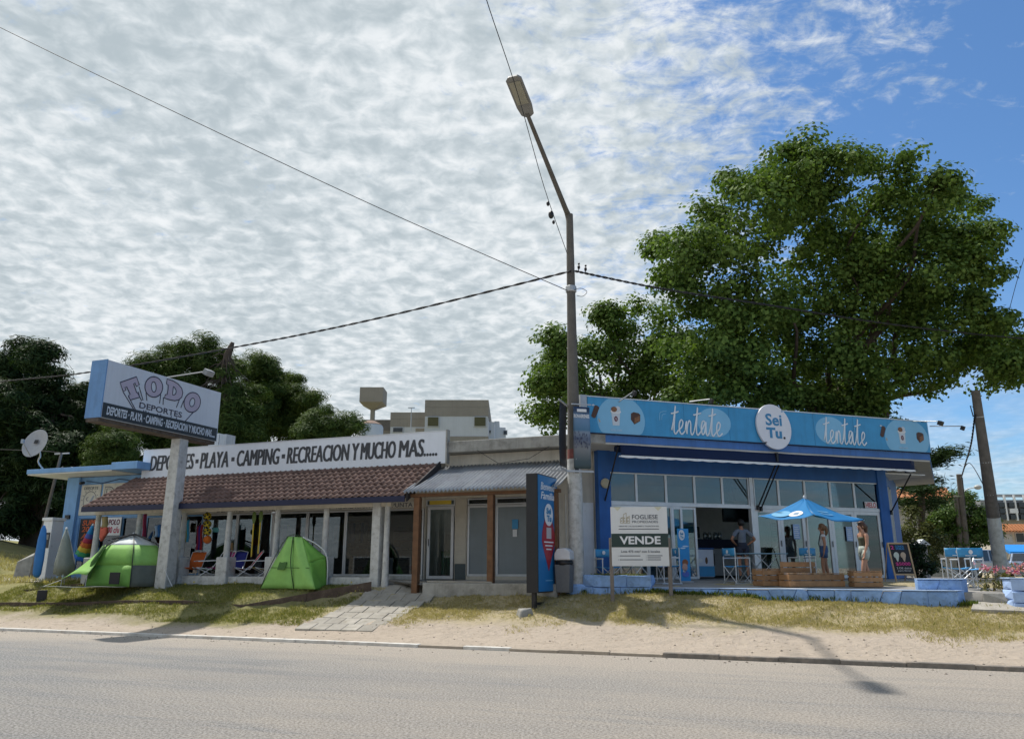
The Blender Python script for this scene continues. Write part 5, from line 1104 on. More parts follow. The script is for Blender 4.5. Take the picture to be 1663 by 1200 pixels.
# meter pillar, concrete block
mp_ = LF.w(-14.72, -.75, 0); mp_.z = gz(mp_.x, mp_.y)
mt = thing('meter_pillar', 'white masonry meter pillar against the blue annex corner', 'pillar', mp_, LR)
MB().box(-.21, .21, -.2, .25, -.2, 2.02).build('masonry', white, mt, bevel=.01); MB().box(-.25, .25, -.25, .3, 2.023, 2.13).build('cap', white, mt, bevel=.015); mw = MB().box(-.02, .18, -.215, -.203, 1.1, 1.62).build('meter_box', black, mt); MB().box(.02, .14, -.222, -.217, 1.38, 1.55).build('meter_glass', M('meter_grey', (.22, .22, .21), .3), mw)
cb = at(46, 930, 29.5); cb.z = gz(cb.x, cb.y); bk = thing('concrete_block', 'broken grey concrete block on the grass by annex', 'block', cb, .3)
MB().add([(-.45, -.3, -.2), (.3, -.35, -.2), (.38, .3, -.2), (-.4, .3, -.2), (-.38, -.25, .62), (.12, -.28, .85), (.2, .25, 1.05), (-.3, .25, .72)], [(0, 3, 2, 1), (4, 5, 6, 7), (0, 1, 5, 4), (1, 2, 6, 5), (2, 3, 7, 6), (3, 0, 4, 7)]).build('block', concrete, bk, bevel=.05, seg=3)
for k in range(3): MB().obox((.45+.1*k, .1, .1+.12*(k == 1)), (.3, .28, .25), (.2*k, .3, .4*k)).build('rubble', concrete, bk, bevel=.03)
# ------------------------------------------------------------------ tents
def tri_panel(name, mat, parent, P, th=.012, sub=0):
    P = [Vector(p) for p in P]; n = len(P); return MB().add(P, [tuple(range(n))]).build(name, mat, parent, solid=th)
green = M('tent_green', (.19, .40, .075), .7, .10, 5, .25, 25); limeg = M('tent_lime', (.27, .52, .13), .7, .10, 5, .25, 25); mesh_ = M('tent_grey', (.115, .13, .11), .8, .12, 6, .2, 40); tentw = M('tent_white', (.60, .63, .62), .7, .08, 5); seamd = M('tent_seam', (.03, .06, .02), .8)
tc_ = on_ground(192, 960); t1_ = thing('dome_tent', 'green dome tent with white top and grey mesh sides', 'tent', (tc_.x, tc_.y+.55, gz(tc_.x, tc_.y+.55)+.02), R_(-8)); t1_.scale = (1.04, 1.0, .98)
def rp_(k, r, z, n=6, ph=0): q = 2*math.pi*(k+ph)/n; return Vector((r*1.15*math.cos(q), r*.95*math.sin(q), z))
N6 = 6; R0, R1, R2, R3 = 1.18, 1.02, .66, .10; Z1, Z2, Z3 = .62, 1.22, 1.50
def curved(a, b, bow, nseg=4): # quad strip between two ring edges, slightly bowed out
    (a0, a1), (b0, b1) = a, b; m = MB()
    def fn(u, v):
        p = a0.lerp(a1, u).lerp(b0.lerp(b1, u), v); c = Vector((p.x, p.y, 0)); c = c/max(c.length, 1e-3); return p+c*bow*math.sin(math.pi*v)-c*.05*math.sin(math.pi*u)
    return m.grid(fn, 4, nseg)
for k in range(N6):
    lo = (rp_(k, R0, 0), rp_(k+1, R0, 0)); m1 = (rp_(k, R1, Z1), rp_(k+1, R1, Z1)); m2 = (rp_(k, R2, Z2), rp_(k+1, R2, Z2)); tp_ = (rp_(k, R3, Z3), rp_(k+1, R3, Z3))
    if k != 3: curved(lo, m1, .03).build('lower_panel', mesh_ if k in (5, 0) else green, t1_, smooth=True, solid=.01)
    curved(m1, m2, .06).build('side_panel', green if k in (3, 4, 2) else limeg, t1_, smooth=True, solid=.01); curved(m2, tp_, .04).build('top_panel', tentw if k in (3, 4, 5) else limeg, t1_, smooth=True, solid=.01)
    MB().tube(catmull([rp_(k, R0+.03, .0), rp_(k, R1+.05, Z1), rp_(k, R2+.05, Z2), rp_(k, R3, Z3+.03)], 5), .012, 6).build('pole', black, t1_, smooth=True)
MB().lathe([(.06, Z3-.02), (.07, Z3+.04), (.02, Z3+.12)], (0, 0, 0), 10).build('hub', steel, t1_)
MB().tube([(-.5, -.45, Z2+.15), (.1, -.1, Z3+.06), (.7, -.3, Z2+.16)], .03, 6).build('pole_sleeve', black, t1_)
fl_ = [rp_(3, R2+.08, Z2+.03), rp_(4, R2+.1, Z2-.02), Vector((-.30, -1.5, .34)), Vector((-1.42, -1.0, .20))]
MB().grid(lambda u, v: fl_[0].lerp(fl_[1], u).lerp(fl_[3].lerp(fl_[2], u), v)+Vector((0, 0, .10*math.sin(math.pi*u)*v-.08*math.sin(math.pi*v))), 6, 6).build('porch_flap', green, t1_, smooth=True, solid=.01)
MB().grid(lambda u, v: (-1.5+2.1*u, -1.75+1.0*v, .015+.012*math.sin(9*u+4*v)), 8, 5).build('ground_sheet', mesh_, t1_, smooth=True, solid=.006)
MB().tube([(-.50, -1.12, .25), (-.46, -1.05, .7), (-.36, -.82, 1.18)], [.05, .07, .04], 8).build('rolled_door', M('tent_dark_green', (.06, .14, .03), .8), t1_, smooth=True)
MB().box(.15, .45, -1.15, -1.12, .08, .42).build('vent_window', black, t1_); stroke(t1_, 'logo_mark', inkgrey, [(-.42, 1.33), (-.32, 1.38), (-.2, 1.34), (-.3, 1.29)], -.66, .03, True)
for q in ((-1.40, -1.0), (-.32, -1.48)): MB().tube([(q[0], q[1], .02), (q[0]+.02, q[1], .36)], .012, 6).build('porch_pole', steel, t1_)
MB().tube([(1.2, -.4, .7), (1.9, -.9, .02)], .006, 4).build('guy_rope', paper, t1_); MB().tube([(-1.4, -1.0, .2), (-1.7, -1.3, .02)], .006, 4).build('guy_rope', paper, t1_)
tb = at(480, 955, 21.2); t2_ = thing('beach_shelter', 'bright green beach shelter tent pitched near the slab path', 'tent', (tb.x, tb.y, gz(tb.x, tb.y)+.02), LR)
def tl(px_, py_, dT): 
    p = at(px_, py_, 21.25+dT)-Vector(t2_.location); c, s = math.cos(-LR), math.sin(-LR); return Vector((p.x*c-p.y*s, p.x*s+p.y*c, p.z))
A, B = tl(468, 871, .35), tl(491, 872, .35); L0 = tl(423, 950, .3); M0 = tl(512, 956, -.5); R0_ = tl(531, 944, .3); L0.z = M0.z = R0_.z = 0; K0 = Vector((.1, .8, 0))
def patch(name, mat, P00, P10, P11, P01, bow):
    n = (P10-P00).cross(P01-P00); n.normalize()
    if n.y > 0: n = -n
    return MB().grid(lambda u, v: P00.lerp(P10, u).lerp(P01.lerp(P11, u), v)+n*bow*math.sin(math.pi*u)*math.sin(math.pi*v)+n*.012*math.sin(9*u+5*v), 10, 10).build(name, mat, t2_, smooth=True, solid=.008)
mid = lambda a, b, f, o=0: a.lerp(b, f)+Vector((0, -o, 0))
Mh = mid(M0, B, .0); S1 = mid(L0, M0, .62)
patch('front_panel', limeg, L0, S1, A.lerp(B, .35), A, .10); patch('front_panel', limeg, S1, M0, B, A.lerp(B, .35), .08)
Rm = tl(528, 905, .35)+Vector((.05, 0, 0)); patch('side_panel', M('tent_mid_green', (.16, .38, .06), .7, .1, 5, .2, 25), M0, R0_, Rm, M0.lerp(B, .5), .04); patch('side_panel', M('tent_mid_green', (.16, .38, .06)), M0.lerp(B, .5), Rm, B.lerp(Rm, .1), B, .03)
patch('back_panel', green, R0_, K0, A, B, .05); patch('back_panel', green, K0, L0, A, A, .05)
for a_ in ([L0, mid(L0, A, .55, .10), A, B, mid(B, Rm, .6)+Vector((.06, 0, .06)), Rm, R0_], [S1, mid(S1, A.lerp(B, .35), .5, .13), A.lerp(B, .35)]): MB().tube(catmull(a_, 5), .012, 5).build('seam', seamd, t2_, smooth=True)
MB().tube(catmull([B+Vector((.03, -.02, 0)), mid(B, Rm, .5)+Vector((.10, 0, .06)), Rm+Vector((.03, -.03, 0)), R0_+Vector((.02, -.02, 0))], 5), .02, 6).build('white_piping', tentw, t2_, smooth=True)
wq = L0.lerp(S1, .62).lerp(A.lerp(A.lerp(B, .35), .5), .42); MB().obox(wq+Vector((0, -.13, .02)), (.24, .02, .22), (R_(-24), 0, 0)).build('mesh_window', M('tent_dark_green', (.06, .14, .03)), t2_)
MB().tube([L0.lerp(A, .40)+Vector((0, -.05, 0)), L0.lerp(A, .40).lerp(M0.lerp(B, .40), .5)+Vector((0, -.15, 0)), M0.lerp(B, .4)+Vector((0, -.03, 0))], .007, 4).build('seam', seamd, t2_)
# ------------------------------------------------------------------ folded parasols
def parasol(label, px0, py0, px1, py1, T, bands, r, cl0=.28, pole=True):
    B_ = at(px0, py0, T); A_ = at(px1, py1, T); t = thing('folded_parasol', label, 'parasol', B_); d = A_-B_
    if pole: MB().tube([-d*.03, d*.98], .016, 8).build('pole', steel, t)
    n = 14; u = d.normalized(); a = u.cross(Vector((0, 1, 0))).normalized(); b = u.cross(a); k = len(bands)
    for i, m in enumerate(bands):
        f0 = cl0+(1-cl0)*i/k; f1 = cl0+(1-cl0)*(i+1)/k; vs = []; nn = 4
        for j in range(nn+1):
            f = f0+(f1-f0)*j/nn; g = (f-cl0)/(1-cl0); rr = r*(1-g)**.75*(1-.15*math.exp(-g*30))+.022
            for q in range(n): an = 2*math.pi*q/n; w = rr*(1+(.28 if q % 2 else -.12)*(1-g)); vs.append(d*f+a*math.cos(an)*w+b*math.sin(an)*w)
        fs = [(j*n+q, j*n+(q+1) % n, (j+1)*n+(q+1) % n, (j+1)*n+q) for j in range(nn) for q in range(n)]
        MB().add(vs, fs).build('canopy' if k == 1 else 'colour_band', m, t, smooth=True, solid=.006)
    MB().ball(d, .04, 8, 6).build('tip', paper, t); return t
greyc = M('parasol_grey', (.25, .28, .26), .8, .12, 6, .3, 30)
parasol('folded grey parasol standing left of the dome tent', 103, 972, 108, 858, 24.6, [greyc], .27, .36)
parasol('folded rainbow striped parasol leaning behind dome tent', 132, 915, 151, 852, 26.3, [M('rb%d' % i, c, .75) for i, c in enumerate(((.02, .12, .45), (.05, .30, .12), (.55, .40, .04), (.50, .12, .02), (.35, .03, .06), (.08, .10, .35), (.02, .22, .50), (.03, .26, .55)))], .22, .1)
bb_ = at(57, 950, 25.2); fb = thing('blue_board', 'tall slim blue board on a stick by white pillar', 'board', bb_); d = at(72, 853, 25.2)-bb_
MB().tube([-d*.03, d*.2], .015, 6).build('stick', steel, fb); q_ = [d*.14, d*.2, d*.45, d*.75, d*.93, d*1.0]; MB().tube(q_, [.09, .15, .17, .15, .10, .03], 10, flat=.3).build('panel', M('board_blue', (.02, .17, .50), .5, .1, 4), fb, smooth=True)
# ------------------------------------------------------------------ merchandise in front of the sports shop
def beach_chair(label, px_, n, mat, rz=0., lean=.0, s=1.):
    p = LF.hit(px_, 930, n); t = thing('beach_chair', label, 'chair', LF.w(p.x, n, .0), LR+rz, 'folding beach chairs under the tiled canopy'); w = .25*s
    bt, bb2, sf = Vector((0, .34+lean, .80*s)), Vector((0, .10, .28*s)), Vector((0, -.34, .34*s))
    for sx_ in (-w, w):
        o = Vector((sx_, 0, 0)); MB().tube([bb2+o, bt+o], .012, 6).build('side_rail', alu, t); MB().tube([bb2+o, sf+o], .012, 6).build('side_rail', alu, t); MB().tube([Vector((sx_, .36, .01)), sf+o], .011, 6).build('leg', alu, t); MB().tube([Vector((sx_, -.34, .01)), bb2+o+Vector((0, .05, .1))], .011, 6).build('leg', alu, t); MB().tube([o+Vector((0, -.3, .52*s)), o+Vector((0, .22, .55*s))], .014, 6).build('armrest', paper, t)
    MB().tube([bt+Vector((-w, 0, 0)), bt+Vector((0, .02, .05)), bt+Vector((w, 0, 0))], .012, 6).build('top_rail', alu, t)
    MB().grid(lambda u, v: (-w+.01+(2*w-.02)*u, bb2.y+(bt.y-bb2.y)*v+.03*math.sin(math.pi*u), bb2.z+(bt.z-bb2.z)*v), 5, 5).build('backrest', mat, t, smooth=True, solid=.008)
    MB().grid(lambda u, v: (-w+.01+(2*w-.02)*u, sf.y+(bb2.y-sf.y)*v, sf.z+(bb2.z-sf.z)*v-.03*math.sin(math.pi*u)*math.sin(math.pi*v)), 5, 5).build('seat', mat, t, smooth=True, solid=.008); return t
for lb, px_, n, c, rz, ln in (('orange folding beach chair beside the concrete sign post', 311, -1.38, (.62, .13, .02), .15, 0), ('green folding beach chair with white armrest under canopy', 338, -1.38, (.02, .16, .035), -.9, .06), ('magenta folding beach chair half hidden by plinth', 357, -1.2, (.28, .02, .15), -.2, 0), ('blue folding beach chair behind the plinth', 379, -1.15, (.03, .04, .25), .2, 0), ('red folding beach chair leaning far back under canopy', 398, -1.38, (.42, .012, .03), -.8, .12), ('mustard yellow folding beach chair beside green shelter', 430, -1.3, (.33, .24, .02), -.7, .1)):
    beach_chair(lb, px_, n, M('chair_'+lb.split()[0], c, .75, .12, 8, .2, 60), rz, ln)
def hang(name, label, cat, px0, px1, py0, py1, n, mats, wav=.03):
    a = LF.hit(px0, py1, n); b = LF.hit(px1, py0, n); t = thing(name, label, cat, LF.w(a.x, n, a.z), LR); w, h = b.x-a.x, b.z-a.z; k = len(mats)
    for i, m in enumerate(mats):
        MB().grid(lambda u, v: (w*(i+u)/k+.01*math.sin(6*v), wav*math.sin(7*(i+u))+.02*math.sin(4*v+i), h*v*(1-.06*math.sin(3*u+i))), 8, 8).build('fold', m, t, smooth=True, solid=.008)
    MB().tube([(w*.1, 0, h), (w*.5, 0, h+.12), (w*.9, 0, h)], .006, 4).build('hanger', steel, t); return t
C = lambda n_, c: M('cloth_'+n_, c, .8, .15, 9, .2, 50)
hang('hanging_float', 'red and pink inflatable float hung by blue door frame', 'float', 230, 238, 833, 880, -1.2, [C('red', (.45, .02, .03)), C('pink', (.45, .06, .16))], .06)
hang('beach_bag', 'white and blue beach bag hung left of sign post', 'bag', 250, 261, 852, 872, -1.3, [C('bagwhite', (.45, .58, .72)), C('bagblue', (.06, .22, .55))], .04)
hang('blue_cover', 'bright blue cover hanging low behind dome tent', 'cover', 246, 258, 886, 930, -.8, [C('blue2', (.02, .12, .40))])
hang('hanging_towel', 'yellow and sky blue towels hanging right of sign post', 'towel', 297, 308, 844, 880, -1.2, [C('yellow', (.45, .36, .03)), C('sky', (.04, .30, .50))])
hang('hanging_towel', 'red and dark blue printed towels left of balls', 'towel', 317, 330, 853, 893, -1.0, [C('red2', (.30, .02, .06)), C('purp', (.05, .03, .25)), C('red3', (.33, .03, .03))])
hang('straw_bag', 'woven straw bag hung from the leftmost canopy post', 'bag', 164, 174, 838, 856, -1.95, [C('straw', (.36, .28, .13))], .08)
hang('price_card', 'small turquoise price card hung right of the balls', 'card', 344, 355, 856, 864, -.9, [C('turq', (.10, .34, .36))], .0)
hang('brown_cloth', 'tan cloth hanging behind a white canopy post', 'cloth', 373, 379, 880, 907, -.7, [C('tan', (.30, .19, .09))])
hp_ = LF.hit(166, 870, -1.2); hf = thing('heart_float', 'coral heart shaped float behind the leftmost canopy post', 'float', LF.w(hp_.x, -1.2, hp_.z-.2), LR); MB().prism([(0, 0), (.22, .28), (.22, .46), (.10, .52), (0, .42), (-.10, .52), (-.22, .46), (-.22, .28)], -.06, .06).build('float_body', C('coral', (.55, .12, .08)), hf, bevel=.05, seg=3); MB().ball((0, -.08, .1), .02).build('valve', paper, hf)
by = M('ball_yellow', (.55, .42, .03), .5, .05)
for i, py_ in enumerate((838, 851, 863)):
    p = LF.hit(337, py_, -1.15); bl = thing('football', ['topmost yellow ball with black spots in hanging string', 'middle yellow ball with black spots in hanging string', 'lowest yellow ball with black spots in hanging string'][i], 'ball', LF.w(*p), LR, 'balls hanging in a string')
    MB().ball((0, 0, 0), .12, 16, 12).build('skin', by, bl, smooth=True)
    for q in ((0, -.119, .0), (.075, -.085, .04), (-.08, -.08, .03), (.03, -.07, -.092), (-.05, -.075, -.08), (.02, -.06, .10), (.11, -.04, -.03), (-.11, -.03, -.04)): v = Vector(q).normalized(); MB().ball(v*.112, .034, 8, 6).build('spot', black, bl, smooth=True)
p = LF.hit(337, 876, -1.15); ob = thing('orange_ball', 'plain orange ball at bottom of the hanging string', 'ball', LF.w(*p), LR); MB().ball((0, 0, 0), .125, 16, 12).build('skin', orange, ob, smooth=True); MB().ball((0, -.12, .02), .012, 6, 4).build('valve', black, ob)
for i, (px_, py0_, py1_) in enumerate(((410, 850, 905), (421, 848, 900))):
    a = LF.hit(px_-2, py1_, -1.35); b = LF.hit(px_+2, py0_, -1.35); pd = thing('paddle', ['yellow shafted paddle leaning over the red chair', 'yellow shafted paddle nearest the green shelter'][i], 'paddle', LF.w(*a), LR); d = b-a
    MB().tube([(0, 0, 0), d], .022, 8).build('shaft', yellow, pd); MB().tube([d, d*1.12, d*1.3, d*1.36], [.03, .07, .07, .03], 8, flat=.25).build('blade', M('paddle_green', (.10, .16, .03), .5), pd); MB().ball((0, 0, 0), .035, 8, 6).build('grip', black, pd)
# price boards in the annex windows
pb1 = thing('price_board', 'dark price board with orange lettering in annex window', 'sign', LF.o, LR); x0, x1 = -14.42, -13.42
MB().box(x0, x1, .085, .11, 1.02, 2.02).build('board', M('board_dark', (.02, .024, .03), .6), pb1)
for s_, a, z in (('SUPER', .82, 1.78), ('2020', .7, 1.56), ('ARI', .6, 1.32), ('$4000', .8, 1.08)): text(s_, M('chalk_orange', (.55, .12, .04), .7), pb1, x0+.12, x0+.12+a, z, z+.19, .08, .02, .15)
pb2 = thing('price_board', 'white price board with red lettering beside straw bag', 'sign', LF.o, LR); x0, x1 = LF.hit(163, 850, .06).x, LF.hit(197, 850, .06).x
MB().box(x0, x1, .05, .07, 1.42, 2.04).build('board', paper, pb2); text('A POLO', M('maroon_ink', (.13, .01, .04), .6), pb2, x0+.2, x1-.06, 1.78, 1.97, .045, .02, .1); text('5.000 c/u', M('red_ink', (.45, .03, .08), .6), pb2, x0+.12, x1-.05, 1.5, 1.72, .045, .02, .1)
# goods inside the sports shop
for i, (x, dpt, hgt) in enumerate(((-2.9, 2.2, 1.6), (-7.6, 2.6, 1.7), (-5.3, 3.0, 1.7), (-1.75, 1.4, 1.35))):
    sf_ = thing('display_shelf', ['striped shirt shelf behind window right of green shelter', 'goods shelf inside window behind beach chairs', 'goods shelf inside window behind yellow chair', 'low display shelf inside window beside the white pillar'][i], 'shelf', LF.w(x, dpt, .003), LR)
    for sx_ in (0, 1.1): MB().box(sx_, sx_+.03, 0, .4, 0, hgt).build('upright', steel, sf_)
    for k in range(5):
        z = .25+k*(hgt-.3)/4.2; bd2 = MB().box(.03, 1.1, 0, .4, z, z+.025).build('shelf_board', darkin, sf_)
        for j in range(4):
            c = random.choice(((.6, .6, .6), (.45, .47, .5), (.2, .2, .24), (.5, .12, .1), (.1, .2, .4), (.6, .6, .6))); MB().box(.07+j*.26, .28+j*.26, .03, .35, z+.026, z+.06+.10*random.random()).build('folded_shirts', M('shirt%.2f%.2f' % c[:2], c, .8), bd2, bevel=.015)
rk = thing('sunglasses_rack', 'dark rack of sunglasses standing inside shop window', 'rack', LF.w(-4.95, .45, .003), LR)
MB().box(0, .5, 0, .05, .5, 1.75).build('rack_board', black, rk); MB().cyl((.25, .03, 0), (.25, .03, .5), .03, .03).build('stem', steel, rk)
for r in range(6):
    for c in range(3): MB().box(.05+c*.15, .15+c*.15, -.03, -.005, .62+r*.19, .66+r*.19).build('sunglasses', M('lens_grey', (.35, .36, .38), .2), rk)
dm = thing('shirt_rail', 'rail of striped shirts hanging inside the middle door', 'rail', LF.w(-.5, 1.6, .003), LR)
MB().tube([(0, 0, 1.8), (.9, 0, 1.8)], .015, 6).build('rail', steel, dm)
for k in range(6): MB().grid(lambda u, v: (.06+k*.14+.1*u, .05*math.sin(6*u+k), 1.2+.55*v), 4, 4).build('shirt', M('shirt_w%d' % (k % 3), ((.5, .5, .52), (.08, .08, .1), (.35, .38, .5))[k % 3], .8), dm, smooth=True, solid=.01)
for q in (0, .9): MB().tube([(q, 0, 0), (q, 0, 1.8)], .015, 6).build('upright', steel, dm)
for i, (x, dpt) in enumerate(((-10.8, .7), (-8.6, .9), (-6.9, 1.1), (-4.4, .9))):
    cr = thing('clothes_rail', ['rail of bright clothes inside window beside the annex', 'rail of bright clothes inside window behind sign post', 'rail of bright clothes inside window behind green chair', 'rail of bright clothes inside window behind green shelter'][i], 'clothes rail', LF.w(x, dpt, .003), LR)
    MB().tube([(0, 0, 1.75), (1.3, 0, 1.75)], .015, 6).build('rail', steel, cr)
    for q in (0, 1.3): MB().tube([(q, 0, 0), (q, 0, 1.75)], .015, 6).build('upright', steel, cr)
    for k in range(9):
        c = random.choice(((.5, .04, .04), (.04, .2, .5), (.55, .4, .04), (.04, .3, .12), (.5, .1, .3), (.5, .5, .5), (.05, .05, .12), (.6, .2, .03))); L2 = random.uniform(.5, .85)
        MB().grid(lambda u, v: (.06+k*.135+.13*u, .05*math.sin(6*u+k)+.02*k%.05, 1.72-L2*(1-v)), 4, 4).build('garment', M('garment%.2f%.2f' % c[:2], c, .8), cr, smooth=True, solid=.01)
gs = hang('green_garment', 'bright green garment hanging low behind middle glass door', 'garment', 716, 732, 893, 933, .9, [C('vgreen', (.02, .20, .05)), C('vgreen', (.02, .20, .05))])
# ------------------------------------------------------------------ totem sign
c0 = at(873, 860, 18.5); c1 = at(905, 860, 19.6); ta = math.atan2(c1.y-c0.y, c1.x-c0.x); TW_ = (c1-c0).xy.length
g0 = gz(c0.x+.2, c0.y+.4); tz0, tz1 = at(873, 962, 18.5).z-g0, at(873, 765, 18.5).z-g0
tt = thing('totem_sign', 'black cabinet totem sign with blue face and red drop', 'sign', (c0.x, c0.y, g0), ta)
MB().box(0, TW_, .0, .30, tz0, tz1).build('cabinet', black, tt, bevel=.01); MB().box(.03, TW_-.02, -.014, -.002, tz0+.03, tz1-.03).build('face', M('totem_blue', (.012, .165, .40), .4, .06, 2), tt)
for q in (.12, TW_-.12): MB().box(q-.045, q+.045, .1, .2, -.2, tz0).build('leg', black, tt)
MB().box(.05, TW_-.05, .12, .18, .02, .08).build('foot_bar', black, tt)
cx_ = TW_*.5; dr = [(cx_+.40*math.sin(math.pi*f)**.8*(1 if f < .5 else 1), 0) for f in (0,)]
hz = lambda f: tz0+(tz1-tz0)*f
drop = []
for i in range(25):
    f = i/24; w = .40*math.sin(math.pi*min(1, f*1.0))**.75*(1 if f > .5 else (.35+1.3*f)); drop.append((w, hz(.18+.50*f)))
ol = [(cx_+w, z) for w, z in drop]+[(cx_-w, z) for w, z in drop[::-1][1:-1]]
rdp = MB().prism(ol, -.024, -.016).build('red_drop', M('drop_red', (.34, .02, .035), .45, .06), tt)
MB().prism(disc(cx_, hz(.655), .26, .27, 26), -.034, -.026).build('white_oval', paper, tt)
text('Sei', dkb, tt, cx_-.15, cx_+.13, hz(.66), hz(.715), -.04, .04); text('Tu', dkb, tt, cx_-.13, cx_+.15, hz(.595), hz(.65), -.04, .04)
MB().box(cx_-.14, cx_+.16, -.03, -.026, hz(.45), hz(.545)).build('print_patch', M('patch_grey', (.45, .42, .42), .5), tt)
for k, (w, z) in enumerate(((.36, .415), (.28, .385), (.20, .355))): MB().box(cx_-w*.8, cx_+w*.8, -.03, -.026, hz(z), hz(z+.011)).build('print_line', paper, tt)
text('Bienvenida', paper, tt, .18, TW_-.12, hz(.865), hz(.93), -.018, .0, .25); text('Familia!', paper, tt, .18, TW_-.12, hz(.785), hz(.85), -.018, .01, .25); MB().box(cx_-.2, cx_+.25, -.018, -.015, hz(.095), hz(.102)).build('print_line', paleblue, tt)
rkp = on_ground(852, 1000); rk_ = thing('rock', 'grey broken rock at the foot of the totem sign', 'rock', rkp, .5); MB().add([(-.22, -.12, -.08), (.2, -.16, -.08), (.24, .14, -.08), (-.18, .16, -.08), (-.14, -.1, .13), (.12, -.12, .2), (.16, .1, .16), (-.12, .12, .18)], [(0, 3, 2, 1), (4, 5, 6, 7), (0, 1, 5, 4), (1, 2, 6, 5), (2, 3, 7, 6), (3, 0, 4, 7)]).build('stone', concrete, rk_, bevel=.04, seg=3); MB().obox((.5, -.05, .03), (.3, .16, .1), (0, .1, .3)).build('shard', concrete, rk_, bevel=.03)
# bin
bp_ = at(917, 950, 19.0); bp_.z = 1.12; bn = thing('litter_bin', 'grey litter bin with white hood behind the totem', 'bin', bp_, LR); bn.scale = (.82, .82, .86)
MB().add([(-.20, -.2, -.15), (.20, -.2, -.15), (.20, .2, -.15), (-.20, .2, -.15), (-.24, -.24, .62), (.24, -.24, .62), (.24, .24, .62), (-.24, .24, .62)], [(0, 3, 2, 1), (4, 5, 6, 7), (0, 1, 5, 4), (1, 2, 6, 5), (2, 3, 7, 6), (3, 0, 4, 7)]).build('bin_body', M('bin_grey', (.13, .135, .14), .6), bn, bevel=.02); MB().lathe([(.25, .60), (.28, .66), (.25, .74)], (0, 0, 0), 14).build('bin_bag', M('bag_black', (.012, .012, .013), .35, .1, 5, .6, 12), bn, smooth=True)
MB().prism([(-.25, .74), (.25, .74), (.25, .98), (.10, 1.08), (-.16, 1.06), (-.25, .92)], -.24, .24).build('hood', M('hood_white', (.58, .59, .60), .45), bn, bevel=.04, seg=3)
# ------------------------------------------------------------------ for-sale board
va = on_ground(995, 976); vb = on_ground(1090, 969); va_ = math.atan2(vb.y-va.y, vb.x-va.x); vw = (vb-va).xy.length
vs_ = thing('for_sale_board', 'white estate agency board reading vende on two stakes', 'sign', va, va_)
zl = at(993, 873, 18.5).z-va.z
for x, dz in ((0, 0), (vw, vb.z-va.z)): MB().box(x-.045, x+.045, -.03, .03, -.25+dz, zl).build('stake', greywood, vs_, bevel=.008)
bz0, bz1 = at(1000, 919, 18.5).z-va.z, at(1000, 822, 18.5).z-va.z
MB().box(.01, vw-.01, -.052, -.034, bz0, bz1).build('board', M('board_white', (.66, .67, .66), .45, .05, 2, streak=.06), vs_)
bh = bz1-bz0; zz = lambda f: bz0+bh*f; yb = -.056
MB().box(.012, vw-.012, -.058, -.054, zz(.315), zz(.545)).build('green_band', darkgreen, vs_)
text('VENDE', paper, vs_, vw*.15, vw*.86, zz(.365), zz(.50), -.062, .03, dep=.004); gold = M('print_gold', (.42, .37, .26), .5)
text('FOGLIESE', inkgrey, vs_, vw*.38, vw*.83, zz(.79), zz(.865), yb, .01, dep=.004); text('PROPIEDADES', inkgrey, vs_, vw*.38, vw*.83, zz(.725), zz(.765), yb, .0, dep=.004)
text('VENTAS | ALQUILERES | TASACIONES', inkgrey, vs_, vw*.14, vw*.84, zz(.655), zz(.68), yb, .0, dep=.004); MB().box(vw*.14, vw*.84, -.056, -.053, zz(.615), zz(.627)).build('print_line', inkgrey, vs_)
text('Lote 475 mts² con 5 locales', inkgrey, vs_, vw*.17, vw*.84, zz(.225), zz(.265), yb, .015, dep=.004)
for a, c, f in ((.12, .50, .165), (.12, .54, .10), (.60, .88, .168), (.60, .85, .135), (.60, .85, .10)): MB().box(vw*a+.03, vw*c, -.056, -.053, zz(f), zz(f+.013)).build('print_line', inkgrey, vs_); MB().prism(disc(vw*a, zz(f+.006), .008, .008, 8), -.056, -.053).build('bullet', inkgrey, vs_)
for (a, c, f0, f1) in ((.17, .225, .72, .83), (.228, .285, .72, .905), (.288, .34, .72, .85)):
    lg = MB().ring([(vw*a, zz(f0)), (vw*c, zz(f0)), (vw*c, zz(f1)), (vw*a, zz(f1-.03))], [(vw*a+.012, zz(f0)+.012), (vw*c-.012, zz(f0)+.012), (vw*c-.012, zz(f1)-.02), (vw*a+.012, zz(f1-.03)-.01)], -.057, -.053).build('logo_building', gold, vs_)
    for k in range(2): MB().box(vw*a+.02, vw*a+.045, -.057, -.053, zz(f0+.03+k*.05), zz(f0+.05+k*.05)).build('logo_window', gold, vs_)
for a in (.13, .84): MB().prism([(vw*a-.09, zz(.998)), (vw*a, zz(.93)), (vw*a+.09, zz(.998))][::-1], -.056, -.053).build('corner_print', M('print_straw', (.56, .54, .40), .5), vs_)
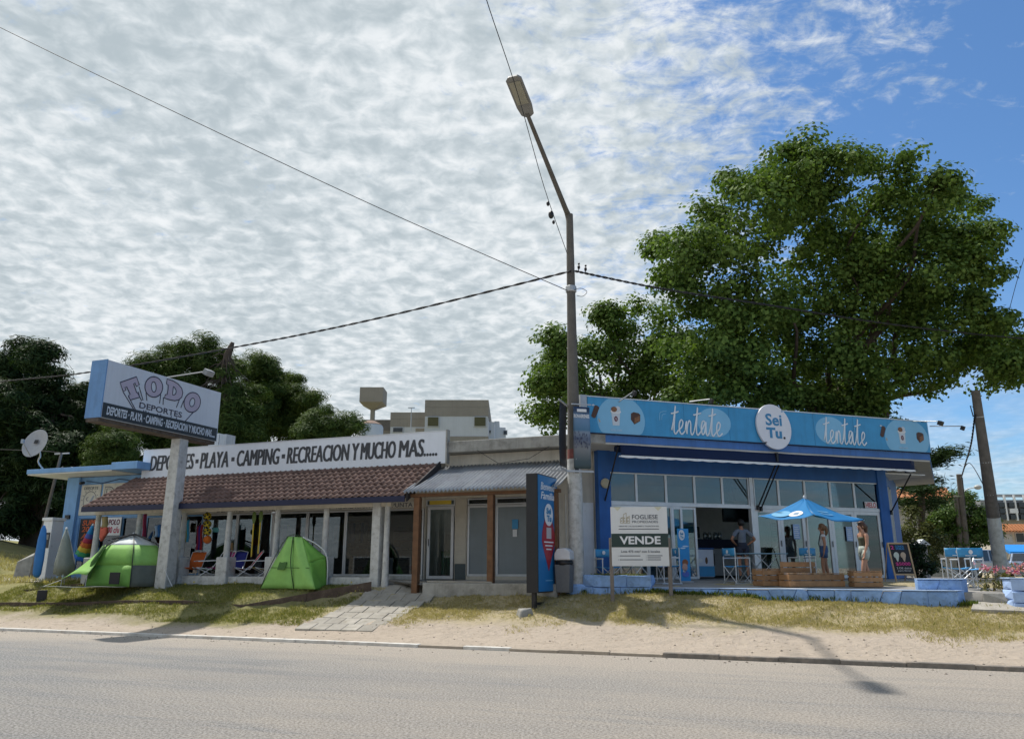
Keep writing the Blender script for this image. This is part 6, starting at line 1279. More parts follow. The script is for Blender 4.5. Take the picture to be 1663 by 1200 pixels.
# ------------------------------------------------------------------ blue stone walls
def stone(parent, P, z0, z1, th, mat=None, jag=.03, s0=0., s1=0.):
    A, B = Vector(P[0]), Vector(P[1]); d = (B-A); u = d.normalized(); n = Vector((-u.y, u.x, 0)); r = lambda: random.uniform(-jag, jag)
    A = A+u*.002; B = B-u*.002
    fr = [A+n*(-.01+r()), B+n*(-.01+r()), B+n*th, A+n*th]; mid_ = [(A+B)/2+n*(-.035+r())]
    SL = [u*-s0, u*-s1, u*-s1, u*-s0]
    vs = [q+SL[i]+Vector((0, 0, z0)) for i, q in enumerate(fr)]+[q-SL[i]+Vector((0, 0, z1+r()*.4)) for i, q in enumerate(fr)]+[mid_[0]+Vector((0, 0, (z0+z1)/2+r()*2))]
    return MB().add(vs, [(0, 3, 2, 1), (4, 5, 6, 7), (0, 1, 8), (1, 5, 8), (5, 4, 8), (4, 0, 8), (1, 2, 6, 5), (2, 3, 7, 6), (3, 0, 4, 7)]).build('stone', mat or stoneblue, parent, bevel=.016, seg=2)
def wall_run(t, pts, ztop, th, cap=True, rows=1, zbot=None):
    o = Vector(t.location)
    for A, B in zip(pts, pts[1:]):
        A, B = Vector((A[0], A[1], 0)), Vector((B[0], B[1], 0)); L = (B-A).length
        for r in range(rows):
            x = 0; sl0 = 0.
            while x < L-.02:
                w = min(random.uniform(.30, .58), L-x)
                if L-x-w < .2: w = L-x
                sl1 = random.uniform(-.09, .09) if x+w < L-.01 and rows == 1 else 0.
                a, b = A.lerp(B, x/L), A.lerp(B, (x+w)/L); zb_ = (gz(a.x, a.y)-.12) if zbot is None else zbot; zt2 = ztop
                s0 = zb_+(zt2-zb_)*r/rows+(.006 if r else 0); s1 = zb_+(zt2-zb_)*(r+1)/rows-.004
                stone(t, (a-Vector((o.x, o.y, 0)), b-Vector((o.x, o.y, 0))), s0-o.z, s1-o.z, th, None, .035, sl0, sl1); x += w; sl0 = sl1
        if cap:
            u = (B-A).normalized(); n = Vector((-u.y, u.x, 0)); q = [A-n*.02, B-n*.02, B+n*(th+.01), A+n*(th+.01)]
            MB().add([p-Vector((o.x, o.y, 0))+Vector((0, 0, ztop-o.z+.002)) for p in q]+[p-Vector((o.x, o.y, 0))+Vector((0, 0, ztop-o.z+.022)) for p in q], [(0, 3, 2, 1), (4, 5, 6, 7), (0, 1, 5, 4), (1, 2, 6, 5), (2, 3, 7, 6), (3, 0, 4, 7)]).build('coping', M('coping_blue', (.40, .53, .74), .8, .18, 6, .3, 25), t, bevel=.006)
KW = lambda u, v: KF.w(u, v).xy
pt_ = thing('stone_planter', 'blue painted stone planter with grass beside lamp pole', 'planter', (*KW(.35, 4.05), .9))
wall_run(pt_, [KW(.35, 4.75), KW(.30, 4.1), KW(.6, 3.98), KW(1.98, 4.08), KW(1.98, 4.7)], 1.40, .16, False, 2)
o = Vector(pt_.location); MB().add([Vector((*KW(a, b), 1.36))-o for a, b in ((.4, 4.2), (1.85, 4.2), (1.85, 4.75), (.4, 4.75))], [(0, 1, 2, 3)]).build('soil', M('planter_soil', (.10, .085, .05), .95), pt_)
cc = np.array([[*(Vector((*KW(.45+1.35*random.random(), 4.2+.5*random.random()), 1.40))-o)] for _ in range(500)]); dd_ = RNG.normal(size=(500, 3))*.5+np.array([0, 0, 1.]); leaf_object('grass_tuft', cc, dd_, .11, .12, greenmat, pt_)
lw = thing('low_stone_wall', 'long low blue painted stone wall edging the patio', 'wall', (*KW(2.0, 4.15), .9))
wall_run(lw, [KW(2.0, 4.16), KW(4.2, 4.10), KW(6.4, 4.02), KW(7.9, 3.95), KW(8.45, 4.02), KW(8.62, 4.3)], 1.10, .2)
ep = thing('stone_pier', 'square blue stone pier ending the low patio wall', 'pier', (*KW(8.0, 4.3), 1.0)); wall_run(ep, [KW(7.75, 4.22), KW(8.60, 4.30), KW(8.75, 4.62)], 1.33, .28, True, 1, 1.0)
gb = thing('grey_step', 'rough grey stone step between pier and right planter', 'step', (*KW(8.95, 4.2), .8)); stone(gb, ((0, 0, 0), (*(Vector(KW(9.75, 4.12))-Vector(KW(8.95, 4.2))), 0)), -.05, .26, .5, concrete, .03)
rp2 = thing('stone_planter', 'pale blue block planter with flowers at right edge', 'planter', (*KW(9.6, 3.8), .8)); lb2 = M('pale_block_blue', (.36, .50, .78), .8, .15, 5, .5, 20)
_sb = stoneblue; stoneblue = lb2; wall_run(rp2, [KW(9.35, 4.35), KW(9.42, 3.85), KW(11.2, 3.7)], 1.36, .2, True, 3); stoneblue = _sb
fp = at(1612, 938, 16.9); fp.z = pz(fp.x, fp.y)-.02; fb_ = thing('flower_bush', 'round bush of pink daisies beside right block planter', 'flowers', fp)
c_, d_, n_ = crown_points([((0, 0, .25), .34), ((.25, .1, .22), .3), ((.75, .2, .3), .32), ((1.2, .2, .3), .3)], 130, 26, .09); leaf_object('foliage', c_, d_, .09, .3, leafmat('daisy_leaf', (.06, .085, .02), (.20, .16, .06), .3), fb_)
pk = [Vector((random.uniform(-.35, 1.1), random.uniform(-.35, .1), random.uniform(.38, .6))) for _ in range(80)]; c_ = np.array([[*p] for p in pk for _ in range(5)])+RNG.normal(size=(400, 3))*.02; leaf_object('petals', c_, unit(400), .06, .6, leafmat('petal_pink', (.42, .05, .16), (.75, .45, .55), .3), fb_)['kind'] = 'stuff'; MB().lathe([(.03, -.1), (.02, .2)], (0, 0, 0), 6).build('stem', barkm, fb_)
# ------------------------------------------------------------------ patio furniture
def pat(px_, T, py_=940):
    p = at(px_, py_, T); p.z = pz(p.x, p.y); return p
def crate(name, label, px_, T, w, h, dp, rows, rz, cat, back=None):
    p = pat(px_, T); t = thing(name, label, cat, p, rz); sl_ = h/rows
    for r in range(rows):
        for (a, b, c, d) in ((-w/2, w/2, -dp/2, -dp/2+.02), (-w/2, w/2, dp/2-.02, dp/2)): MB().box(a, b, c, d, r*sl_+.008, (r+1)*sl_-.012).build('plank', palewood, t, bevel=.004)
        for s in (-1, 1): MB().box(s*w/2-(.02 if s > 0 else 0), s*w/2+(.02 if s < 0 else 0), -dp/2+.023, dp/2-.023, r*sl_+.008, (r+1)*sl_-.012).build('plank', palewood, t, bevel=.004)
    for sx_ in (-1, 1):
        for sy_ in (-1, 1): MB().box(sx_*(w/2-.05)-.025, sx_*(w/2-.05)+.025, sy_*(dp/2-.045)-.02, sy_*(dp/2-.045)+.02, 0, h-.005).build('corner_post', palewood, t)
    for k in range(4): MB().box(-w/2, w/2, -dp/2+k*dp/4+.004, -dp/2+(k+1)*dp/4-.004, h, h+.02).build('top_slat', palewood, t, bevel=.004)
    if back:
        for k in range(2): MB().box(-w/2+.08, w/2-.45, dp/2+.01, dp/2+.035, h+.03+k*.14, h+.15+k*.14).build('back_plank', palewood, t, bevel=.004)
        for s in (-w/2+.14, w/2-.52): MB().box(s-.03, s+.03, dp/2+.036, dp/2+.07, 0, h+.3).build('back_post', palewood, t)
    return t
crate('wooden_crate', 'slatted wooden crate seat left of the patio bench', 1245, 19.5, .52, .40, .45, 3, RR, 'crate'); crate('crate_bench', 'long slatted wooden bench holding the blue umbrella', 1318, 19.15, 1.48, .30, .5, 2, RR*.55, 'bench', True); crate('wooden_crate', 'slatted wooden crate seat near the walking woman', 1405, 18.9, .66, .36, .5, 3, -.12, 'crate')
def director_chair(label, px_, T, rz, s=1., zt2=None):
    t = thing('director_chair', label, 'chair', pat(px_, T), rz, 'blue folding director chairs on the patio'); w, dp, sh_, bh_ = .26*s, .22*s, .46*s, .92*s; n = 8
    for sx_ in (-w, w):
        MB().tube([(sx_, dp, .02), (sx_, dp, bh_)], .014, n).build('back_post', alu, t); MB().tube([(sx_, -dp, .02), (sx_, -dp, .66*s)], .014, n).build('front_leg', alu, t); MB().tube([(sx_, -dp-.02, .66*s), (sx_, dp, .66*s)], .018, n).build('armrest', alu, t); MB().tube([(sx_, -dp-.05, .012), (sx_, dp+.05, .012)], .015, n).build('foot_rail', alu, t)
    for y in (-dp, dp): MB().tube([(-w, y, .03), (w, y, sh_)], .012, n).build('cross_leg', alu, t); MB().tube([(w, y+.02, .03), (-w, y+.02, sh_)], .012, n).build('cross_leg', alu, t)
    MB().grid(lambda u, v: (-w+2*w*u, -dp+2*dp*v, sh_-.03*math.sin(math.pi*u)), 6, 3).build('seat', skyblue, t, smooth=True, solid=.01)
    bk_ = MB().grid(lambda u, v: (-w-.01+2*(w+.01)*u, dp+.018+.02*math.sin(math.pi*u), bh_-.21*s+.20*s*v), 6, 3).build('backrest', brandblue, t, smooth=True, solid=.012)
    MB().prism(disc(0, bh_-.10*s, .045*s, .05*s, 12), dp+.055, dp+.058).build('back_logo', paper, bk_); MB().prism(disc(0, bh_-.10*s, .045*s, .05*s, 12), dp-.001, dp+.002).build('back_logo', paper, bk_); MB().box(-.12, .12, dp+.05, dp+.053, bh_-.185*s, bh_-.17*s).build('back_print', paper, bk_); return t
director_chair('blue director chair facing the high table beside doorway', 1198, 20.3, R_(110)); director_chair('blue director chair partly behind the patio bench', 1305, 21.0, R_(200)); director_chair('large blue director chair nearest the right stone pier', 1574, 17.6, R_(172), 1.0); director_chair('blue director chair tucked behind the right pier chair', 1556, 18.5, R_(165), 1.0); director_chair('blue director chair behind the grassy stone planter', 988, 19.9, R_(20)); director_chair('blue director chair behind right stake of vende board', 1086, 20.3, R_(-80))
def cafe_table(label, px_, T, w=.55):
    t = thing('cafe_table', label, 'table', pat(px_, T), RR, 'folding cafe tables on the patio'); MB().box(-w, w, -.35, .35, .755, .78).build('table_top', M('table_top_blue', (.22, .36, .46), .35), t, bevel=.008)
    for y in (-.25, .25): MB().tube([(-w*.75, y, .02), (w*.6, y, .75)], .013, 6).build('cross_leg', alu, t); MB().tube([(w*.75, y, .02), (-w*.6, y, .75)], .013, 6).build('cross_leg', alu, t)
    for x in (-w*.75, w*.75): MB().tube([(x, -.25, .03), (x, .25, .03)], .012, 6).build('stretcher', alu, t)
    return t
cafe_table('folding cafe table between doorway chair and crate seat', 1240, 20.6, .58); cafe_table('folding cafe table behind the vende board', 1035, 20.4, .5)
# standing banner, umbrella, chalkboard
bpn = pat(1113, 20.9); rb = thing('standing_banner', 'tall light blue standing banner beside the chest freezer', 'banner', bpn, RR+R_(8)); MB().box(-.19, .19, 0, .015, .04, 1.42).build('print', M('banner_blue', (.03, .26, .58), .5, .12, 6), rb); MB().box(-.22, .22, -.1, .12, 0, .04).build('foot', steel, rb)
MB().prism(disc(-.05, 1.25, .10, .14, 20), -.008, -.002).build('white_oval', paper, rb); text('Sei', dkb, rb, -.11, .0, 1.25, 1.32, -.012, .03); text('Tu', dkb, rb, -.11, .0, 1.16, 1.23, -.012, .03)
for (x, z, r1, r2, c) in ((.02, .52, .10, .09, (.28, .10, .04)), (.0, .40, .09, .10, (.55, .32, .25)), (.02, .22, .12, .08, (.10, .16, .5)), (-.02, .30, .05, .05, (.6, .6, .65)), (.06, .95, .10, .02, (.5, .62, .75)), (-.03, .9, .09, .02, (.5, .62, .75))): MB().prism(disc(x, z, r1, r2, 16), -.008-.004*(z < .45), -.002-.004*(z < .45)).build('printed_shape', M('bp%.2f' % c[0], c, .5), rb)
up = pat(1318, 19.25); ub = thing('patio_umbrella', 'light blue square patio umbrella with white printed logo', 'umbrella', up, 0); hub = at(1312, 807, 19.4)-up
MB().tube([(0, 0, .28), (0, 0, hub.z*.98)], .02, 10).build('pole', steel, ub)
def uc(px_, py_, T_): return at(px_, py_, T_)-up
hub.x = 0; hub.y = 0; cnr = [uc(1231, 838, 19.5), uc(1323, 836, 18.2), uc(1404, 844, 19.6), uc(1308, 833, 20.8)]
uclo = leafmat('umbrella_cloth', (.05, .27, .62), (.06, .30, .66), .35, .6)
for k in range(4):
    A_, B_ = cnr[k], cnr[(k+1) % 4]
    MB().grid(lambda u, v: hub.lerp(A_.lerp(B_, u), v)+Vector((0, 0, -.10*math.sin(math.pi*u)*v*v-.06*math.sin(math.pi*v)+.012*math.sin(14*u+6*v))), 12, 10).build('canopy_panel', uclo, ub, smooth=True, solid=.004)
    MB().tube(catmull([hub, hub.lerp(A_, .5)+Vector((0, 0, -.08)), A_], 4), .009, 5).build('rib', steel, ub, smooth=True)
MB().ball(hub+Vector((0, 0, .03)), .03, 8, 6, (1, 1, 1.6)).build('finial', paper, ub)
A_, B_ = cnr[0], cnr[1]
def upt(u, v): return hub.lerp(A_.lerp(B_, u), v)+Vector((0, 0, -.10*math.sin(math.pi*u)*v*v-.06*math.sin(math.pi*v)+.016))+Vector((0, -.012, 0))
MB().grid(lambda a, b: upt(.62+.17*b*math.cos(2*math.pi*a), .72+.15*b*math.sin(2*math.pi*a)), 20, 2).build('white_oval', paper, ub, solid=.002)
MB().grid(lambda a, b: upt(.28+.20*b*math.cos(2*math.pi*a), .74+.16*b*math.sin(2*math.pi*a)), 20, 2).build('pale_print', paleblue, ub, solid=.002)
for k in range(3): MB().grid(lambda a, b: upt(.56+.12*a, .67+.045*k+.02*b)+Vector((0, -.006, .004)), 4, 1).build('logo_line', dkb, ub, solid=.002)
A_, B_ = cnr[1], cnr[2]
for k in range(2): MB().grid(lambda a, b: upt(.25+.35*a, .55+.12*k+.04*b), 6, 1).build('print_line', paleblue, ub, solid=.002)
cbp = pat(1463, 21.0, 938); cbp.z = 1.22; ck = thing('chalkboard', 'black pavement chalkboard advertising two cones for 5000', 'chalkboard', cbp, R_(4)); ff = M('pine_frame', (.42, .30, .18), .7, .15)
CW, CHh = .30, 1.02; lean_ = .22
def cy(z): return -.26+lean_*z/CHh
def cbox(x0, x1, z0, z1, t0, t1): return MB().add([(x0, cy(z0)+t0, z0), (x1, cy(z0)+t0, z0), (x1, cy(z0)+t1, z0), (x0, cy(z0)+t1, z0), (x0, cy(z1)+t0, z1), (x1, cy(z1)+t0, z1), (x1, cy(z1)+t1, z1), (x0, cy(z1)+t1, z1)], [(0, 3, 2, 1), (4, 5, 6, 7), (0, 1, 5, 4), (1, 2, 6, 5), (2, 3, 7, 6), (3, 0, 4, 7)])
cbox(-CW, -CW+.04, 0, CHh, -.01, .02).build('frame_side', ff, ck); cbox(CW-.04, CW, 0, CHh, -.01, .02).build('frame_side', ff, ck); cbox(-CW+.04, CW-.04, CHh-.04, CHh, -.01, .02).build('frame_rail', ff, ck); cbox(-CW+.04, CW-.04, .16, .20, -.01, .02).build('frame_rail', ff, ck); bdc = cbox(-CW+.04, CW-.04, .20, CHh-.04, .0, .015).build('slate', M('slate_black', (.018, .018, .022), .7, .2, 6), ck)
for s in (-CW+.02, CW-.02): MB().tube([(s, .0, CHh-.03), (s, .30, .0)], .016, 6).build('rear_leg', ff, ck)
def ctext(s, c, x0, x1, z0, z1, b=.01):
    o = text(s, M('chalk_'+c[0], c[1], .8), bdc, x0, x1, z0, z1, 0, b, dep=.004)
    for v in o.data.vertices: v.co.y += cy(v.co.z)-.006
pk_, bl_, wh_ = ('pink', (.50, .05, .22)), ('blue', (.05, .25, .55)), ('white', (.55, .55, .55))
ctext('2', pk_, -.23, -.14, .84, .94, .02); ctext('CONOS', bl_, -.10, .14, .89, .945); ctext('DOBLES', bl_, -.09, .14, .83, .88); ctext('$5000', pk_, -.19, .22, .40, .50, .02); ctext('2 DE dulce', wh_, -.19, .22, .32, .37, 0.); ctext('para llevar', wh_, -.17, .20, .25, .30, 0.)
for x, c in ((-.12, (.50, .56, .52)), (.07, (.45, .36, .28))):
    m = M('cone%.2f' % c[0], c, .8); z = .68; MB().prism(disc(x, z, .075, .085, 16), cy(z)-.012, cy(z)-.002).build('drawn_scoop', m, bdc); MB().prism([(x-.05, z-.05), (x+.01, z-.19), (x+.05, z-.05)][::-1], cy(z-.1)-.014, cy(z-.1)-.003).build('drawn_cone', m, bdc)
pll = RF.w(RF.hit(1253, 920, 2.4).x, 2.4, .003); plt = thing('potted_plant', 'dark spiky potted plant inside the glass doors', 'plant', pll); MB().lathe([(.12, 0), (.17, .35), (.15, .36)], (0, 0, 0), 12).build('pot', darkin, plt, smooth='auto'); c_ = RNG.normal(size=(60, 3))*.1+np.array([0, 0, .75]); leaf_object('leaves', c_, RNG.normal(size=(60, 3))*.5+np.array([0, 0, 1.]), .5, .09, hedge, plt)
# ------------------------------------------------------------------ people
SKIN = M('skin', (.50, .27, .18), .55, .06, 10); SKIN2 = M('skin_tan', (.36, .175, .105), .55, .06, 10)
def skin_obj(name, nodes, edges, mat, parent, root, sub=2):
    me = bpy.data.meshes.new(name); bm = bmesh.new(); sk = bm.verts.layers.skin.verify(); vm = {}
    for k, (p, r) in nodes.items():
        v = bm.verts.new(p); rr = r if isinstance(r, tuple) else (r, r); v[sk].radius = rr; v[sk].use_root = (k == root); vm[k] = v
    for a, b in edges: bm.edges.new((vm[a], vm[b]))
    bm.to_mesh(me); bm.free(); me.materials.append(mat); o = bpy.data.objects.new(name, me); COL.objects.link(o); o.parent = parent
    s = o.modifiers.new('skin', 'SKIN'); s.use_smooth_shade = True; s.branch_smoothing = .4
    u = o.modifiers.new('sub', 'SUBSURF'); u.levels = sub; u.render_levels = sub; return o
def person(label, loc, rz, J, skin, hair, top, bottom, shoe, long_legs=False, sleeve=.6, hairlong=False, extra=None):
    """J: joints in metres; the figure looks along -y"""
    t = thing('person', label, 'person', loc, rz); N = {}
    def a(k, p, r): N[k] = (Vector(p), r)
    a('pel', J['pel'], (.135, .105)); a('wa', J['wa'], (.115, .09)); a('ch', J['ch'], (.135, .105)); a('sh', J['sh'], (.085, .07)); a('nk', J['nk'], .05); a('hb', J['hb'], (.062, .075)); a('hm', J['hm'], (.074, .092)); a('ht', J['ht'], (.055, .07))
    E_ = [('pel', 'wa'), ('wa', 'ch'), ('ch', 'sh'), ('sh', 'nk'), ('nk', 'hb'), ('hb', 'hm'), ('hm', 'ht')]
    for s in 'lr':
        a('s'+s, J['s'+s], .058); a('e'+s, J['e'+s], .040); a('w'+s, J['w'+s], .028); a('p'+s, J['p'+s], (.036, .02)); E_ += [('sh', 's'+s), ('s'+s, 'e'+s), ('e'+s, 'w'+s), ('w'+s, 'p'+s)]
        a('h'+s, J['h'+s], .092); a('k'+s, J['k'+s], .058); a('c'+s, Vector(J['k'+s]).lerp(Vector(J['a'+s]), .35), .056); a('a'+s, J['a'+s], .036); a('t'+s, J['t'+s], (.036, .024)); E_ += [('pel', 'h'+s), ('h'+s, 'k'+s), ('k'+s, 'c'+s), ('c'+s, 'a'+s), ('a'+s, 't'+s)]
        w, p = Vector(J['w'+s]), Vector(J['p'+s]); d = (p-w).normalized(); sd = d.cross(Vector((0, 1, 0))); sd = sd.normalized() if sd.length > .1 else Vector((1, 0, 0))
        for i, (off, ln) in enumerate(((-.024, .065), (-.008, .078), (.008, .074), (.022, .058))):
            a('f%d%s' % (i, s), p+sd*off+d*.02, .009); a('g%d%s' % (i, s), p+sd*off+d*(.02+ln*.55)+Vector((0, -.008, 0)), .0085); a('j%d%s' % (i, s), p+sd*off+d*(.02+ln)+Vector((0, -.022, 0)), .0075); E_ += [('p'+s, 'f%d%s' % (i, s)), ('f%d%s' % (i, s), 'g%d%s' % (i, s)), ('g%d%s' % (i, s), 'j%d%s' % (i, s))]
        a('q'+s, w.lerp(p, .6)+sd*(-.034)+Vector((0, -.02, 0)), .010); a('z'+s, p+sd*(-.045)+Vector((0, -.03, 0)), .009); E_ += [('w'+s, 'q'+s), ('q'+s, 'z'+s)]
    hm, ht, hb_ = Vector(J['hm']), Vector(J['ht']), Vector(J['hb']); upv = (ht-hb_).normalized(); fwd = Vector(J.get('face', (0, -1, 0))).normalized(); rt_ = fwd.cross(upv)
    a('ns', hm+fwd*.104-upv*.012, .016); E_ += [('hm', 'ns')]
    body = skin_obj('body', N, E_, skin, t, 'pel')
    # face
    for s in (-1, 1):
        MB().ball(hm+fwd*.086+rt_*.032*s+upv*.012, .011, 8, 6).build('eye', black, t, smooth=True); MB().ball(hm+rt_*.078*s-upv*.01, .022, 8, 6, (.6, .8, 1.3)).build('ear', skin, t, smooth=True)
    MB().ball(hm+fwd*.088-upv*.055, .02, 8, 6, (1.2, .6, .4)).build('mouth', M('lips', (.30, .08, .07), .5), t, smooth=True)
    hb2 = MB(); hb2.ball((0, 0, 0), .115, 16, 10, (.88, 1.0, 1.0)); hb2.v = [tuple(Vector(q)*(1.0 if (Vector(q).dot(fwd) < .03 or q[2] > .045) else .78)+hm+upv*.028-fwd*.014) for q in hb2.v]; ho2 = hb2.build('hair', hair, t, smooth=True)
    if hairlong: MB().tube(catmull([hm-fwd*.09+upv*.05, hm-fwd*.135-upv*.03, hm-fwd*.14-upv*.13, hm-fwd*.12-upv*.22], 4), [.05, .055, .056, .055, .055, .05, .05, .045, .04, .035, .03, .02, .01], 8).build('ponytail', hair, t, smooth=True)
    # clothes
    G = {k: (N[k][0], tuple(q+.016 for q in (N[k][1] if isinstance(N[k][1], tuple) else (N[k][1],)*2))) for k in N}
    S_ = {k: G[k] for k in ('pel', 'wa', 'ch')}; E2 = [('pel', 'wa'), ('wa', 'ch')]; S_['hem'] = (G['pel'][0]+Vector((0, 0, -.07)), (.15, .125)); E2.append(('pel', 'hem'))
    if sleeve > 0:
        S_['sh'] = G['sh']; E2.append(('ch', 'sh'))
        for s in 'lr': S_['s'+s] = (G['s'+s][0], .074); S_['m'+s] = (N['s'+s][0].lerp(N['e'+s][0], sleeve), .066); E2 += [('sh', 's'+s), ('s'+s, 'm'+s)]
    else: S_['sh'] = (N['ch'][0].lerp(N['sh'][0], .45), (.13, .10)); E2.append(('ch', 'sh'))
    skin_obj('shirt', S_, E2, top, t, 'wa')
    b3 = MB(); pl_ = N['pel'][0]; b3.tube([pl_+Vector((0, 0, .10)), pl_+Vector((0, 0, .03)), pl_+Vector((0, 0, -.06)), pl_+Vector((0, 0, -.12))], [.128, .15, .158, .12], 14, flat=.80)
    for s in 'lr':
        h_ = N['h'+s][0]; e_ = h_.lerp(N['k'+s][0], .5 if not long_legs else 1.); b3.tube([h_+Vector((0, 0, .05)), h_.lerp(e_, .4), e_], [.10, .098, .088], 12)
    b3.build('shorts', bottom, t, smooth=True)
    for s in 'lr': q = N['a'+s][0]; d = (N['t'+s][0]-q); MB().tube([q-d*.35+Vector((0, 0, -.02)), q+Vector((0, 0, -.015)), N['t'+s][0], N['t'+s][0]+d*.35], [.035, .05, .046, .025], 8).build('shoe', shoe, t, smooth=True)
    if extra: extra(t, N)
    return t
def pose(h=1.66, stride=0., arms=0., akimbo=False):
    k = h/1.70; J = dict(pel=(0, 0, .95), wa=(0, 0, 1.08), ch=(0, 0, 1.27), sh=(0, .01, 1.40), nk=(0, 0, 1.46), hb=(0, -.01, 1.52), hm=(0, -.015, 1.60), ht=(0, 0, 1.67))
    for s, q in (('l', 1), ('r', -1)):
        st_ = stride*q; J['h'+s] = (.09*q, 0, .88); J['k'+s] = (.10*q, -.20*st_-.03, .50); J['a'+s] = (.10*q, -.36*st_+.02, .09); J['t'+s] = (.11*q, -.36*st_-.11, .03)
        J['s'+s] = (.17*q, .01, 1.37)
        if akimbo: J['e'+s] = (.38*q, .10, 1.14); J['w'+s] = (.20*q, -.03, 1.00); J['p'+s] = (.15*q, -.07, .985)
        else: J['e'+s] = (.21*q, .02+.14*arms*q, 1.11); J['w'+s] = (.22*q, -.04+.26*arms*q, .88); J['p'+s] = (.22*q, -.06+.29*arms*q, .80)
    return {a: (b[0]*k, b[1]*k, b[2]*k) for a, b in J.items()}
hairb = M('hair_brown', (.07, .032, .018), .5, .2, 20); hairk = M('hair_black', (.012, .011, .011), .5); hairl = M('hair_light', (.16, .085, .04), .5, .2, 20); hairg = M('hair_grey', (.35, .30, .26), .6)
def sunglasses(t, N):
    h = N['hm'][0]; MB().tube([h+Vector((-.07, -.05, .09)), h+Vector((0, -.10, .085)), h+Vector((.07, -.05, .09))], .014, 6).build('sunglasses', black, t, smooth=True)
w_ = pat(1408, 19.7); person('woman in olive top and pale shorts walking past doors', w_, R_(-78), pose(1.55, .55, -.35), SKIN, hairb, M('olive_top', (.10, .10, .065), .8, .15, 12), M('pale_denim', (.42, .47, .42), .8, .15, 12, .2), M('shoe_white', (.5, .5, .5), .6), sleeve=0, hairlong=True, extra=sunglasses)
m_ = RF.w(1.95, -.1, 0); person('man in grey shirt with hands on hips in doorway', m_, RR+R_(172), pose(1.69, .12, 0, True), SKIN2, hairk, M('grey_blue_tee', (.15, .175, .215), .85, .12, 9), M('dark_shorts', (.025, .03, .05), .85), M('shoe_dark', (.04, .04, .045), .6), sleeve=.75)
def strap(t, N): MB().tube([N['sl'][0]+Vector((0, -.07, .05)), N['wa'][0]+Vector((.02, -.13, .05)), N['hr'][0]+Vector((-.05, -.1, .08))], .014, 6).build('bag_strap', black, t, smooth=True)
c__ = RF.w(4.30, -.75, 0); c__.z = pz(c__.x, c__.y); person('person in white top and blue shorts under the umbrella', c__, R_(-110), pose(1.58, .2, .15), SKIN2, hairl, M('white_top', (.58, .58, .60), .8), M('blue_denim', (.05, .10, .22), .85, .15, 14), M('shoe_white', (.5, .5, .5)), sleeve=.3, hairlong=True, extra=strap)
f__ = at(1537, 930, 52); f__.z = gz(f__.x, f__.y)+.02; person('distant man in pale shirt walking along side street', f__, R_(165), pose(1.74, .4, .3), SKIN, hairg, M('pale_shirt', (.45, .43, .42), .8), M('black_shorts', (.015, .015, .02), .8), M('shoe_white', (.5, .5, .5)), sleeve=.6)
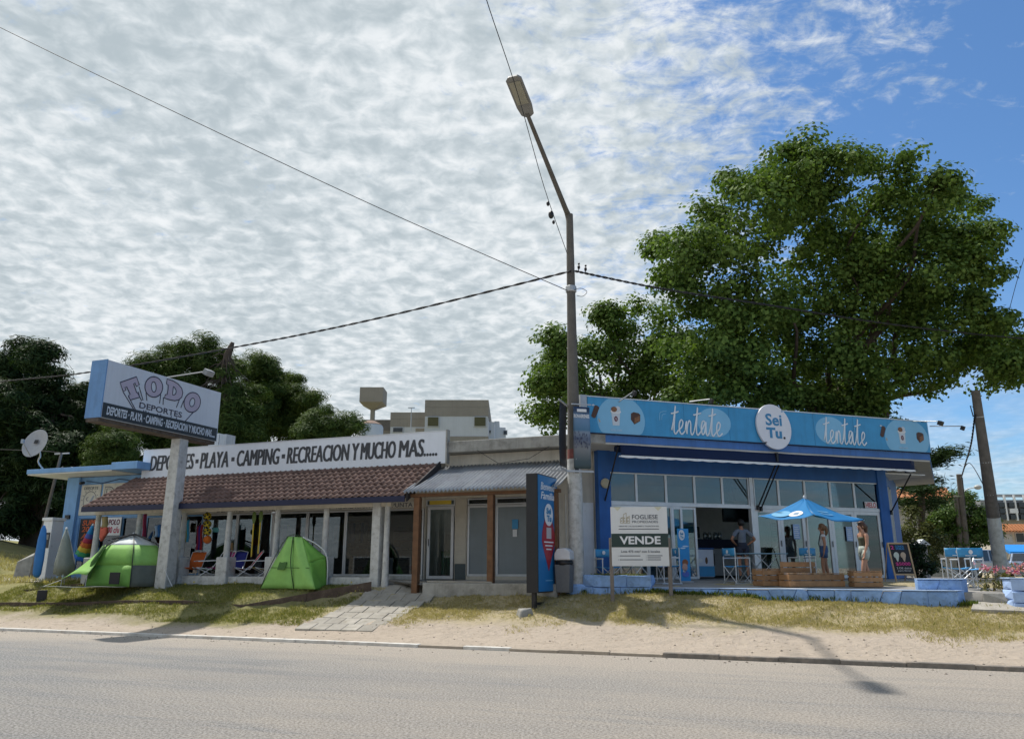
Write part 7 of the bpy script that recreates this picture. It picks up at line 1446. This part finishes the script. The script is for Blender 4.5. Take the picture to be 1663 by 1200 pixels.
# ------------------------------------------------------------------ cars
def car(label, loc, rz, paint, L=4.4, H=1.65, Wd=1.78, boxy=True):
    t = thing('parked_car', label, 'car', loc, rz); h = Wd/2
    prof = [(-L/2, .35), (-L/2-.02, .62), (-L/2+.08, .92), (-L/2+.95, 1.02), (-L/2+1.05, 1.03), (L/2-.25, 1.02), (L/2-.02, .9), (L/2, .55), (L/2-.05, .32)]
    b = MB(); n = len(prof); sec = ((-h, .90), (-h*.97, 1.), (h*.97, 1.), (h, .90))
    vs = []; 
    for y, k in ((-h, 0), (-h+.05, .03), (h-.05, .03), (h, 0)): vs += [(x*(1.0 if k else .99), y, z+(k if z > .8 else 0)) for x, z in prof]
    fs = [(j*n+i, j*n+(i+1) % n, (j+1)*n+(i+1) % n, (j+1)*n+i) for j in range(3) for i in range(n)]+[tuple(range(n-1, -1, -1)), tuple(range(3*n, 4*n))]
    b.add(vs, fs).build('body', paint, t, bevel=.05, seg=3)
    r0, r1, g0_, g1_ = -L/2+1.55, L/2-.55, -L/2+.85, L/2-.12; hh = h-.06; ht_ = h-.22
    cab = MB().add([(g0_, -hh, 1.02), (g1_, -hh, 1.02), (g1_, hh, 1.02), (g0_, hh, 1.02), (r0, -ht_, H), (r1, -ht_, H), (r1, ht_, H), (r0, ht_, H)], [(0, 3, 2, 1), (4, 5, 6, 7), (0, 1, 5, 4), (1, 2, 6, 5), (2, 3, 7, 6), (3, 0, 4, 7)]).build('cabin', paint, t, bevel=.05, seg=3)
    def q4(name, P, push):
        c = sum((Vector(p) for p in P), Vector())/4; P = [c+(Vector(p)-c)*.86+Vector(push) for p in P]; MB().add(P, [(0, 1, 2, 3)]).build(name, M('car_glass', (.018, .022, .028), .12, .1, spec=.7), cab, solid=.01)
    q4('windscreen', [(g0_, -hh, 1.02), (g0_, hh, 1.02), (r0, ht_, H), (r0, -ht_, H)], (-.02, 0, .015)); q4('rear_window', [(g1_, -hh, 1.02), (g1_, hh, 1.02), (r1, ht_, H), (r1, -ht_, H)], (.02, 0, .01))
    for s in (-1, 1):
        xm = (g0_+g1_)/2; xr = (r0+r1)/2
        for (a, b_, c, d) in ((g0_, xm, xr, r0), (xm, g1_, r1, xr)): q4('side_window', [(a, s*hh, 1.02), (b_, s*hh, 1.02), (c, s*ht_, H), (d, s*ht_, H)], (0, s*.02, .01))
        for x in (-L/2+.8, L/2-.8):
            w = MB().lathe([(.2, -.1), (.33, -.1), (.34, .0), (.33, .1), (.2, .1)], (0, 0, 0), 18).build('wheel', rubber, t, smooth='auto'); w.location = (x, s*(h-.08), .33); w.rotation_euler = (R_(90), 0, 0); MB().lathe([(.02, -.105), (.2, -.105), (.2, .105), (.02, .105)], (0, 0, 0), 12).build('rim', steel, w)
        MB().obox((-L/2+.03, s*(h-.25), .75), (.08, .34, .15)).build('headlight', M('lamp_glass', (.5, .52, .54), .15), t, bevel=.02); MB().obox((L/2-.03, s*(h-.2), .8), (.06, .2, .2)).build('tail_light', red, t, bevel=.02)
        MB().obox((g0_+.35, s*(h+.08), 1.05), (.1, .16, .11)).build('mirror', paint, t, bevel=.02)
    MB().box(-L/2-.03, -L/2+.05, -.6, .6, .45, .6).build('grille', black, t); MB().box(-L/2-.045, -L/2-.032, -.25, .25, .36, .46).build('number_plate', paper, t)
    return t
def cl(px_, T): p = at(px_, 930, T); p.z = gz(p.x, p.y)+.03; return p
car('silver van parked on the side street behind director chairs', cl(1585, 50), R_(25), M('silver_paint', (.42, .42, .44), .3, .05, metal=.4, coat=.4), 4.3, 1.78); car('dark grey car parked left of silver van', cl(1528, 58), R_(20), M('grey_paint', (.09, .09, .095), .3, .05, metal=.3, coat=.4), 4.2, 1.5); car('pale blue car at the right edge of the street', cl(1668, 46), R_(60), M('pale_blue_paint', (.30, .36, .46), .3, .05, metal=.3, coat=.4), 4.2, 1.5)
# across the road, behind the camera: what the shop windows mirror
def opposite(label, u0, u1, v, h, mat, sign=None):
    t = thing('opposite_house', label, 'house', KF.w(u0, v), KF.a); W = u1-u0
    MB().box(0, W, -7, 0, -.2, h).build('wall', mat, t); MB().box(-.3, W+.3, -7.2, .35, h, h+.25).build('roof_slab', concrete, t)
    x = 1.2
    while x < W-2.2:
        f = MB().box(x, x+1.5, .0, .06, .9, 2.3).build('window', alu, t); MB().box(x+.08, x+1.42, .062, .07, .98, 2.22).build('pane', dkg, f); x += 3.1
    MB().box(W*.5-.5, W*.5+.5, .0, .07, 0, 2.1).build('door', wood, t)
opposite('long beige house across the road mirrored in shop windows', -26, -6, -23, 5.4, beige); opposite('cream house across the road mirrored in ice cream shop', -2, 22, -24, 6.2, cream)
car('white hatchback across the road mirrored in the glass doors', KF.w(7.5, -16.6), KF.a, M('white_car_paint', (.60, .61, .62), .3, .04, coat=.4), 4.0, 1.5); car('white sedan across the road mirrored in sports shop windows', KF.w(-9, -16.8), KF.a, M('white_car_paint', (.60, .61, .62)), 4.3, 1.45)
# yellow flowers scattered in the lawn
c_ = []
while len(c_) < 90:
    p = KF.w(random.uniform(-13, -4.5), random.uniform(3.4, 5.4))
    if not in_path(p.x, p.y): c_.append((p.x, p.y, gzl(p.x, p.y)+random.uniform(.06, .14)))
c_ = np.repeat(np.array(c_), 3, 0); o = leaf_object('lawn_flowers', c_, unit(len(c_)), .05, .9, leafmat('yellow_petal', (.60, .48, .05), (.70, .62, .30), .2), None); tag(o, 'tiny yellow flowers dotted through the green lawn', 'flowers', kind='stuff')

# pebbles and clods on the sand and along the road edge
b = MB()
for _ in range(520):
    u, v = random.uniform(-16, 10), random.choice((random.uniform(-.9, -.2), random.uniform(.05, 2.4), random.uniform(.05, 2.0)))
    p = KF.w(u, v); z = gzl(p.x, p.y, u, v) if v > 0 else 0.; r = random.uniform(.008, .03)**1.0; k = [random.uniform(.6, 1.3) for _ in range(6)]
    b.add([(p.x+r*k[0], p.y, z), (p.x, p.y+r*k[1], z), (p.x-r*k[2], p.y, z), (p.x, p.y-r*k[3], z), (p.x, p.y, z+r*.8*k[4]), (p.x, p.y, z-r*.3)], [(0, 1, 4), (1, 2, 4), (2, 3, 4), (3, 0, 4), (1, 0, 5), (2, 1, 5), (3, 2, 5), (0, 3, 5)])
tag(b.build('pebbles', M('pebble', (.22, .19, .155), .95, .4, 3), None, smooth='loose'), 'small pebbles and clods scattered over the roadside sand', 'pebbles', kind='stuff')
